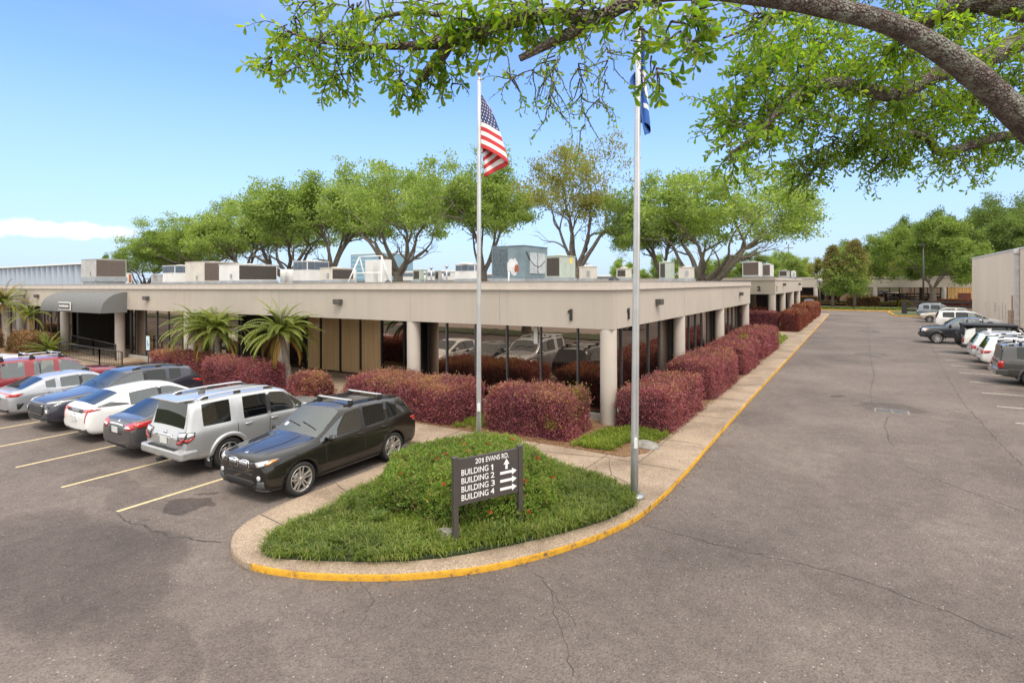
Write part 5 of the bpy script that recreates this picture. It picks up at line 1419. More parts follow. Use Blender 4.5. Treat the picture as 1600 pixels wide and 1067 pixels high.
# ------------------------------------------------------------------ oak row between the buildings and trees beyond
OA = oak('oak_tree', 11, 11.5, 14.0, 3.6, 'leaf_oak', nl=7, leaf=.21, per=24, flat=.42)
OB = oak('oak_tree', 23, 12.0, 13.0, 3.8, 'leaf_oak', nl=6, leaf=.21, per=25, flat=.42, up=(30, 66))
OC = oak('oak_tree', 37, 12.0, 12.0, 4.0, 'leaf_yellow', nl=6, ncl=.6, leaf=.20, per=17, flat=.55, up=(42, 72))
OD = oak('oak_tree', 51, 11.0, 12.0, 2.6, 'leaf_bright', nl=6, leaf=.26, per=30, flat=.75, r0=.3, low=.08)
used = set()
def place(proto, label, px, Y, top_px, width_px, rz=0.0, mat=None, group='spreading oaks rising behind building 1', cat='tree', x=None):
    b = atY(px, 440, Y) if x is None else Vector((x, Y, 0)); d = -b.x * math.sin(YAW) + b.y * math.cos(YAW)
    top = atY(px, top_px, Y).z if x is None else top_px
    H0, S0 = {OA: (11.5, 14), OB: (12, 13), OC: (12, 12), OD: (11, 12)}[proto]
    o = proto if proto.name not in used else copy_tree(proto); used.add(proto.name)
    w = width_px * 1.2 * d / FPX
    o.location = (b.x, Y, 0); o.rotation_euler = (0, 0, rz); o.scale = (w / S0, w / S0, top / H0 * 1.03)
    tag(o, label, cat, group)
    if mat:
        for c in o.children:
            if c.name.startswith('crown'):
                c.material_slots[0].link = 'OBJECT'; c.material_slots[0].material = M[mat]
    return o
place(OA, 'wide sprawling oak right of the farther flagpole, near the office corner', 1099, 49, 262, 285, 1.9)
place(OB, 'smaller oak with crossing limbs just right of the farther flagpole', 1035, 51, 285, 150, .6)
place(OC, 'thin yellowing oak with bare limbs, between the two flagpoles', 902, 49, 226, 190, .3)
place(OB, 'green oak directly behind the nearer flagpole', 755, 50, 248, 200, 2.4)
place(OA, 'dense oak over the ladder frame, left of the nearer flagpole', 622, 50, 258, 230, 4.0)
place(OB, 'dense oak over the white cylinders, with many splayed limbs', 520, 51, 262, 215, 4.4)
place(OA, 'broad oak whose crown steps down over a blue topped roof unit', 450, 52, 296, 200, .4)
place(OB, 'oak of the left slope of the canopy, over the long pale roof unit', 385, 52, 322, 190, 1.2)
place(OA, 'fine leaved oak of the left slope, over the wide beige unit', 325, 54, 342, 150, 5.2, 'leaf_oak')
place(OB, 'low green oak over the slate topped unit', 272, 54, 358, 130, 3.2, 'leaf_bright')
place(OA, 'leftmost bright green oak of the row, over the rusty roof unit', 226, 54, 380, 100, 2.2, 'leaf_bright')
place(OD, 'small tree at the extreme left of the row beside the grilled unit', 180, 58, 402, 40, 1.0, 'leaf_dark', 'trees beyond the roofs')
for i, (px, Y, tp, w, m, lb) in enumerate(((1052, 95, 402, 70, 'leaf_bright', 'small bright green tree behind roof units, between oak trunks'), (1165, 115, 398, 80, 'leaf_bright', 'green tree behind the rooftop units of building 2'),
        (1120, 125, 404, 60, 'leaf_oak', 'pale tree far behind the sprawling oak'), (1212, 140, 395, 70, 'leaf_oak', 'olive tree beyond building 2 under the oak branches'), (1258, 160, 402, 60, 'leaf_yellow', 'tan leafed tree beyond the far building, left of two rusty trees'),
        (985, 110, 408, 60, 'leaf_oak', 'small tree beyond the roof left of the farther flagpole'))):
    place(OD, lb, px, Y, tp, w, i * 1.3, m, 'trees beyond the roofs')
def poplar(name, seed, H, W, zb, mat, mat2, label, x, y):
    """upright tree: short clean trunk, tapering layered crown"""
    rng = np.random.default_rng(seed); rr_ = random.Random(seed); t = empty(name, (x, y, .1), 0, label, 'tree', 'upright rust tinged trees on the far island')
    mb = MB(); mb.tube([(0, 0, 0), (.05, 0, H * .3), (0, .05, H * .62), (0, 0, H * .95)], [.26, .2, .12, .03], 10); C = []; D = []; K = []
    for i in range(46):
        z = zb + (H - zb) * (i / 45) ** .9 * .93; az = i * 2.4; k_ = (z - zb) / (H - zb); rw = W * .5 * (1 - .95 * k_) ** .85 * (.55 + .45 * min(1, k_ * 5)) * rr_.uniform(.7, 1.15)
        e = Vector((math.cos(az) * rw, math.sin(az) * rw, z + rw * .45)); mb.tube([(0, 0, z), (e.x * .5, e.y * .5, z + rw * .35), tuple(e)], [.06 * (1 - .7 * k_), .04 * (1 - .7 * k_), .012], 5, caps=False)
        for u in (.5, .8, 1.0):
            c = Vector((0, 0, z)).lerp(e, u); n = int(95 * (1 - .4 * k_)); q = rng.normal(size=(n, 3)) * np.array([.46, .46, .36]) * (W / 6) * (1 - .5 * k_); C.append(np.array(tuple(c)) + q); D.append(q + rng.normal(size=(n, 3)) * .4); K.append(np.full(n, k_ + rr_.uniform(-.3, .3) > .42))
    mb.build('trunk', M['bark'], t); C = np.concatenate(C); D = np.concatenate(D); K = np.concatenate(K); S = .30 * rng.uniform(.6, 1.3, len(C))
    leaf_mesh('crown', [(C[~K], D[~K], S[~K], .55, M[mat], rng), (C[K], D[K], S[K], .55, M[mat2], rng)], t)
p = atY(1301, 470, 110); poplar('island_tree', 3, atY(1305, 383, 110).z, 4.7, 2.4, 'leaf_oak', 'leaf_rust', 'left of two upright rust topped trees on the far island', p.x, 110)
p = atY(1335, 470, 110); poplar('island_tree', 9, atY(1331, 374, 110).z, 5.6, 2.4, 'leaf_oak', 'leaf_rust', 'right of two upright rust topped trees on the far island', p.x, 110)
place(OD, 'full green tree with forked trunk behind the tall dark lamp pole', 1458, 116, 350, 135, .8, 'leaf_bright', 'green trees at the far end of the lot')
G2 = 'wooded background beyond the far building'
for i, (px, Y, tp, w, pr, m, lb) in enumerate(((1350, 160, 388, 95, OD, 'leaf_bright', 'bright green tree at the left end of the far woods'), (1395, 165, 366, 110, OB, 'leaf_dark', 'dark green tree of the far woods behind the rusty trees'),
        (1440, 175, 336, 70, OD, 'leaf_dark', 'tall narrow dark tree poking above the far woods'), (1425, 170, 362, 90, OA, 'leaf_bright', 'round green tree of the far woods left of the lamp pole'), (1485, 165, 340, 120, OA, 'leaf_dark', 'broad dark oak of the far woods above the full green tree'),
        (1540, 155, 328, 130, OB, 'leaf_dark', 'dark oak of the far woods left of the pale block building top'), (1600, 150, 304, 150, OA, 'leaf_dark', 'large dark oak at the right edge above the pale block building'), (1375, 150, 402, 80, OD, 'leaf_yellow', 'yellow green low tree behind the far building roof'),
        (1560, 135, 352, 110, OD, 'leaf_dark', 'dark green tree just behind the pale block building'), (1515, 140, 362, 80, OD, 'leaf_oak', 'mid green tree between the full green tree and the pale block building'), (1420, 145, 395, 70, OD, 'leaf_yellow', 'tan yellow tree low behind the far building'))):
    place(pr, lb, px, Y, tp, w, i * .9, m, G2)
# street trees behind the viewpoint: they show in the window reflections
for i, (x, y, h, w) in enumerate(((-26, -10, 11, 160), (-6, -28, 12, 200), (-40, -30, 12, 200), (16, -27, 12, 200))):
    o = place(OB, ['street oak on the grass verge behind the viewpoint, west', 'street oak across the road behind the viewpoint', 'street oak across the road, farther west', 'street oak across the road, farther east'][i], 0, y, h, 1, i * 1.1, None, 'street oaks', x=x); o.scale = (.95, .95, h / 12)

# ------------------------------------------------------------------ overhanging oak in the foreground
def foreground_oak():
    rng = np.random.default_rng(77); rr_ = random.Random(77)
    base = Vector((5.4, 8.1, 0)); t = empty('overhanging_oak', base, 0, 'big oak whose lichen covered limbs and leafy sprays overhang the view', 'tree')
    L = lambda pts: [at(*p) - base for p in pts]
    tr = MB(); tw = MB(); tipsC = []; tipsD = []; tipsS = []
    f0 = Vector((-.1, 0, 2.9)); f1 = at(1820, 330, 5.3) - base
    # curved tubes through survey points
    def tubec(pts, radii, nseg=6, lev=0, mb=tr, knob=.06, sides=16):
        P = catmull(pts, nseg); n = len(P); R = []
        for i in range(n):
            u = i / (n - 1) * (len(radii) - 1); k = min(int(u), len(radii) - 2); R.append((radii[k] + (radii[k + 1] - radii[k]) * (u - k)) * (1 + knob * noise.noise(P[i] * 4.0 + Vector((lev * 3.3, 0, 0)))))
        mb.tube(P, R, sides, caps=True); return P, R
    tubec([Vector((0, 0, -.1)), Vector((0, .05, 1.2)), f0, (f0 + f1) / 2 + Vector((0, 0, .25)), f1], [.62, .45, .36, .26, .19], 6, 1)
    A, _ = tubec([f1] + L([(1700, 290, 5.1), (1600, 190, 4.9), (1505, 104, 4.6), (1400, 42, 4.35), (1300, 14, 4.1), (1210, -4, 3.9), (1110, -14, 3.7), (1010, -6, 3.6), (945, 24, 3.65), (885, 55, 3.7), (812, 92, 3.8)]), [.15, .138, .116, .096, .082, .074, .074, .062, .052, .045, .036, .022], 8, 2)
    B, _ = tubec([f1 + Vector((.4, 1.3, .1))] + L([(1700, 20, 6.6), (1600, 62, 6.4), (1530, 97, 6.2), (1460, 118, 6.0), (1405, 146, 5.9), (1360, 142, 5.8), (1310, 130, 5.7), (1262, 140, 5.6), (1222, 170, 5.5), (1185, 208, 5.4), (1142, 240, 5.3)]), [.15, .13, .12, .105, .09, .08, .07, .062, .055, .042, .028, .012], 6, 3)
    Cc, _ = tubec([f1 + Vector((.2, .5, .4))] + L([(1700, 30, 5.4), (1600, 10, 5.2), (1530, -2, 5.1), (1470, 22, 5.2), (1420, 60, 5.4), (1390, 75, 5.5)]), [.2, .16, .14, .12, .07, .04, .015], 6, 4)
    Dd, _ = tubec([f1 + Vector((1.0, 2.4, -.6))] + L([(1690, 220, 7.6), (1580, 212, 7.4), (1520, 226, 7.2), (1470, 238, 7.1), (1450, 218, 7.0), (1420, 208, 6.9), (1385, 222, 6.8), (1340, 212, 6.7)]), [.12, .09, .065, .06, .055, .045, .035, .022, .01], 6, 5)
    E, _ = tubec(L([(930, 30, 3.62), (850, 24, 3.75), (765, 44, 3.85), (701, 64, 3.95), (640, 72, 4.05), (560, 72, 4.15), (500, 66, 4.25), (455, 52, 4.35)]), [.05, .047, .045, .05, .03, .018, .012, .004], 6, 6)
    E2, _ = tubec(L([(702, 62, 3.95), (692, 84, 4.0), (672, 108, 4.05), (650, 132, 4.1)]), [.047, .044, .04, .022], 6, 7)
    E3, _ = tubec(L([(690, 24, 4.3), (640, 20, 4.4), (580, 30, 4.5), (520, 46, 4.6), (470, 84, 4.7), (432, 118, 4.8)]), [.02, .018, .015, .012, .008, .003], 6, 8)
    Fm, _ = tubec(L([(1240, 10, 6.3), (1180, 40, 6.2), (1130, 60, 6.1)]), [.03, .02, .01], 6, 9)
    tr.build('trunk', M['oakbark'], t)
    # leafy sprays: each spine spawns side twigs, each twig bears alternate leaves and a rosette at its end
    def spray(spine, n, ln, leafS, drop=.25, spread=1.0, per=(9, 16), u0=0.0, clip=None):
        P = spine; m = len(P)
        for i in range(n):
            u = u0 + (1 - u0) * rr_.random(); q = u * (m - 1); k = min(int(q), m - 2); s = P[k].lerp(P[k + 1], q - k); tg = (P[k + 1] - P[k]).normalized()
            d = Vector((rr_.gauss(0, 1), rr_.gauss(0, 1), rr_.gauss(-drop, .75))); d = (d - tg * d.dot(tg) * .6 + tg * .45).normalized()
            Lt = ln * rr_.uniform(.45, 1.3); p = s.copy(); T = [p.copy()]
            for j in range(5):
                d = (d + Vector((rr_.gauss(0, .28), rr_.gauss(0, .28), rr_.gauss(-.05 - drop * .25, .25)))).normalized(); p = p + d * Lt / 5; T.append(p.copy())
            tw.tube(T, [.0075, .006, .005, .004, .003, .0022], 4, caps=False)
            nl = rr_.randint(*per)
            for j in range(nl):
                v = .15 + .85 * (j / (nl - 1)) ** .7; q2 = v * 5; k2 = min(int(q2), 4); c = T[k2].lerp(T[k2 + 1], q2 - k2); t2 = (T[k2 + 1] - T[k2]).normalized()
                a = j * 2.4; o = t2.orthogonal().normalized(); o2 = t2.cross(o); dd = o * math.cos(a) + o2 * math.sin(a) + t2 * .75 + Vector((0, 0, -.15)) + Vector((rr_.gauss(0, .3), rr_.gauss(0, .3), rr_.gauss(0, .3)))
                tipsC.append(tuple(c)); tipsD.append(tuple(dd)); tipsS.append(leafS * rr_.choice((.5, .7, .85, .95, 1.1)) * rr_.uniform(.85, 1.15))
    def region(spines, n, ln, ls, **k):
        for s in spines: spray(catmull(L(s), 5), n, ln, ls, **k)
    # left spray
    spray(E, 40, .34, .076, u0=.25); spray(E3, 34, .30, .072); spray(E2, 16, .20, .070, u0=.3, drop=.3); spray(E, 16, .3, .075, u0=0)
    region([[(470, 20, 4.5), (430, 60, 4.6), (425, 100, 4.7)], [(560, 72, 4.15), (500, 95, 4.3), (430, 118, 4.5)], [(600, 74, 4.1), (560, 100, 4.2), (510, 128, 4.3)], [(640, 95, 4.0), (625, 125, 4.05), (630, 148, 4.1)], [(560, 10, 4.6), (500, 5, 4.7), (450, 0, 4.8)], [(660, 0, 4.3), (600, -5, 4.4), (540, 10, 4.5)]], 14, .26, .074, drop=.1)
    region([[(760, 20, 3.9), (700, 10, 4.0), (650, 20, 4.1)], [(900, 10, 3.6), (830, 5, 3.7), (760, 0, 3.8)], [(780, 50, 3.8), (740, 35, 3.9)], [(960, 20, 3.5), (900, 0, 3.6)], [(850, 30, 3.8), (800, 20, 3.9)]], 17, .27, .08)
    # sparse hanging twigs in the middle
    region([[(870, 60, 4.6), (865, 110, 4.7), (860, 175, 4.8)], [(900, 50, 4.8), (905, 110, 4.9), (915, 200, 5.0)], [(940, 40, 5.0), (950, 100, 5.1), (935, 160, 5.2)], [(880, 90, 4.5), (830, 110, 4.6), (790, 130, 4.7)]], 17, .36, .052, drop=.5, per=(5, 10))
    region([[(690, 90, 4.0), (700, 115, 4.1), (712, 140, 4.2)], [(975, 10, 4.0), (985, 60, 4.1), (1000, 110, 4.2)]], 5, .22, .05, drop=.5, per=(3, 7))
    # near cluster right of the second pole
    region([[(1010, 0, 3.0), (1045, 30, 2.95), (1090, 75, 2.9)], [(1080, 0, 3.0), (1090, 40, 2.95)], [(1000, 40, 3.4), (1015, 80, 3.4), (1030, 120, 3.4)], [(1040, -10, 3.2), (1000, 10, 3.3), (960, 15, 3.4)]], 12, .2, .078, drop=.35, per=(6, 11))
    # right hand canopy
    spray(B, 150, .5, .084, u0=.2, drop=.1, per=(12, 20)); spray(Dd, 105, .5, .078, u0=.1, drop=.25, per=(12, 20)); spray(Cc, 90, .5, .084, u0=.2)
    region([[(1230, 70, 6.2), (1170, 120, 6.1), (1115, 185, 6.0)], [(1300, 90, 6.2), (1220, 110, 6.1), (1140, 120, 6.0)], [(1330, 60, 6.4), (1260, 70, 6.3), (1180, 75, 6.2)], [(1420, 100, 6.4), (1350, 110, 6.3), (1290, 115, 6.2)], [(1260, 150, 5.8), (1200, 170, 5.7), (1140, 195, 5.6)]], 48, .42, .084, drop=0, per=(12, 18))
    region([[(1400, 190, 6.8), (1330, 210, 6.8), (1260, 275, 6.8)], [(1360, 230, 6.9), (1300, 245, 6.9), (1245, 290, 6.9)], [(1340, 190, 6.7), (1280, 180, 6.7), (1245, 185, 6.7)], [(1420, 215, 6.9), (1390, 240, 6.9), (1365, 265, 6.9)], [(1310, 215, 6.8), (1270, 240, 6.8), (1240, 262, 6.8)]], 48, .40, .068, drop=.15, per=(10, 16))
    region([[(1600, 120, 7.2), (1530, 150, 7.2), (1460, 165, 7.1)], [(1590, 230, 7.6), (1530, 240, 7.5), (1470, 245, 7.4)], [(1560, 190, 7.4), (1500, 190, 7.3), (1430, 180, 7.2)], [(1620, 160, 7.4), (1560, 165, 7.3), (1500, 140, 7.2)], [(1480, 180, 7.2), (1420, 160, 7.1), (1370, 170, 7.0)]], 48, .5, .08, drop=.1, per=(10, 18))
    region([[(1600, 40, 7.2), (1500, 40, 7.0), (1420, 30, 6.8)], [(1440, 10, 6.6), (1340, 30, 6.5), (1240, 30, 6.4)], [(1560, 80, 7.0), (1480, 70, 6.9), (1400, 80, 6.8)], [(1300, -10, 5.0), (1230, 20, 5.0), (1170, 20, 5.0)], [(1640, 90, 7.2), (1580, 110, 7.1), (1540, 60, 7.0)], [(1500, -20, 6.6), (1420, -15, 6.5), (1340, -10, 6.4)]], 40, .5, .084, drop=.1, per=(12, 18))
    tw.build('twigs', M['oakbark'], t)
    C = np.array(tipsC); D = np.array(tipsD); S = np.array(tipsS)
    leaf_mesh('leaves', [(C, D, S, .42, M['leaf_near'], rng)], t, six=True)
    mb = MB(); mb.lathe([(1.5, -.02), (1.5, .14), (1.36, .15), (1.34, .11), (0, .13)], 36); tag(mb.build('tree_island', M['concrete'], loc=(base.x, base.y, 0)), kind='structure')
foreground_oak()
# ------------------------------------------------------------------ vehicles
def paint(name, c, metal=0.0, rough=.32, coat=1.0):
    m, nt, b, _ = _mat(name)
    v = pos(nt, True)
    f = noise_n(nt, v, 1.6, 4); fl = noise_n(nt, v, 420, 2)
    col = ramp(nt, f, [(.3, tuple(x * .93 for x in c)), (.7, tuple(min(1, x * 1.06) for x in c))]).outputs[0]
    b.inputs['Specular IOR Level'].default_value = .5 if metal else .15
    if metal: col = mixc(nt, .25, col, mixc(nt, 1.0, col, ramp(nt, fl, [(.3, (.7, .7, .7)), (.7, (1.35, 1.35, 1.35))]).outputs[0], 'MULTIPLY'))
    nt.links.new(col, b.inputs['Base Color'])
    b.inputs['Metallic'].default_value = metal; b.inputs['Roughness'].default_value = rough
    b.inputs['Coat Weight'].default_value = coat; b.inputs['Coat Roughness'].default_value = .03
    return m
def carglass(name, tint, ior=1.75):
    m, nt, b, out = _mat(name)
    fr = N(nt, 'ShaderNodeFresnel'); fr.inputs['IOR'].default_value = ior
    tr = N(nt, 'ShaderNodeBsdfTransparent'); tr.inputs['Color'].default_value = (*tint, 1)
    gl = N(nt, 'ShaderNodeBsdfGlossy'); gl.inputs['Roughness'].default_value = .015; gl.inputs['Color'].default_value = (.95, 1, .98, 1)
    mx = N(nt, 'ShaderNodeMixShader'); nt.links.new(fr.outputs[0], mx.inputs[0]); nt.links.new(tr.outputs[0], mx.inputs[1]); nt.links.new(gl.outputs[0], mx.inputs[2])
    nt.links.new(mx.outputs[0], out.inputs['Surface']); return m
CG = carglass('car_glass_clear', (.74, .83, .80), 2.3); CGD = carglass('car_glass_privacy', (.06, .066, .07), 1.62); CGM = carglass('car_glass_tinted', (.55, .64, .62), 2.25)
TYRE = pm('tyre_rubber', (.022, .021, .020), .85, var=.25, scale=9, bmp=.2)
RIMS = pm('rim_silver', (.55, .55, .56), .3, metal=.85, var=.05); RIMG = pm('rim_grey', (.46, .43, .40), .4, metal=.6, var=.05); RIMD = pm('rim_recess', (.012, .012, .012), .6)
CHR = pm('chrome', (.70, .70, .71), .12, metal=1.0, var=.03); PLA = pm('trim_plastic', (.018, .018, .019), .6); PLG = pm('trim_plastic_grey', (.075, .077, .08), .6)
def lens(name, c, rough=.08, em=0.0): return pm(name, c, rough, coat=1.0, var=.12, scale=18)
LRED = lens('lamp_red', (.42, .012, .012)); LCLR = lens('lamp_clear', (.62, .64, .66)); LAMB = lens('lamp_amber', (.60, .20, .02)); LDK = lens('lamp_dark', (.03, .03, .035))
SEATD = pm('seat_dark', (.12, .115, .11), .8); SEATT = pm('seat_tan', (.28, .25, .21), .8)
PLATE = pm('licence_plate', (.60, .60, .58), .5, var=.2, scale=30)

class Car:
    """car in local space: +y forward, ground at z 0. st rows: (s from nose, zbot, zbelt, ztop, half width, kind)
       kind: 'h' bonnet or boot deck, 'c' cowl or rear glass foot, 'r' roof"""
    def __init__(s, name, label, x, y, rz, L, W, st, ax, r, body, glass=(CG, CGM, CGM), rim=RIMS, spokes=5, tumble=.20, crown=.03, side=(), pillars=PLA, clad=None, group='cars parked in the left row', cat='car', sub=2, seats=SEATD, roofmat=None, twin=True, tw=.235, lift=0.0, ws=None, rg=None):
        s.t = empty(name, (x, y, 0), rz, label, cat, group); s.L = L; s.W = W; s.body_m = body; s.h = L / 2
        mats = [body, glass[0], glass[1], glass[2], pillars, clad or body, PLA, roofmat or body]
        rows = []; Y = []
        for (d, zb, zbe, zt, w, k) in st:
            yy = s.h - d; Y.append(yy); zm = zb + (zbe - zb) * .50
            if k == 'r':
                g = zt - zbe; w5 = w - .055 - tumble * g; w6 = w5 - .11
                P = [(0, zb), (w - .10, zb), (w - .012, zb + .10), (w, zm), (w - .008, zbe - .10), (w - .045, zbe), (w5, zt - .085), (w6, zt - .012), (0, zt + crown)]
            elif k == 'c':
                P = [(0, zb), (w - .10, zb), (w - .012, zb + .10), (w, zm), (w - .008, zbe - .10), (w - .045, zbe), (w - .09, zbe + (zt - zbe) * .30), (w - .18, zbe + (zt - zbe) * .55), (0, zt)]
            else:
                P = [(0, zb), (w - .10, zb), (w - .012, zb + .10), (w, zm), (w - .010, zbe - .09), (w - .045, zbe), (w - .12, zbe + (zt - zbe) * .55), (w - .34, zbe + (zt - zbe) * .88), (0, zt)]
            rows.append(P)
        n = len(rows); m = len(rows[0]); bm = bmesh.new(); V = {}
        for i, P in enumerate(rows):
            for j, (xx, zz) in enumerate(P):
                zz += 0
                if j in (0, m - 1): V[i, j, 0] = V[i, j, 1] = bm.verts.new((0, Y[i], zz))
                else: V[i, j, 0] = bm.verts.new((-xx, Y[i], zz)); V[i, j, 1] = bm.verts.new((xx, Y[i], zz))
        cr = bm.edges.layers.float.new('crease_edge')
        kinds = [q[5] for q in st]
        winmap = dict(side)          # station index -> glass slot for the side pane between i and i+1
        for i in range(n - 1):
            for j in range(m - 1):
                for sd_ in (0, 1):
                    q = [V[i, j, sd_], V[i + 1, j, sd_], V[i + 1, j + 1, sd_], V[i, j + 1, sd_]]
                    if sd_: q = q[::-1]
                    try: f = bm.faces.new(q)
                    except ValueError: continue
                    f.smooth = True; mi = 0
                    if j == 0: mi = 6
                    if j == 1 and clad: mi = 5
                    if j == 5 and i == 7 and winmap: mi = 4
                    if j == 5 and i in winmap: mi = winmap[i]
                    if j in (6, 7) and kinds[i] == 'r' and kinds[i + 1] == 'r' and roofmat: mi = 7
                    if j == 7:
                        if ws is None: a_ = kinds[i] == 'c' and kinds[i + 1] == 'r'
                        else: a_ = i == ws
                        if a_: mi = 1
                        b_ = (kinds[i] == 'r' and kinds[i + 1] == 'c') if rg is None else i == rg
                        if b_: mi = 3
                    f.material_index = mi
        for i, fl in ((0, True), (n - 1, False)):
            for j in range(m - 1):
                q = [V[i, j, 0], V[i, j + 1, 0], V[i, j + 1, 1], V[i, j, 1]]; q = [v for k, v in enumerate(q) if v not in q[:k]]
                if not fl: q = q[::-1]
                if len(q) > 2:
                    f = bm.faces.new(q); f.smooth = True
        for e in bm.edges:
            ks = {f.material_index for f in e.link_faces}
            if len(ks) > 1 and ks & {1, 2, 3}: e[cr] = .9
        vc = bm.verts.layers.float.new('crease_vert')
        for v in bm.verts:
            g = [f for f in v.link_faces if f.material_index in (1, 2, 3)]
            if len(g) == 1: v[vc] = .62
        bmesh.ops.recalc_face_normals(bm, faces=bm.faces[:])
        me = bpy.data.meshes.new('body'); bm.to_mesh(me); bm.free()
        for q in mats: me.materials.append(q)
        o = bpy.data.objects.new('body', me); COL.objects.link(o)
        sb = o.modifiers.new('s', 'SUBSURF'); sb.levels = sub; sb.render_levels = sub
        dg = bpy.context.evaluated_depsgraph_get(); m1 = bpy.data.meshes.new_from_object(o.evaluated_get(dg))
        s.bvh = BVHTree.FromPolygons([v.co.copy() for v in m1.vertices], [tuple(p.vertices) for p in m1.polygons])
        # wheel arches
        cb = MB(); ra = r + .055; s.ax = ax; s.r = r; s.ra = ra
        for d in ax:
            for sg in (-1, 1):
                T = Matrix.Translation((sg * (W / 2 - .30 + .4), s.h - d, r + lift)) @ Matrix.Rotation(rad(90), 4, 'Y')
                cb.lathe([(0, -.4), (ra, -.4), (ra, .4), (0, .4)], 36, T, sm=False)
        c = cb.build('cut', PLA, fix=True); bmw = bmesh.new(); bmw.from_mesh(c.data); bmesh.ops.remove_doubles(bmw, verts=bmw.verts[:], dist=1e-5); bmesh.ops.recalc_face_normals(bmw, faces=bmw.faces[:]); bmw.to_mesh(c.data); bmw.free()
        bo = o.modifiers.new('b', 'BOOLEAN'); bo.object = c; bo.operation = 'DIFFERENCE'; bo.solver = 'EXACT'
        bpy.context.view_layer.update(); dg = bpy.context.evaluated_depsgraph_get(); m2 = bpy.data.meshes.new_from_object(o.evaluated_get(dg))
        bpy.data.objects.remove(o); bpy.data.objects.remove(c)
        bm = bmesh.new(); bm.from_mesh(m2)
        for f in bm.faces:
            cc = f.calc_center_median()
            for d in ax:
                dd = math.hypot(cc.y - (s.h - d), cc.z - r - lift); nx = abs(f.normal.x)
                if (abs(dd - ra) < .012 and nx < .3) or (dd < ra and nx > .9 and abs(cc.x) < W / 2 - .25): f.material_index = 6; f.smooth = False
        # split the panes off as objects of their own
        gl = [f for f in bm.faces if f.material_index in (1, 2, 3)]; seen = set(); comps = []
        for f in gl:
            if f in seen: continue
            st_ = [f]; seen.add(f); cmp_ = []
            while st_:
                g = st_.pop(); cmp_.append(g)
                for e in g.edges:
                    for h in e.link_faces:
                        if h not in seen and h.material_index in (1, 2, 3) and h.material_index == f.material_index: seen.add(h); st_.append(h)
            comps.append(cmp_)
        def tomesh(faces, nm, parent):
            vm = {}; vs = []; fs = []; ms = []
            for f in faces:
                idx = []
                for v in f.verts:
                    if v not in vm: vm[v] = len(vs); vs.append(v.co.copy())
                    idx.append(vm[v])
                fs.append(idx); ms.append(f.material_index)
            mb = MB(); mb.v = [tuple(v) for v in vs]; mb.f = fs; us = sorted(set(ms)); mb.m = [us.index(q) for q in ms]; mb.sm = [f.smooth for f in faces]
            return mb.build(nm, [mats[q] for q in us], parent)
        s.body = tomesh([f for f in bm.faces if f.material_index not in (1, 2, 3)], 'body', s.t)
        for cmp_ in comps:
            c = sum((f.calc_center_median() for f in cmp_), Vector()) / len(cmp_)
            nm = 'windshield' if cmp_[0].material_index == 1 else ('rear_window' if cmp_[0].material_index == 3 else 'side_window')
            tomesh(cmp_, nm, s.t)
        bm.free(); bpy.data.meshes.remove(m2); bpy.data.meshes.remove(me)
        for d in ax:
            for sg in (-1, 1): s.wheel(sg, s.h - d, r, tw, rim, spokes, twin, lift)
        s.interior(st, kinds, Y, seats)
    def wheel(s, sg, y, r, tw, rim, spokes, twin, lift):
        T = Matrix.Translation((sg * (s.W / 2 - tw / 2 - .022), y, r + lift)) @ Matrix.Rotation(rad(90) * sg, 4, 'Y')
        k = tw / 2; ri = r * (.75 if rim is RIMG else .70); mb = MB()
        mb.lathe([(ri, -k * .8), (r * .92, -k), (r * .985, -k * .8), (r, -k * .4), (r, k * .4), (r * .985, k * .8), (r * .92, k), (ri, k * .82), (ri * .97, k * .5)], 40, T)
        w = mb.build('wheel', TYRE, s.t); q = MB()
        q.lathe([(ri * .985, k * .2), (ri, k * .86), (ri * .965, k * .93), (ri * .93, k * .80), (ri * .90, 0)], 40, T)
        q.lathe([(0, k * .80), (r * .10, k * .80), (r * .135, k * .66), (r * .16, k * .3)], 20, T)
        for i in range(spokes):
            A = T @ Matrix.Rotation(2 * PI * i / spokes, 4, 'Z')
            for dx in ((-.12, .12) if twin else (0,)):
                hw = r * (.042 if twin else .075); x0 = r * .10; x1 = ri * .95
                pts = [(x0, dx * r * .45 - hw, k * .48), (x1, dx * r * 1.25 - hw * 1.1, k * .66), (x1, dx * r * 1.25 + hw * 1.1, k * .66), (x0, dx * r * .45 + hw, k * .48)]
                vs = [A @ Vector((p[0], p[1], p[2] + .03 * 0)) for p in pts] + [A @ Vector((p[0], p[1] * .9, p[2] + .028)) for p in pts]
                q.add(vs, [(3, 2, 1, 0), (4, 5, 6, 7), (0, 1, 5, 4), (1, 2, 6, 5), (2, 3, 7, 6), (3, 0, 4, 7)])
        q.build('rim', rim, w)
        q = MB(); q.lathe([(0, k * .12), (ri * .90, k * .12)], 24, T); q.lathe([(r * .2, k * .2), (r * .42, k * .2), (r * .42, k * .13)], 24, T, mi=1); q.build('brake_disc', [RIMD, RIMG], w)
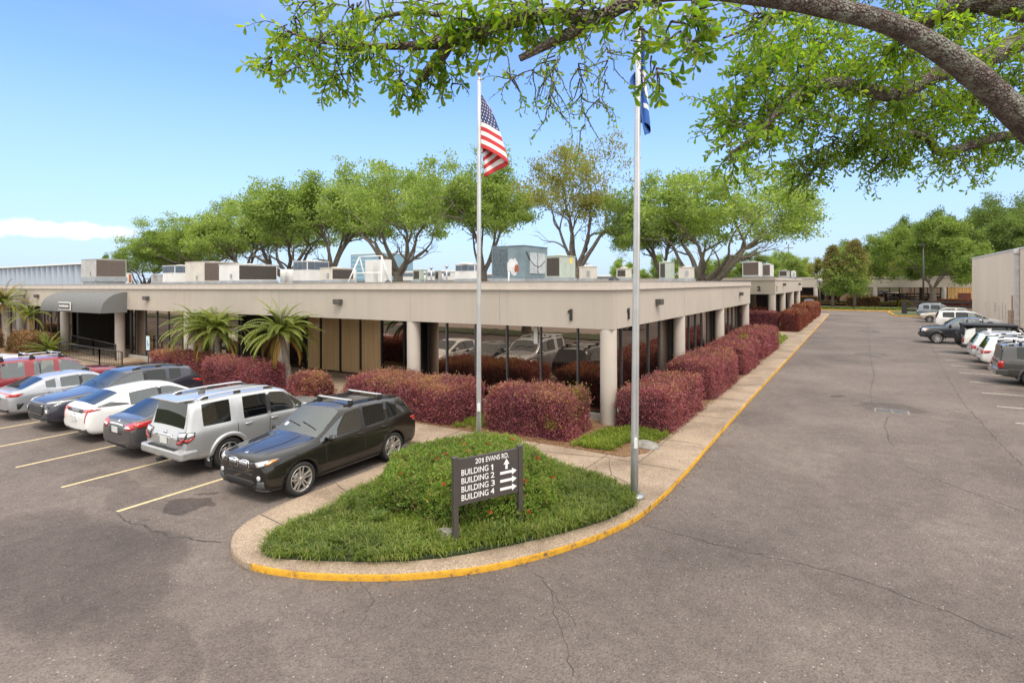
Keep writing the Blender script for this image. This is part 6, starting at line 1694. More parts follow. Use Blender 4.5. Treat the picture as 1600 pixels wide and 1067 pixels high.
    def interior(s, st, kinds, Y, seats):
        r = [i for i, k in enumerate(kinds) if k == 'r']; c = [i for i, k in enumerate(kinds) if k == 'c']
        if not c: return
        yc = Y[c[0]]; zb = st[c[0]][2]; w = st[c[0]][4]; mb = MB()
        mb.box(-w + .16, w - .16, yc - .62, yc - .12, zb - .35, zb - .06, 1, .05)
        yb = Y[r[-1]]
        for k, (yy, xs) in enumerate(((yc - 1.35, (-.38, .38)), (yc - 2.25, (-.42, .42)))):
            if yy - .2 < yb: continue
            for xx in xs:
                A = Matrix.Translation((xx, yy, .0)) @ Matrix.Rotation(rad(12), 4, 'X')
                mb.box(-.25, .25, -.10, .08, zb - .55, zb + .22, 0, .06, A); mb.box(-.13, .13, -.07, .05, zb + .26, zb + .46, 0, .05, A)
                mb.box(xx - .25, xx + .25, yy - .05, yy + .50, zb - .62, zb - .44, 0, .06)
        T = Matrix.Translation((-.38, yc - .78, zb - .02)) @ Matrix.Rotation(rad(68), 4, 'X')
        mb.lathe([(.17, -.015), (.19, 0), (.17, .015), (.155, 0)], 20, T, 1, close=True)
        mb.build('seats', [seats, PLA], s.t)
    # --- surface pieces laid onto the body by projection
    def hit(s, axis, sgn, u, v):
        if axis == 'y': o = Vector((u, sgn * 5, v)); d = Vector((0, -sgn, 0))
        elif axis == 'x': o = Vector((sgn * 3, u, v)); d = Vector((-sgn, 0, 0))
        else: o = Vector((u, v, 4)); d = Vector((0, 0, -1))
        h = s.bvh.ray_cast(o, d)
        if h[0] is None:
            pt = Vector((u, sgn * s.h, v)) if axis == 'y' else (Vector((sgn * s.W / 2, u, v)) if axis == 'x' else Vector((u, v, 1)))
            h = s.bvh.find_nearest(pt)
            nn = h[1]; 
            if nn.dot(d) > 0: nn = -nn
            return h[0], nn
        nn = h[1]
        if nn.dot(d) > 0: nn = -nn
        return h[0], nn
    def patch(s, name, poly, axis, sgn, mat, off=.008, thick=.02, parent=None, mirror=False, cuts=2, smooth=True):
        outs = []
        for mk in ((1, -1) if mirror else (1,)):
            bm = bmesh.new(); sg = sgn; P = poly
            if mirror and mk == -1:
                if axis == 'x': sg = -sgn
                else: P = [(-a, b) for a, b in poly]
            vs = [bm.verts.new((a, b, 0)) for a, b in P]; bm.faces.new(vs)
            bmesh.ops.triangulate(bm, faces=bm.faces[:])
            if cuts: bmesh.ops.subdivide_edges(bm, edges=bm.edges[:], cuts=cuts, use_grid_fill=True)
            bmesh.ops.triangulate(bm, faces=bm.faces[:])
            base = {}
            for v in bm.verts:
                p, nn = s.hit(axis, sg, v.co.x, v.co.y); base[v] = (p, nn)
            for v, (p, nn) in base.items(): v.co = p + nn * off
            bm.normal_update()
            ax_ = {'y': Vector((0, sg, 0)), 'x': Vector((sg, 0, 0)), 'z': Vector((0, 0, 1))}[axis]
            tot = sum((f.normal * f.calc_area() for f in bm.faces), Vector())
            if tot.dot(ax_) < 0: bmesh.ops.reverse_faces(bm, faces=bm.faces[:])
            bd = [e for e in bm.edges if len(e.link_faces) == 1]
            for f in bm.faces: f.smooth = smooth
            ex = bmesh.ops.extrude_edge_only(bm, edges=bd)
            for v in [g for g in ex['geom'] if isinstance(g, bmesh.types.BMVert)]:
                nr = s.bvh.find_nearest(v.co); 
                v.co = v.co - (v.co - nr[0]).normalized() * thick if nr[0] is not None and (v.co - nr[0]).length > 1e-6 else v.co
            me = bpy.data.meshes.new(name); bm.to_mesh(me); bm.free(); me.materials.append(mat)
            o = bpy.data.objects.new(name, me); COL.objects.link(o); o.parent = parent or s.t; outs.append(o)
        return outs[0] if not mirror else outs
    def line(s, name, pts, axis, sgn, mat, w=.010, off=.0025, mirror=True, parent=None, step=.08, thick=.0):
        """thin strip along a drawn line: shut lines, chrome strips"""
        for mk in ((1, -1) if mirror else (1,)):
            sg = sgn; P = pts
            if mk == -1:
                if axis == 'x': sg = -sgn
                else: P = [(-a, b) for a, b in pts]
            Q = []
            for a, b in zip(P[:-1], P[1:]):
                a = Vector(a); b = Vector(b); k = max(1, int((b - a).length / step))
                Q += [a.lerp(b, i / k) for i in range(k)]
            Q.append(Vector(P[-1])); H = [s.hit(axis, sg, q.x, q.y) for q in Q]; mb = MB(); vs = []
            for i, (p, nn) in enumerate(H):
                t = (H[min(i + 1, len(H) - 1)][0] - H[max(i - 1, 0)][0]); t = t.normalized() if t.length > 1e-6 else Vector((0, 0, 1)); sd_ = t.cross(nn).normalized()
                vs += [p + nn * off + sd_ * w / 2, p + nn * off - sd_ * w / 2]
            mb.add(vs, [(2 * i, 2 * i + 2, 2 * i + 3, 2 * i + 1) for i in range(len(H) - 1)], 0, True)
            o = mb.build(name, mat, parent or s.body)
    def mirrors(s, y, z, mat, size=1.0):
        for sg in (-1, 1):
            mb = MB(); q, nn = s.hit('x', sg, y, z); T = Matrix.Translation((q.x + sg * .13 * size, y + .02, z + .03))
            bm = bmesh.new(); bmesh.ops.create_uvsphere(bm, u_segments=16, v_segments=10, radius=1)
            vs = [T @ Vector((v.co.x * .125 * size, v.co.y * (.085 if v.co.y > 0 else .035) * size, v.co.z * .085 * size * (1 if v.co.z > 0 else .9))) for v in bm.verts]; bm.verts.index_update(); fs = [[v.index for v in f.verts] for f in bm.faces]; bm.free()
            mb.add(vs, fs, 0, True); mb.tube([(q.x - sg * .03, y, z - .03), (q.x + sg * .08, y + .01, z)], .025, 8, 1); mb.build('mirror', [mat, PLA], s.t)
    def handles(s, ys, z, mat):
        for sg in (-1, 1):
            for y in ys:
                q, nn = s.hit('x', sg, y, z); mb = MB(); x = q.x + sg * .03
                mb.tube([(x - sg * .035, y + .10, z), (x, y + .085, z), (x + sg * .004, y, z), (x, y - .085, z), (x - sg * .035, y - .10, z)], [.012, .015, .016, .015, .012], 8); mb.build('door_handle', mat, s.t)
    def flare(s, mat, w=.075, out=.035, a0=-8, a1=188, name='wheel_arch_trim'):
        for d in s.ax:
            for sg in (-1, 1):
                mb = MB(); vs = []; n = 26; y0 = s.h - d; z0 = s.r
                for i in range(n + 1):
                    a = rad(a0 + (a1 - a0) * i / n)
                    for rr_ in (s.ra - .012, s.ra + w):
                        yy = y0 + math.cos(a) * rr_; zz = z0 + math.sin(a) * rr_; q, nn = s.hit('x', sg, y0 + math.cos(a) * (s.ra + w), z0 + math.sin(a) * (s.ra + w)); x_ = q.x
                        vs.append((x_ + sg * out, yy, zz)); vs.append((x_ - sg * .05, yy, zz))
                fs = []
                for i in range(n):
                    b = 4 * i; fs += [(b, b + 2, b + 6, b + 4), (b + 2, b + 3, b + 7, b + 6), (b + 1, b, b + 4, b + 5)]
                mb.add(vs, fs, 0, True); mb.build(name, mat, s.t, fix=True)
    def plate(s, sgn, z, x=0, w=.31, h=.155):
        q, nn = s.hit('y', sgn, x, z); T = Matrix.Translation(q + Vector((0, sgn * .018, 0))) @ Matrix.Rotation(math.asin(max(-1, min(1, nn.z * .8))) * -sgn, 4, 'X')
        mb = MB(); mb.box(x - w / 2, x + w / 2, -.006, .006, -h / 2, h / 2, 0, .003, T); mb.build('licence_plate', PLATE, s.t)
    def rails(s, y0, y1, xo, mat, foot, h=.05, cross=(), cmat=None):
        for sg in (-1, 1):
            mb = MB(); P = []
            for i in range(13):
                y = y0 + (y1 - y0) * i / 12; q, nn = s.hit('z', 1, sg * xo, y); e = min(1, min(i, 12 - i) / 1.2); P.append((sg * xo, y, q.z + .012 + h * e))
            mb.tube(P, .022, 8); 
            for i in (1, 6, 11): mb.box(sg * xo - .02, sg * xo + .02, P[i][1] - .09, P[i][1] + .09, P[i][2] - h - .03, P[i][2] - .01, 1, .008)
            mb.build('roof_rail', [mat, foot], s.t)
        for y in cross:
            q, nn = s.hit('z', 1, xo, y); q0, _n = s.hit('z', 1, 0, y); zz = max(q.z, q0.z) + h + .045; mb = MB()
            mb.box(-xo - .04, xo + .04, y - .035, y + .035, zz - .016, zz + .016, 0, .012)
            for sg in (-1, 1): mb.box(sg * xo - .05, sg * xo + .05, y - .05, y + .05, q.z - .01, zz + .01, 1, .02)
            mb.build('roof_bar', [cmat or CHR, foot], s.t)
    def wipers(s, y, z):
        mb = MB()
        for x0, x1 in ((-.5, .05), (.05, .55)):
            P = []
            for i in range(6):
                xx = x0 + (x1 - x0) * i / 5; q, nn = s.hit('z', 1, xx, y - .05 - .10 * i / 5 * (1)); P.append(q + Vector((0, 0, .018)))
            mb.tube(P, .009, 6)
        mb.build('wiper', PLA, s.t)
    def seams(s, yd, zt, zb, hood=None):
        for y in yd: s.line('shut_line', [(y, zt), (y - .02, (zt + zb) / 2), (y + .01, zb)], 'x', 1, PLA, .017, .0025)
        if hood: s.line('shut_line', hood, 'z', 1, PLA, .016, .0025)

LEFT = 'cars parked in the left row'; RIGHT = 'cars parked in the right row'
# ---- black crossover, nose to the viewer
BLK = paint('paint_black', (.012, .0105, .009), 0, .3)
X = Car('parked_suv', 'black compact SUV with silver roof crossbars, nose out beside the island', -11.19, 9.41, PI, 4.66, 1.88,
  [(0, .40, .70, .93, .72, 'h'), (.05, .27, .80, .985, .84, 'h'), (.32, .21, .91, 1.03, .91, 'h'), (.87, .21, .98, 1.08, .935, 'h'), (1.38, .22, 1.03, 1.15, .94, 'c'), (2.12, .22, 1.07, 1.60, .94, 'r'), (2.30, .22, 1.07, 1.635, .94, 'r'), (2.62, .22, 1.08, 1.655, .94, 'r'), (2.71, .22, 1.08, 1.655, .94, 'r'), (3.42, .22, 1.11, 1.64, .94, 'r'), (3.50, .22, 1.115, 1.635, .94, 'r'), (3.86, .22, 1.16, 1.60, .93, 'r'), (4.22, .24, 1.20, 1.55, .91, 'r'), (4.52, .27, 1.13, 1.17, .88, 'c'), (4.62, .34, .98, 1.02, .84, 'h'), (4.66, .42, .80, .86, .78, 'h')],
  (.87, 3.68), .365, BLK, glass=(CG, CG, CGD), rim=RIMG, side=[(4, 2), (5, 2), (6, 2), (8, 3), (10, 3)], cat='suv', group=LEFT)
h = X.h
for sg in (-1, 1):
    K = [(sg * .185 + (abs(math.cos(a)) ** .62) * (1 if math.cos(a) > 0 else -1) * .155, .80 + (abs(math.sin(a)) ** .62) * (1 if math.sin(a) > 0 else -1) * .105) for a in [i * PI / 10 for i in range(20)]]
    g_ = X.patch('grille', K, 'y', 1, CHR, .02, .03); K2 = [(sg * .185 + (x - sg * .185) * .90, .80 + (z - .80) * .87) for x, z in K]; X.patch('grille_slats', K2, 'y', 1, PLA, .026, .02, parent=g_)
    mb = MB()
    for i in range(8):
        xx = sg * .185 + (-.119 + .034 * i); q, nn = X.hit('y', 1, xx, .80); hh = .082; q0, _ = X.hit('y', 1, xx, .80 - hh); q1, _ = X.hit('y', 1, xx, .80 + hh)
        mb.tube([q0 + Vector((0, .034, 0)), q + Vector((0, .036, 0)), q1 + Vector((0, .034, 0))], .0055, 5)
    mb.build('grille_bars', CHR, g_)
hl = X.patch('headlight', [(.37, .86), (.60, .90), (.80, .935), (.845, .92), (.79, .82), (.64, .775), (.37, .79)], 'y', 1, LDK, .012, .03, mirror=True)
for o_, sg in zip(hl, (1, -1)):
    X.patch('lamp_lens', [(sg * .52, .875), (sg * .76, .915), (sg * .73, .83), (sg * .60, .795)], 'y', 1, LCLR, .018, .02, parent=o_)
    X.patch('turn_signal', [(sg * .775, .918), (sg * .835, .918), (sg * .80, .85), (sg * .755, .83)], 'y', 1, LAMB, .018, .02, parent=o_)
X.patch('lower_grille', [(-.42, .36), (.42, .36), (.50, .45), (.42, .50), (-.42, .50), (-.50, .45)], 'y', 1, PLA, .008, .02)
X.patch('upper_intake', [(-.46, .60), (.46, .60), (.42, .64), (-.42, .64)], 'y', 1, PLA, .008, .02)
X.patch('side_intake', [(.56, .34), (.78, .36), (.78, .52), (.60, .50)], 'y', 1, PLG, .008, .02, mirror=True)
X.patch('fog_lamp', [(.64 + .05 * math.cos(a), .575 + .05 * math.sin(a)) for a in [i * PI / 6 for i in range(12)]], 'y', 1, LCLR, .014, .02, mirror=True, cuts=1)
X.patch('bumper_blade', [(.44, .27), (.80, .29), (.78, .325), (.50, .32)], 'y', 1, PLG, .02, .02, mirror=True)
q, nn = X.hit('y', 1, 0, .885)
X.patch('badge', [(.042 * math.cos(a), h - .17 + .042 * math.sin(a)) for a in [i * PI / 8 for i in range(16)]], 'z', 1, CHR, .006, .01, cuts=1)
X.patch('badge_quarter', [(0, h - .17), (.03, h - .17), (.021, h - .149), (0, h - .14)], 'z', 1, pm('badge_blue', (.02, .10, .4), .3), .009, .01, cuts=0)
X.patch('badge_quarter', [(0, h - .17), (-.03, h - .17), (-.021, h - .191), (0, h - .20)], 'z', 1, pm('badge_blue', (.02, .10, .4), .3), .009, .01, cuts=0)
X.patch('taillight', [(h - 4.34, 1.02), (h - 4.60, 1.03), (h - 4.62, .90), (h - 4.46, .90)], 'x', 1, LRED, .012, .03, mirror=True)
X.mirrors(h - 1.62, 1.06, BLK); X.handles((h - 2.55, h - 3.34), .985, BLK); X.wipers(h - 1.50, 1.1)
X.rails(h - 2.35, h - 4.15, .56, PLA, PLA, .02, cross=(h - 2.55, h - 3.55), cmat=pm('bar_aluminium', (.55, .55, .56), .5, metal=.4))
X.seams((h - 1.50, h - 2.66, h - 3.50), 1.02, .34, [(.74, h - 1.35), (.70, h - .9), (.52, h - .25)])
X.line('window_chrome', [(h - 1.62, 1.085), (h - 2.6, 1.085), (h - 3.4, 1.11), (h - 3.9, 1.16)], 'x', 1, PLA, .02, .004); X.line('sill_strip', [(h - 1.35, .30), (h - 3.2, .30)], 'x', 1, CHR, .022, .006)
X.line('hood_crease', [(.30, h - 1.3), (.34, h - .8), (.22, h - .2)], 'z', 1, BLK, .03, .008)
X.patch('inspection_sticker', [(.50, h - 1.52), (.60, h - 1.53), (.60, h - 1.62), (.50, h - 1.61)], 'z', 1, M['white'], .004, .004, cuts=0)
# ---- silver boxy SUV, tail to the viewer
SIL = paint('paint_silver', (.45, .455, .46), .6, .32)
X = Car('parked_suv', 'silver boxy SUV, tail out, between the black SUV and a grey sedan', -14.33, 9.54, 0, 4.83, 1.925,
  [(0, .45, .78, .92, .74, 'h'), (.05, .34, .88, 1.02, .86, 'h'), (.30, .30, 1.00, 1.10, .92, 'h'), (.92, .30, 1.08, 1.16, .955, 'h'), (1.42, .32, 1.12, 1.22, .96, 'c'), (2.02, .32, 1.13, 1.70, .96, 'r'), (2.18, .32, 1.13, 1.755, .96, 'r'), (2.55, .32, 1.135, 1.79, .96, 'r'), (2.65, .32, 1.135, 1.79, .96, 'r'), (3.33, .32, 1.14, 1.80, .96, 'r'), (3.66, .32, 1.15, 1.80, .955, 'r'), (4.38, .33, 1.16, 1.785, .945, 'r'), (4.60, .38, 1.16, 1.75, .92, 'r'), (4.72, .42, 1.10, 1.17, .90, 'c'), (4.79, .42, .98, 1.02, .885, 'h'), (4.83, .46, .86, .90, .86, 'h')],
  (.94, 3.73), .385, SIL, glass=(CG, CG, CGD), rim=RIMS, spokes=6, twin=False, tumble=.16, side=[(4, 2), (5, 2), (6, 2), (8, 3), (10, 3)], cat='suv', group=LEFT, seats=SEATD)
h = X.h; X.flare(SIL, .085, .035)
tl = X.patch('taillight', [(.60, 1.06), (.82, 1.09), (.855, 1.07), (.855, .92), (.78, .80), (.62, .80)], 'y', -1, LDK, .035, .05, mirror=True)
X.patch('taillight_wrap', [(-h + .03, 1.08), (-h + .26, 1.08), (-h + .24, .96), (-h + .08, .84), (-h + .03, .86)], 'x', 1, LDK, .02, .03, mirror=True)
X.patch('taillight_lens', [(-h + .03, 1.06), (-h + .23, 1.06), (-h + .22, 1.0), (-h + .03, .97)], 'x', 1, LCLR, .026, .01, mirror=True)
X.patch('taillight_lens', [(-h + .03, .90), (-h + .10, .87), (-h + .23, .955), (-h + .215, .98), (-h + .10, .92), (-h + .03, .94)], 'x', 1, LRED, .026, .01, mirror=True)
for o_, sg in zip(tl, (1, -1)):
    X.patch('lamp_lens', [(sg * .62, 1.04), (sg * .84, 1.07), (sg * .84, .985), (sg * .62, .96)], 'y', -1, LCLR, .042, .02, parent=o_); X.patch('lamp_lens', [(sg * .845, .93), (sg * .80, .86), (sg * .72, .82), (sg * .62, .82), (sg * .62, .86), (sg * .72, .88), (sg * .84, .97)], 'y', -1, LRED, .042, .02, parent=o_)
X.patch('tailgate_trim', [(-.34, .99), (.34, .99), (.40, .93), (.36, .92), (.32, .95), (-.32, .95), (-.36, .92), (-.40, .93)], 'y', -1, CHR, .03, .03)
X.plate(-1, .84); X.patch('badge', [(.05 * math.cos(a), 1.03 + .035 * math.sin(a)) for a in [i * PI / 6 for i in range(12)]], 'y', -1, CHR, .03, .02, cuts=1)
mb = MB(); mb.box(-.93, .93, -h - .10, -h + .35, .46, .68, 0, .06); b_ = mb.build('bumper', SIL, X.t); mb = MB(); mb.box(-.60, .60, -h - .085, -h + .05, .681, .70, 0, .006); mb.build('step_pad', PLA, b_); mb = MB(); mb.box(-.06, .06, -h - .16, -h + .2, .36, .45, 0, .01); mb.build('tow_hitch', PLA, X.t)
mb = MB(); mb.box(-.62, .62, -2.42, -1.98, 1.775, 1.825, 0, .025); mb.build('spoiler', SIL, X.t)
for sg in (-1, 1):
    mb = MB(); mb.box(sg * .82 - .13, sg * .82 + .13, h - 3.73 - .50, h - 3.73 - .47, .16, .42); mb.build('mud_flap', PLA, X.t)
X.mirrors(h - 1.62, 1.15, SIL, 1.1); X.handles((h - 2.48, h - 3.22), 1.03, SIL); X.rails(h - 2.3, h - 4.35, .60, CHR, PLA, .06)
X.seams((h - 1.46, h - 2.6, h - 3.5), 1.08, .42, None); X.patch('fuel_cap', [(h - 3.85, .98), (h - 4.02, .98), (h - 4.02, .86), (h - 3.85, .86)], 'x', -1, SIL, .004, .004, cuts=1)
X.patch('antenna', [(-.03, -h + 1.0), (.03, -h + 1.0), (.03, -h + .85), (-.03, -h + .85)], 'z', 1, PLG, .06, .06, cuts=0); X.wipers(h - 1.55, 1.2)
for sg in (-1, 1): X.line('window_seal', [(h - 2.02, 1.16), (h - 3.3, 1.16)], 'x', sg, PLA, .02, .004, mirror=False)
# ---- dark grey sedan, tail to the viewer
DGR = paint('paint_dark_grey', (.060, .058, .062), .3, .35)
X = Car('parked_sedan', 'dark grey sedan with large red tail lamps, between the silver SUV and a white hatchback', -16.85, 9.58, 0, 4.86, 1.83,
  [(0, .36, .58, .68, .68, 'h'), (.06, .24, .66, .76, .80, 'h'), (.35, .19, .76, .86, .87, 'h'), (.96, .19, .86, .95, .91, 'h'), (1.45, .20, .92, 1.02, .915, 'c'), (2.25, .20, .945, 1.38, .915, 'r'), (2.45, .20, .945, 1.43, .915, 'r'), (2.72, .20, .95, 1.46, .915, 'r'), (2.80, .20, .95, 1.465, .915, 'r'), (3.35, .20, .96, 1.43, .915, 'r'), (3.62, .20, .97, 1.39, .91, 'r'), (3.78, .20, .98, 1.355, .91, 'r'), (4.42, .22, 1.00, 1.06, .88, 'c'), (4.72, .26, .98, 1.04, .84, 'h'), (4.82, .30, .86, .90, .80, 'h'), (4.86, .40, .70, .76, .74, 'h')],
  (.97, 3.75), .325, DGR, glass=(CG, CGM, CGM), rim=RIMS, side=[(4, 2), (5, 2), (6, 2), (8, 2), (9, 2)], tumble=.30, cat='sedan', group=LEFT)
h = X.h
tl = X.patch('taillight', [(.42, .90), (.62, .96), (.86, .99), (.905, .985), (.84, .84), (.70, .78), (.46, .78)], 'y', -1, LRED, .014, .03, mirror=True)
for o_, sg in zip(tl, (1, -1)): X.patch('lamp_lens', [(sg * .46, .85), (sg * .60, .88), (sg * .74, .85), (sg * .70, .83), (sg * .48, .81)], 'y', -1, LCLR, .02, .02, parent=o_)
X.patch('taillight_wrap', [(-h + .10, .90), (-h + .16, .97), (-h + .60, 1.0), (-h + .40, .90), (-h + .20, .84)], 'x', 1, LRED, .010, .02, mirror=True)
X.patch('plate_recess', [(-.38, .86), (.38, .86), (.33, .64), (-.33, .64)], 'y', -1, PLG, .004, .01); X.line('chrome_strip', [(-.36, .885), (0, .895), (.36, .885)], 'y', -1, CHR, .035, .014, mirror=False); X.plate(-1, .755)
X.patch('lower_bumper', [(-.70, .40), (.70, .40), (.66, .28), (-.66, .28)], 'y', -1, PLA, .006, .02); X.patch('badge', [(.05 * math.cos(a), .955 + .035 * math.sin(a)) for a in [i * PI / 6 for i in range(12)]], 'y', -1, CHR, .01, .01, cuts=1)
X.mirrors(h - 1.75, .98, DGR); X.handles((h - 2.7, h - 3.55), .86, DGR); X.seams((h - 1.5, h - 2.76, h - 3.75), .92, .30, None); X.line('shut_line', [(.68, -h + .85), (.66, -h + .35), (.60, -h + .12)], 'z', 1, PLA, .012)
# ---- white hatchback with black rear deck
WHT = paint('paint_white', (.74, .74, .73), 0, .3)
X = Car('parked_hatchback', 'white hatchback with black rear glass surround and split tail lamps, fourth car from the island', -19.56, 9.50, 0, 4.54, 1.76,
  [(0, .34, .56, .66, .64, 'h'), (.06, .22, .66, .76, .78, 'h'), (.35, .18, .78, .88, .84, 'h'), (.90, .18, .86, .98, .875, 'h'), (1.20, .19, .90, 1.05, .88, 'c'), (2.05, .19, .93, 1.42, .88, 'r'), (2.22, .19, .935, 1.45, .88, 'r'), (2.48, .19, .94, 1.475, .88, 'r'), (2.56, .19, .94, 1.475, .88, 'r'), (3.15, .19, .96, 1.44, .88, 'r'), (3.40, .19, .98, 1.41, .875, 'r'), (3.62, .19, 1.0, 1.365, .87, 'r'), (4.30, .22, 1.03, 1.14, .84, 'c'), (4.44, .30, 1.00, 1.08, .81, 'h'), (4.51, .36, .84, .90, .77, 'h'), (4.54, .42, .70, .74, .73, 'h')],
  (.93, 3.63), .32, WHT, glass=(CG, CGM, CGM), rim=RIMS, side=[(4, 2), (5, 2), (6, 2), (8, 2), (9, 2)], tumble=.30, cat='hatchback', group=LEFT)
h = X.h
X.patch('rear_deck', [(h - 3.42, 1.0), (h - 3.47, 1.04), (h - 3.9, 1.14), (h - 4.2, 1.07), (h - 4.3, 1.03)], 'x', 1, PLG, .006, .01, mirror=True)
X.patch('taillight', [(.48, .985), (.70, 1.0), (.845, 1.01), (.82, .95), (.74, .93), (.71, .82), (.665, .62), (.655, .62), (.665, .82), (.66, .92), (.48, .91)], 'y', -1, LRED, .012, .03, mirror=True, cuts=1); X.patch('taillight_wrap', [(-h + .06, .99), (-h + .40, 1.0), (-h + .22, .955), (-h + .06, .93)], 'x', 1, LRED, .01, .02, mirror=True)
X.patch('lower_glass', [(-.50, .985), (.50, .985), (.47, .885), (-.47, .885)], 'y', -1, LDK, .01, .02); X.patch('plate_recess', [(-.22, .80), (.22, .80), (.19, .62), (-.19, .62)], 'y', -1, WHT, .004, .004); X.plate(-1, .70)
X.patch('lower_bumper', [(-.74, .46), (-.45, .40), (.45, .40), (.74, .46), (.66, .27), (-.66, .27)], 'y', -1, PLG, .008, .02); X.patch('badge', [(.045 * math.cos(a), .845 + .033 * math.sin(a)) for a in [i * PI / 6 for i in range(12)]], 'y', -1, CHR, .01, .01, cuts=1)
X.mirrors(h - 1.6, .98, WHT); X.handles((h - 2.42, h - 3.2), .87, WHT); X.seams((h - 1.35, h - 2.52, h - 3.4), .90, .28, None); X.line('window_chrome', [(h - 1.6, .945), (h - 3.4, .985)], 'x', 1, PLA, .018, .004)
# ---- navy crossover, nose to the viewer
NAV = paint('paint_navy', (.020, .021, .034), .2, .3)
X = Car('parked_suv', 'navy blue crossover with wide dark grille, nose out, beyond the white hatchback', -22.05, 9.58, PI, 4.86, 1.95,
  [(0, .42, .70, .86, .74, 'h'), (.05, .30, .80, .96, .86, 'h'), (.34, .24, .94, 1.04, .94, 'h'), (.95, .24, 1.02, 1.10, .97, 'h'), (1.48, .25, 1.07, 1.18, .975, 'c'), (2.25, .25, 1.10, 1.60, .975, 'r'), (2.42, .25, 1.10, 1.645, .975, 'r'), (2.74, .25, 1.11, 1.68, .975, 'r'), (2.84, .25, 1.11, 1.68, .975, 'r'), (3.48, .25, 1.15, 1.67, .97, 'r'), (3.58, .25, 1.16, 1.665, .97, 'r'), (3.98, .26, 1.24, 1.63, .96, 'r'), (4.36, .28, 1.27, 1.57, .94, 'r'), (4.70, .34, 1.16, 1.20, .91, 'c'), (4.82, .40, .96, 1.0, .88, 'h'), (4.86, .46, .82, .88, .82, 'h')],
  (.95, 3.81), .37, NAV, glass=(CG, CGM, CGD), rim=RIMG, side=[(4, 2), (5, 2), (6, 2), (8, 3), (10, 3)], tumble=.24, cat='suv', group=LEFT, clad=PLA)
h = X.h
g_ = X.patch('grille', [(-.56, .88), (.56, .88), (.50, .60), (.36, .50), (-.36, .50), (-.50, .60)], 'y', 1, PLA, .012, .03)
for i in range(5): X.line('grille_bar', [(-.50 + .015 * i, .84 - i * .07), (.50 - .015 * i, .84 - i * .07)], 'y', 1, CHR if i in (0, 4) else PLG, .028, .02, mirror=False, parent=g_)
X.patch('headlight', [(.58, .93), (.84, .96), (.93, .97), (.90, .94), (.60, .90)], 'y', 1, LCLR, .016, .03, mirror=True); hl = X.patch('fog_lamp', [(.62, .76), (.76, .78), (.84, .58), (.66, .58)], 'y', 1, LDK, .014, .03, mirror=True)
for o_, sg in zip(hl, (1, -1)): X.patch('lamp_lens', [(sg * .66, .73), (sg * .73, .74), (sg * .78, .64), (sg * .68, .63)], 'y', 1, LCLR, .02, .02, parent=o_)
X.patch('bumper_blade', [(-.62, .33), (.62, .33), (.70, .40), (.5, .385), (-.5, .385), (-.70, .40)], 'y', 1, CHR, .014, .03); X.patch('lower_grille', [(-.5, .48), (.5, .48), (.56, .41), (-.56, .41)], 'y', 1, PLA, .01, .02)
X.patch('taillight', [(h - 4.36, 1.10), (h - 4.78, 1.08), (h - 4.80, .97), (h - 4.58, .99)], 'x', 1, LRED, .012, .03, mirror=True); X.mirrors(h - 1.72, 1.10, NAV); X.handles((h - 2.66, h - 3.4), 1.0, NAV); X.wipers(h - 1.6, 1.14); X.rails(h - 2.5, h - 4.2, .58, PLA, PLA, .03)
X.seams((h - 1.55, h - 2.8, h - 3.7), 1.05, .40, [(.80, h - 1.45), (.74, h - .9), (.56, h - .26)]); X.line('window_chrome', [(h - 1.75, 1.125), (h - 2.8, 1.125), (h - 3.9, 1.23)], 'x', 1, PLA, .018, .004)
# ---- pale blue silver sedan, tail to the viewer
SBL = paint('paint_ice_silver', (.36, .37, .40), .45, .3)
X = Car('parked_sedan', 'pale blue silver sedan, full width tail lamp, between navy crossover and red SUV', -24.95, 9.52, 0, 4.90, 1.86,
  [(0, .36, .58, .68, .70, 'h'), (.06, .24, .66, .76, .82, 'h'), (.35, .18, .76, .85, .89, 'h'), (.96, .18, .84, .94, .925, 'h'), (1.55, .19, .91, 1.02, .93, 'c'), (2.35, .19, .94, 1.37, .93, 'r'), (2.52, .19, .94, 1.41, .93, 'r'), (2.78, .19, .945, 1.435, .93, 'r'), (2.86, .19, .945, 1.44, .93, 'r'), (3.45, .19, .955, 1.41, .93, 'r'), (3.58, .19, .96, 1.395, .925, 'r'), (3.86, .19, .98, 1.335, .92, 'r'), (4.52, .22, .99, 1.06, .89, 'c'), (4.78, .26, .99, 1.05, .85, 'h'), (4.86, .30, .86, .90, .82, 'h'), (4.90, .40, .70, .76, .76, 'h')],
  (.97, 3.81), .33, SBL, glass=(CG, CGM, CGM), rim=RIMS, side=[(4, 2), (5, 2), (6, 2), (8, 2), (10, 2)], tumble=.30, cat='sedan', group=LEFT)
h = X.h
X.patch('taillight', [(-.86, .93), (-.60, .95), (.60, .95), (.86, .93), (.80, .85), (.60, .82), (.50, .91), (-.50, .91), (-.60, .82), (-.80, .85)], 'y', -1, LRED, .014, .03, cuts=3); X.patch('taillight_wrap', [(-h + .06, .94), (-h + .42, .93), (-h + .25, .84), (-h + .08, .84)], 'x', 1, LRED, .012, .02, mirror=True)
X.plate(-1, .72); X.patch('lower_bumper', [(-.78, .44), (-.4, .38), (.4, .38), (.78, .44), (.70, .26), (-.70, .26)], 'y', -1, PLA, .008, .02); X.patch('bumper_vent', [(-h + .22, .62), (-h + .42, .60), (-h + .30, .42), (-h + .24, .42)], 'x', 1, PLA, .006, .01, mirror=True)
X.line('window_chrome', [(h - 1.75, .955), (h - 2.8, .965), (h - 3.6, .98), (h - 3.9, 1.02)], 'x', 1, CHR, .022, .004); X.mirrors(h - 1.85, 1.0, SBL); X.handles((h - 2.75, h - 3.6), .86, SBL); X.seams((h - 1.6, h - 2.82, h - 3.8), .90, .28, None)
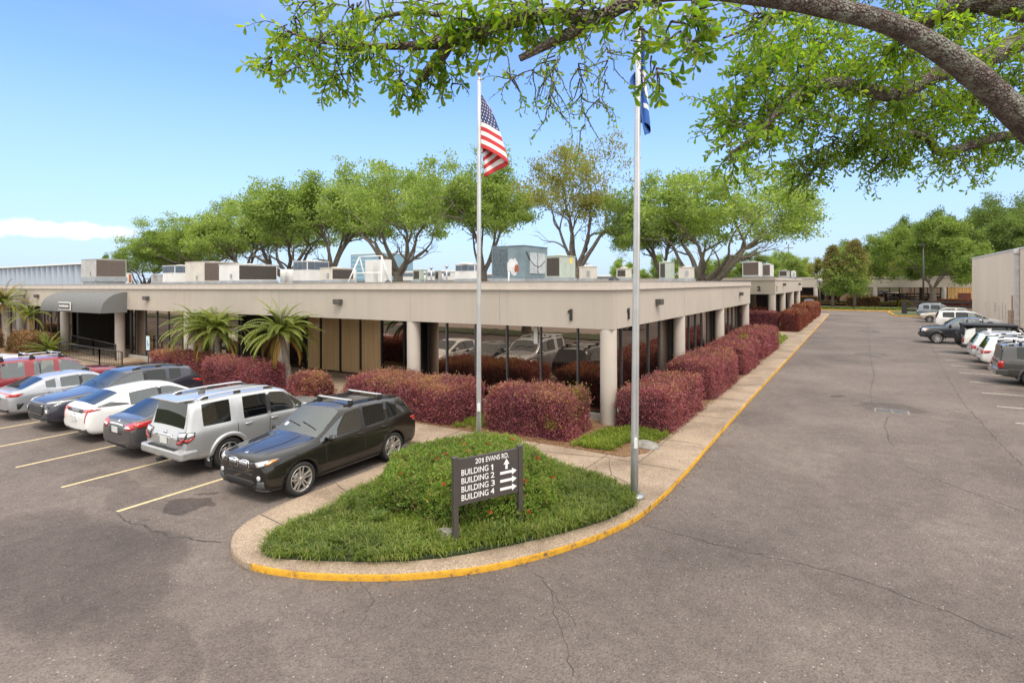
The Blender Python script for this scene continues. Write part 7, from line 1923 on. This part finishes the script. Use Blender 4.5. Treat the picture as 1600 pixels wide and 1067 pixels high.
# ---- red boxy SUV with roof rack
RDC = paint('paint_red', (.23, .012, .018), .25, .3)
X = Car('parked_suv', 'red boxy SUV with a silver roof rack, tail out, near the left edge', -27.62, 9.55, 0, 4.58, 1.87,
  [(0, .48, .82, .95, .74, 'h'), (.05, .40, .92, 1.05, .86, 'h'), (.28, .36, 1.02, 1.12, .91, 'h'), (.84, .36, 1.10, 1.18, .93, 'h'), (1.36, .37, 1.13, 1.22, .935, 'c'), (1.98, .37, 1.14, 1.70, .935, 'r'), (2.12, .37, 1.14, 1.75, .935, 'r'), (2.42, .37, 1.14, 1.78, .935, 'r'), (2.58, .37, 1.14, 1.78, .935, 'r'), (3.22, .37, 1.14, 1.79, .935, 'r'), (3.48, .37, 1.15, 1.80, .93, 'r'), (4.20, .38, 1.16, 1.80, .92, 'r'), (4.42, .40, 1.16, 1.76, .91, 'r'), (4.50, .42, 1.12, 1.18, .90, 'c'), (4.55, .44, 1.0, 1.03, .885, 'h'), (4.58, .48, .84, .88, .86, 'h')],
  (.84, 3.54), .385, RDC, glass=(CG, CG, CGM), rim=RIMS, spokes=6, twin=False, tumble=.16, side=[(4, 2), (5, 2), (6, 2), (8, 3), (10, 3)], cat='suv', group=LEFT, pillars=RDC)
h = X.h; X.flare(RDC, .09, .04); X.rails(h - 2.05, h - 4.3, .56, CHR, PLA, .09, cross=(h - 2.3, h - 3.2, h - 4.1)); X.mirrors(h - 1.6, 1.17, PLA, 1.1); X.handles((h - 2.36, h - 3.38), 1.06, PLA); X.patch('taillight', [(.70, 1.10), (.90, 1.10), (.90, .82), (.70, .82)], 'y', -1, LRED, .014, .03, mirror=True); X.seams((h - 1.42, h - 2.5, h - 3.36), 1.08, .46, None)
mb = MB(); mb.box(-.92, .92, -h - .08, -h + .3, .46, .68, 0, .05); mb.build('bumper', PLG, X.t); X.plate(-1, .9, .3)
X.line('window_seal', [(h - 3.02, 1.18), (h - 3.02, 1.62)], 'x', 1, PLA, .03, .006)
X.patch('roof_hatch', [(-.3, h - 2.2), (.3, h - 2.2), (.3, h - 2.55), (-.3, h - 2.55)], 'z', 1, LDK, .01, .01)
# ---- white car at the left edge
def sedan_st(): return [(0, .36, .58, .68, .70, 'h'), (.06, .24, .66, .76, .82, 'h'), (.35, .18, .78, .88, .89, 'h'), (.96, .18, .90, 1.0, .925, 'h'), (1.50, .19, .95, 1.06, .93, 'c'), (2.3, .19, .97, 1.40, .93, 'r'), (2.5, .19, .97, 1.45, .93, 'r'), (2.78, .19, .975, 1.47, .93, 'r'), (2.86, .19, .975, 1.47, .93, 'r'), (3.45, .19, .98, 1.44, .93, 'r'), (3.58, .19, .985, 1.42, .925, 'r'), (3.8, .19, 1.0, 1.36, .92, 'r'), (4.45, .22, 1.0, 1.07, .89, 'c'), (4.7, .26, 1.0, 1.05, .85, 'h'), (4.78, .30, .86, .90, .82, 'h'), (4.82, .40, .70, .76, .76, 'h')]
X = Car('parked_sedan', 'white sedan cut off by the left edge, only its bonnet and windscreen in view', -38.9, 9.75, 0, 4.82, 1.86, sedan_st(), (.97, 3.76), .33, WHT, side=[(4, 2), (5, 2), (6, 2), (8, 2), (10, 2)], tumble=.3, cat='sedan', group=LEFT, twin=False)
h = X.h; X.patch('headlight', [(h - .10, .72), (h - .45, .84), (h - .30, .70), (h - .14, .66)], 'x', 1, LCLR, .012, .02, mirror=True); X.patch('turn_signal', [(h - .36, .81), (h - .50, .85), (h - .42, .78)], 'x', 1, LAMB, .012, .02, mirror=True, cuts=1); X.mirrors(h - 1.8, 1.02, WHT)

# ---- right row
def suv_st(L, H, hood=1.08, belt=1.08, zb=.26, W=.92, cow=1.40, rf=2.15, steep=.28):
    k = L
    return [(0, zb + .18, hood - .32, hood - .20, W * .78, 'h'), (.05, zb + .06, hood - .22, hood - .10, W * .91, 'h'), (.32, zb, hood - .10, hood, W * .97, 'h'), (.92, zb, hood - .03, hood + .05, W, 'h'), (cow, zb, belt, belt + .10, W, 'c'), (rf, zb, belt + .02, H - .07, W, 'r'), (rf + .2, zb, belt + .02, H - .02, W, 'r'), (rf + .48, zb, belt + .02, H, W, 'r'), (rf + .57, zb, belt + .02, H, W, 'r'), (k - 1.38, zb, belt + .04, H - .01, W, 'r'), (k - 1.22, zb, belt + .05, H - .01, W, 'r'), (k - .62, zb + .01, belt + .08, H - .04, W * .985, 'r'), (k - steep - .06, zb + .04, belt + .08, H - .09, W * .97, 'r'), (k - .10, zb + .12, belt + .0, belt + .05, W * .95, 'c'), (k - .035, zb + .14, belt - .14, belt - .10, W * .93, 'h'), (k, zb + .2, belt - .30, belt - .26, W * .90, 'h')]
SW = [(4, 2), (5, 2), (6, 2), (8, 3), (10, 3)]
E_ = -PI / 2; Wd = PI / 2           # facing east (tail to the drive) / facing west (nose to the drive)
JEE = paint('paint_graphite', (.055, .055, .052), .4, .32)
X = Car('parked_suv', 'dark grey boxy SUV with square red tail lamps, nearest in the right row', 5.25 + 2.4, 33.35, E_, 4.79, 1.90, suv_st(4.79, 1.82, 1.08, 1.10, .32, .945, 1.38, 1.95, .10), (.86, 3.64), .38, JEE, glass=(CG, CGD, CGD), side=SW, tumble=.10, cat='suv', group=RIGHT, spokes=5)
h = X.h; X.flare(PLG, .08, .03); X.patch('taillight', [(.66, 1.06), (.90, 1.06), (.90, .74), (.66, .74)], 'y', -1, LRED, .03, .05, mirror=True); X.patch('taillight_wrap', [(-h + .02, 1.06), (-h + .16, 1.06), (-h + .16, .74), (-h + .02, .74)], 'x', 1, LRED, .012, .02, mirror=True)
mb = MB(); mb.box(-.93, .93, -h - .10, -h + .35, .45, .70, 0, .04); mb.build('bumper', JEE, X.t); X.plate(-1, .92, -.3); X.rails(h - 2.2, h - 4.5, .62, CHR, PLA, .07, cross=(h - 4.0,)); X.mirrors(h - 1.6, 1.14, PLA, 1.1); X.handles((h - 2.4, h - 3.2), 1.0, JEE); X.seams((h - 1.5, h - 2.5, h - 3.35), 1.05, .42, None); X.line('side_strip', [(-h + .3, .72), (h - 1.3, .72)], 'x', 1, PLG, .05, .012)
X = Car('parked_suv', 'white SUV with long red tail lamps, just beyond the dark grey boxy one', 5.40 + 2.4, 38.35, E_, 4.79, 1.91, suv_st(4.79, 1.73, 1.05, 1.06, .28, .95, 1.4, 2.15, .32), (.92, 3.71), .37, WHT, glass=(CG, CGD, CGD), side=SW, tumble=.2, cat='suv', group=RIGHT)
h = X.h; X.patch('taillight', [(.36, 1.02), (.84, 1.04), (.86, .86), (.60, .84), (.36, .88)], 'y', -1, LRED, .02, .04, mirror=True); X.patch('taillight_wrap', [(-h + .04, 1.03), (-h + .40, 1.02), (-h + .28, .90), (-h + .05, .86)], 'x', 1, LRED, .012, .02, mirror=True); X.patch('lower_bumper', [(-.86, .56), (.86, .56), (.78, .38), (-.78, .38)], 'y', -1, PLG, .012, .02); X.rails(h - 2.35, h - 4.1, .60, PLA, PLA, .05); X.plate(-1, .80); X.mirrors(h - 1.65, 1.1, WHT); X.seams((h - 1.5, h - 2.7, h - 3.5), 1.0, .38, None)
PRL = paint('paint_pearl', (.58, .60, .61), .35, .3)
X = Car('parked_suv', 'pearl silver compact SUV with small square red lamps, third in the right row', 5.38 + 2.3, 41.35, E_, 4.6, 1.85, suv_st(4.6, 1.70, 1.03, 1.05, .26, .92, 1.4, 2.1, .34), (.9, 3.56), .36, PRL, glass=(CG, CGM, CGD), side=SW, tumble=.22, cat='suv', group=RIGHT)
h = X.h; X.patch('taillight', [(.56, 1.0), (.84, 1.02), (.84, .80), (.56, .82)], 'y', -1, LRED, .02, .04, mirror=True); X.patch('taillight_wrap', [(-h + .04, 1.0), (-h + .22, 1.0), (-h + .20, .82), (-h + .05, .82)], 'x', 1, LRED, .012, .02, mirror=True); X.patch('lower_bumper', [(-.84, .52), (.84, .52), (.74, .36), (-.74, .36)], 'y', -1, PLG, .012, .02); X.rails(h - 2.3, h - 4.0, .58, CHR, PLA, .05); X.plate(-1, .78); X.mirrors(h - 1.6, 1.08, PRL)
X = Car('parked_offroader', 'white off-roader with black canopy roof and spare wheel on its tail', 5.55 + 2.3, 45.75, E_, 4.6, 1.90, suv_st(4.6, 1.84, 1.15, 1.14, .38, .945, 1.45, 1.95, .06), (.88, 3.72), .41, paint('paint_white_matt', (.70, .71, .70), 0, .35), glass=(CG, CGD, CGD), side=SW, tumble=.08, cat='off-roader', group=RIGHT, roofmat=PLA, twin=False, spokes=6)
h = X.h; X.flare(PLA, .10, .05); X.patch('taillight', [(.74, 1.06), (.88, 1.06), (.88, .78), (.74, .78)], 'y', -1, LRED, .02, .04, mirror=True)
T = Matrix.Translation((.05, -h - .02, .98)) @ Matrix.Rotation(rad(90), 4, 'X'); mb = MB(); mb.lathe([(.22, .02), (.38, 0), (.41, .06), (.41, .22), (.38, .27), (.26, .26), (.24, .2)], 36, T); w_ = mb.build('spare_wheel', TYRE, X.t); mb = MB(); mb.lathe([(.24, .16), (.20, .20), (0, .17)], 24, T); mb.build('rim', RIMG, w_)
mb = MB(); mb.box(-.90, .90, -h + .02, h - 1.95, 1.78, 1.93, 0, .05); mb.box(-.84, .84, -h + .06, -h + .1, 1.24, 1.79, 0, .01); mb.build('canopy_top', PLA, X.t); mb = MB(); mb.box(-.93, .93, -h - .08, -h + .3, .45, .68, 0, .05); mb.build('bumper', PLA, X.t); X.mirrors(h - 1.6, 1.2, PLA, 1.1)
# pickup, nose to the drive
TRK = paint('paint_charcoal', (.022, .026, .032), .35, .28)
X = Car('pickup_truck', 'dark charcoal pickup truck backed in, nose to the drive with bright headlamp', 4.0 + 2.95, 52.9, Wd, 5.90, 2.03,
  [(0, .55, .92, 1.02, .84, 'h'), (.05, .46, 1.02, 1.12, .95, 'h'), (.25, .40, 1.12, 1.20, 1.0, 'h'), (.95, .40, 1.18, 1.27, 1.015, 'h'), (1.48, .42, 1.22, 1.32, 1.015, 'c'), (2.12, .42, 1.23, 1.86, 1.01, 'r'), (2.30, .42, 1.23, 1.92, 1.01, 'r'), (2.62, .42, 1.23, 1.95, 1.01, 'r'), (2.72, .42, 1.23, 1.95, 1.01, 'r'), (3.40, .42, 1.23, 1.94, 1.01, 'r'), (3.52, .42, 1.23, 1.93, 1.01, 'r'), (3.60, .42, 1.22, 1.88, 1.01, 'r'), (3.72, .42, 1.20, 1.30, 1.01, 'c'), (5.2, .46, 1.20, 1.24, 1.0, 'h'), (5.82, .50, 1.19, 1.23, 1.0, 'h'), (5.90, .56, 1.1, 1.15, .97, 'h')],
  (.93, 4.62), .41, TRK, glass=(CG, CGM, CGD), side=[(4, 2), (5, 2), (6, 2), (8, 2)], tumble=.16, cat='pickup truck', group=RIGHT, twin=False, spokes=9, tw=.27)
h = X.h; X.flare(TRK, .06, .03); hl = X.patch('headlight', [(.68, 1.10), (.98, 1.10), (.98, .86), (.70, .88)], 'y', 1, LCLR, .02, .04, mirror=True); X.patch('headlight_wrap', [(h - .06, 1.10), (h - .36, 1.10), (h - .30, .92), (h - .08, .86)], 'x', 1, LCLR, .014, .02, mirror=True); X.patch('turn_signal', [(h - .30, 1.09), (h - .42, 1.09), (h - .38, .98), (h - .28, .94)], 'x', 1, LAMB, .014, .02, mirror=True)
X.patch('grille', [(-.66, 1.06), (.66, 1.06), (.62, .76), (-.62, .76)], 'y', 1, PLA, .02, .03); mb = MB(); mb.box(-.98, .98, h - .22, h + .08, .48, .74, 0, .05); mb.build('bumper', PLA, X.t); X.mirrors(h - 1.75, 1.3, PLA, 1.4); X.handles((h - 2.55, h - 3.4), 1.1, TRK); X.seams((h - 1.5, h - 2.66, h - 3.58), 1.15, .5, None)
mb = MB(); mb.box(-.84, .84, -h + .12, h - 3.85, 1.215, 1.30); mb.build('bed_liner', PLA, X.t)
X = Car('parked_hatchback', 'small red hatchback mostly hidden behind the charcoal pickup', 6.1 + 2.1, 59.6, E_, 4.3, 1.78, suv_st(4.3, 1.52, .92, .95, .22, .885, 1.25, 1.95, .5), (.85, 3.45), .32, RDC, side=SW, tumble=.25, cat='hatchback', group=RIGHT); X.patch('taillight', [(.56, .94), (.82, .98), (.82, .82), (.60, .80)], 'y', -1, LRED, .02, .04, mirror=True)
X = Car('parked_minivan', 'white minivan with long dark side glass, tail to the drive, midway down the right row', 6.4 + 2.55, 69.6, E_, 5.1, 1.98,
  [(0, .40, .70, .82, .74, 'h'), (.05, .28, .78, .90, .88, 'h'), (.34, .22, .90, 1.0, .95, 'h'), (.90, .22, 1.0, 1.10, .985, 'h'), (1.05, .22, 1.03, 1.16, .99, 'c'), (2.05, .22, 1.07, 1.66, .99, 'r'), (2.25, .22, 1.07, 1.71, .99, 'r'), (2.60, .22, 1.08, 1.75, .99, 'r'), (2.68, .22, 1.08, 1.75, .99, 'r'), (3.55, .22, 1.08, 1.75, .99, 'r'), (3.60, .22, 1.08, 1.75, .99, 'r'), (4.55, .24, 1.12, 1.72, .97, 'r'), (4.78, .28, 1.14, 1.66, .95, 'r'), (4.98, .34, 1.06, 1.12, .93, 'c'), (5.06, .36, .92, .96, .91, 'h'), (5.10, .42, .78, .82, .88, 'h')],
  (.98, 4.05), .36, WHT, glass=(CG, CGM, CGD), side=[(4, 2), (5, 2), (6, 2), (8, 3), (10, 3)], tumble=.2, cat='minivan', group=RIGHT); h = X.h
X.patch('taillight', [(.50, 1.06), (.90, 1.10), (.92, .98), (.62, .92)], 'y', -1, LRED, .02, .04, mirror=True); X.plate(-1, .86); X.mirrors(h - 1.6, 1.12, WHT); X.seams((h - 1.6, h - 2.64, h - 3.6), 1.04, .34, None)
BEI = paint('paint_champagne', (.47, .40, .31), .35, .3)
X = Car('parked_suv', 'champagne beige SUV, nose to the drive, near the far end of the right row', 5.95 + 2.3, 80.0, Wd, 4.6, 1.84, suv_st(4.6, 1.70, 1.02, 1.05, .27, .92, 1.42, 2.15, .3), (.88, 3.56), .35, BEI, glass=(CG, CGM, CGM), side=SW, tumble=.22, cat='suv', group=RIGHT, twin=False)
h = X.h; X.patch('headlight', [(.54, .90), (.84, .95), (.86, .80), (.58, .76)], 'y', 1, LCLR, .016, .03, mirror=True); X.patch('headlight_wrap', [(h - .1, .92), (h - .42, .96), (h - .26, .82), (h - .10, .78)], 'x', 1, LCLR, .012, .02, mirror=True); X.patch('grille', [(-.42, .88), (.42, .88), (.36, .68), (-.36, .68)], 'y', 1, PLA, .012, .02); X.patch('lower_bumper', [(-.78, .50), (.78, .50), (.7, .34), (-.7, .34)], 'y', 1, PLG, .012, .02); X.mirrors(h - 1.65, 1.1, BEI)
GRY = paint('paint_mid_grey', (.17, .19, .215), .45, .3)
X = Car('parked_suv', 'mid grey SUV with roof rails, farthest in the right row beside the rail fence', 6.25 + 2.4, 87.7, E_, 4.8, 1.92, suv_st(4.8, 1.80, 1.08, 1.12, .30, .955, 1.4, 2.05, .16), (.92, 3.7), .38, GRY, glass=(CG, CGM, CGD), side=SW, tumble=.16, cat='suv', group=RIGHT, spokes=6, twin=False)
h = X.h; X.patch('taillight', [(.64, 1.06), (.90, 1.08), (.90, .84), (.66, .84)], 'y', -1, LCLR, .02, .04, mirror=True); X.rails(h - 2.2, h - 4.4, .58, CHR, PLA, .07); X.flare(GRY, .08, .03); X.mirrors(h - 1.6, 1.15, GRY)
BLU = paint('paint_blue', (.03, .10, .26), .35, .3)
p = atY(1262, 466, 117); X = Car('parked_hatchback', 'blue car half seen between building 2 and the far hedge', p.x + .3, 117, 0, 4.3, 1.78, suv_st(4.3, 1.52, .92, .95, .22, .885, 1.25, 1.95, .5), (.85, 3.45), .32, BLU, side=SW, tumble=.25, cat='hatchback', group='cars parked at the far end')
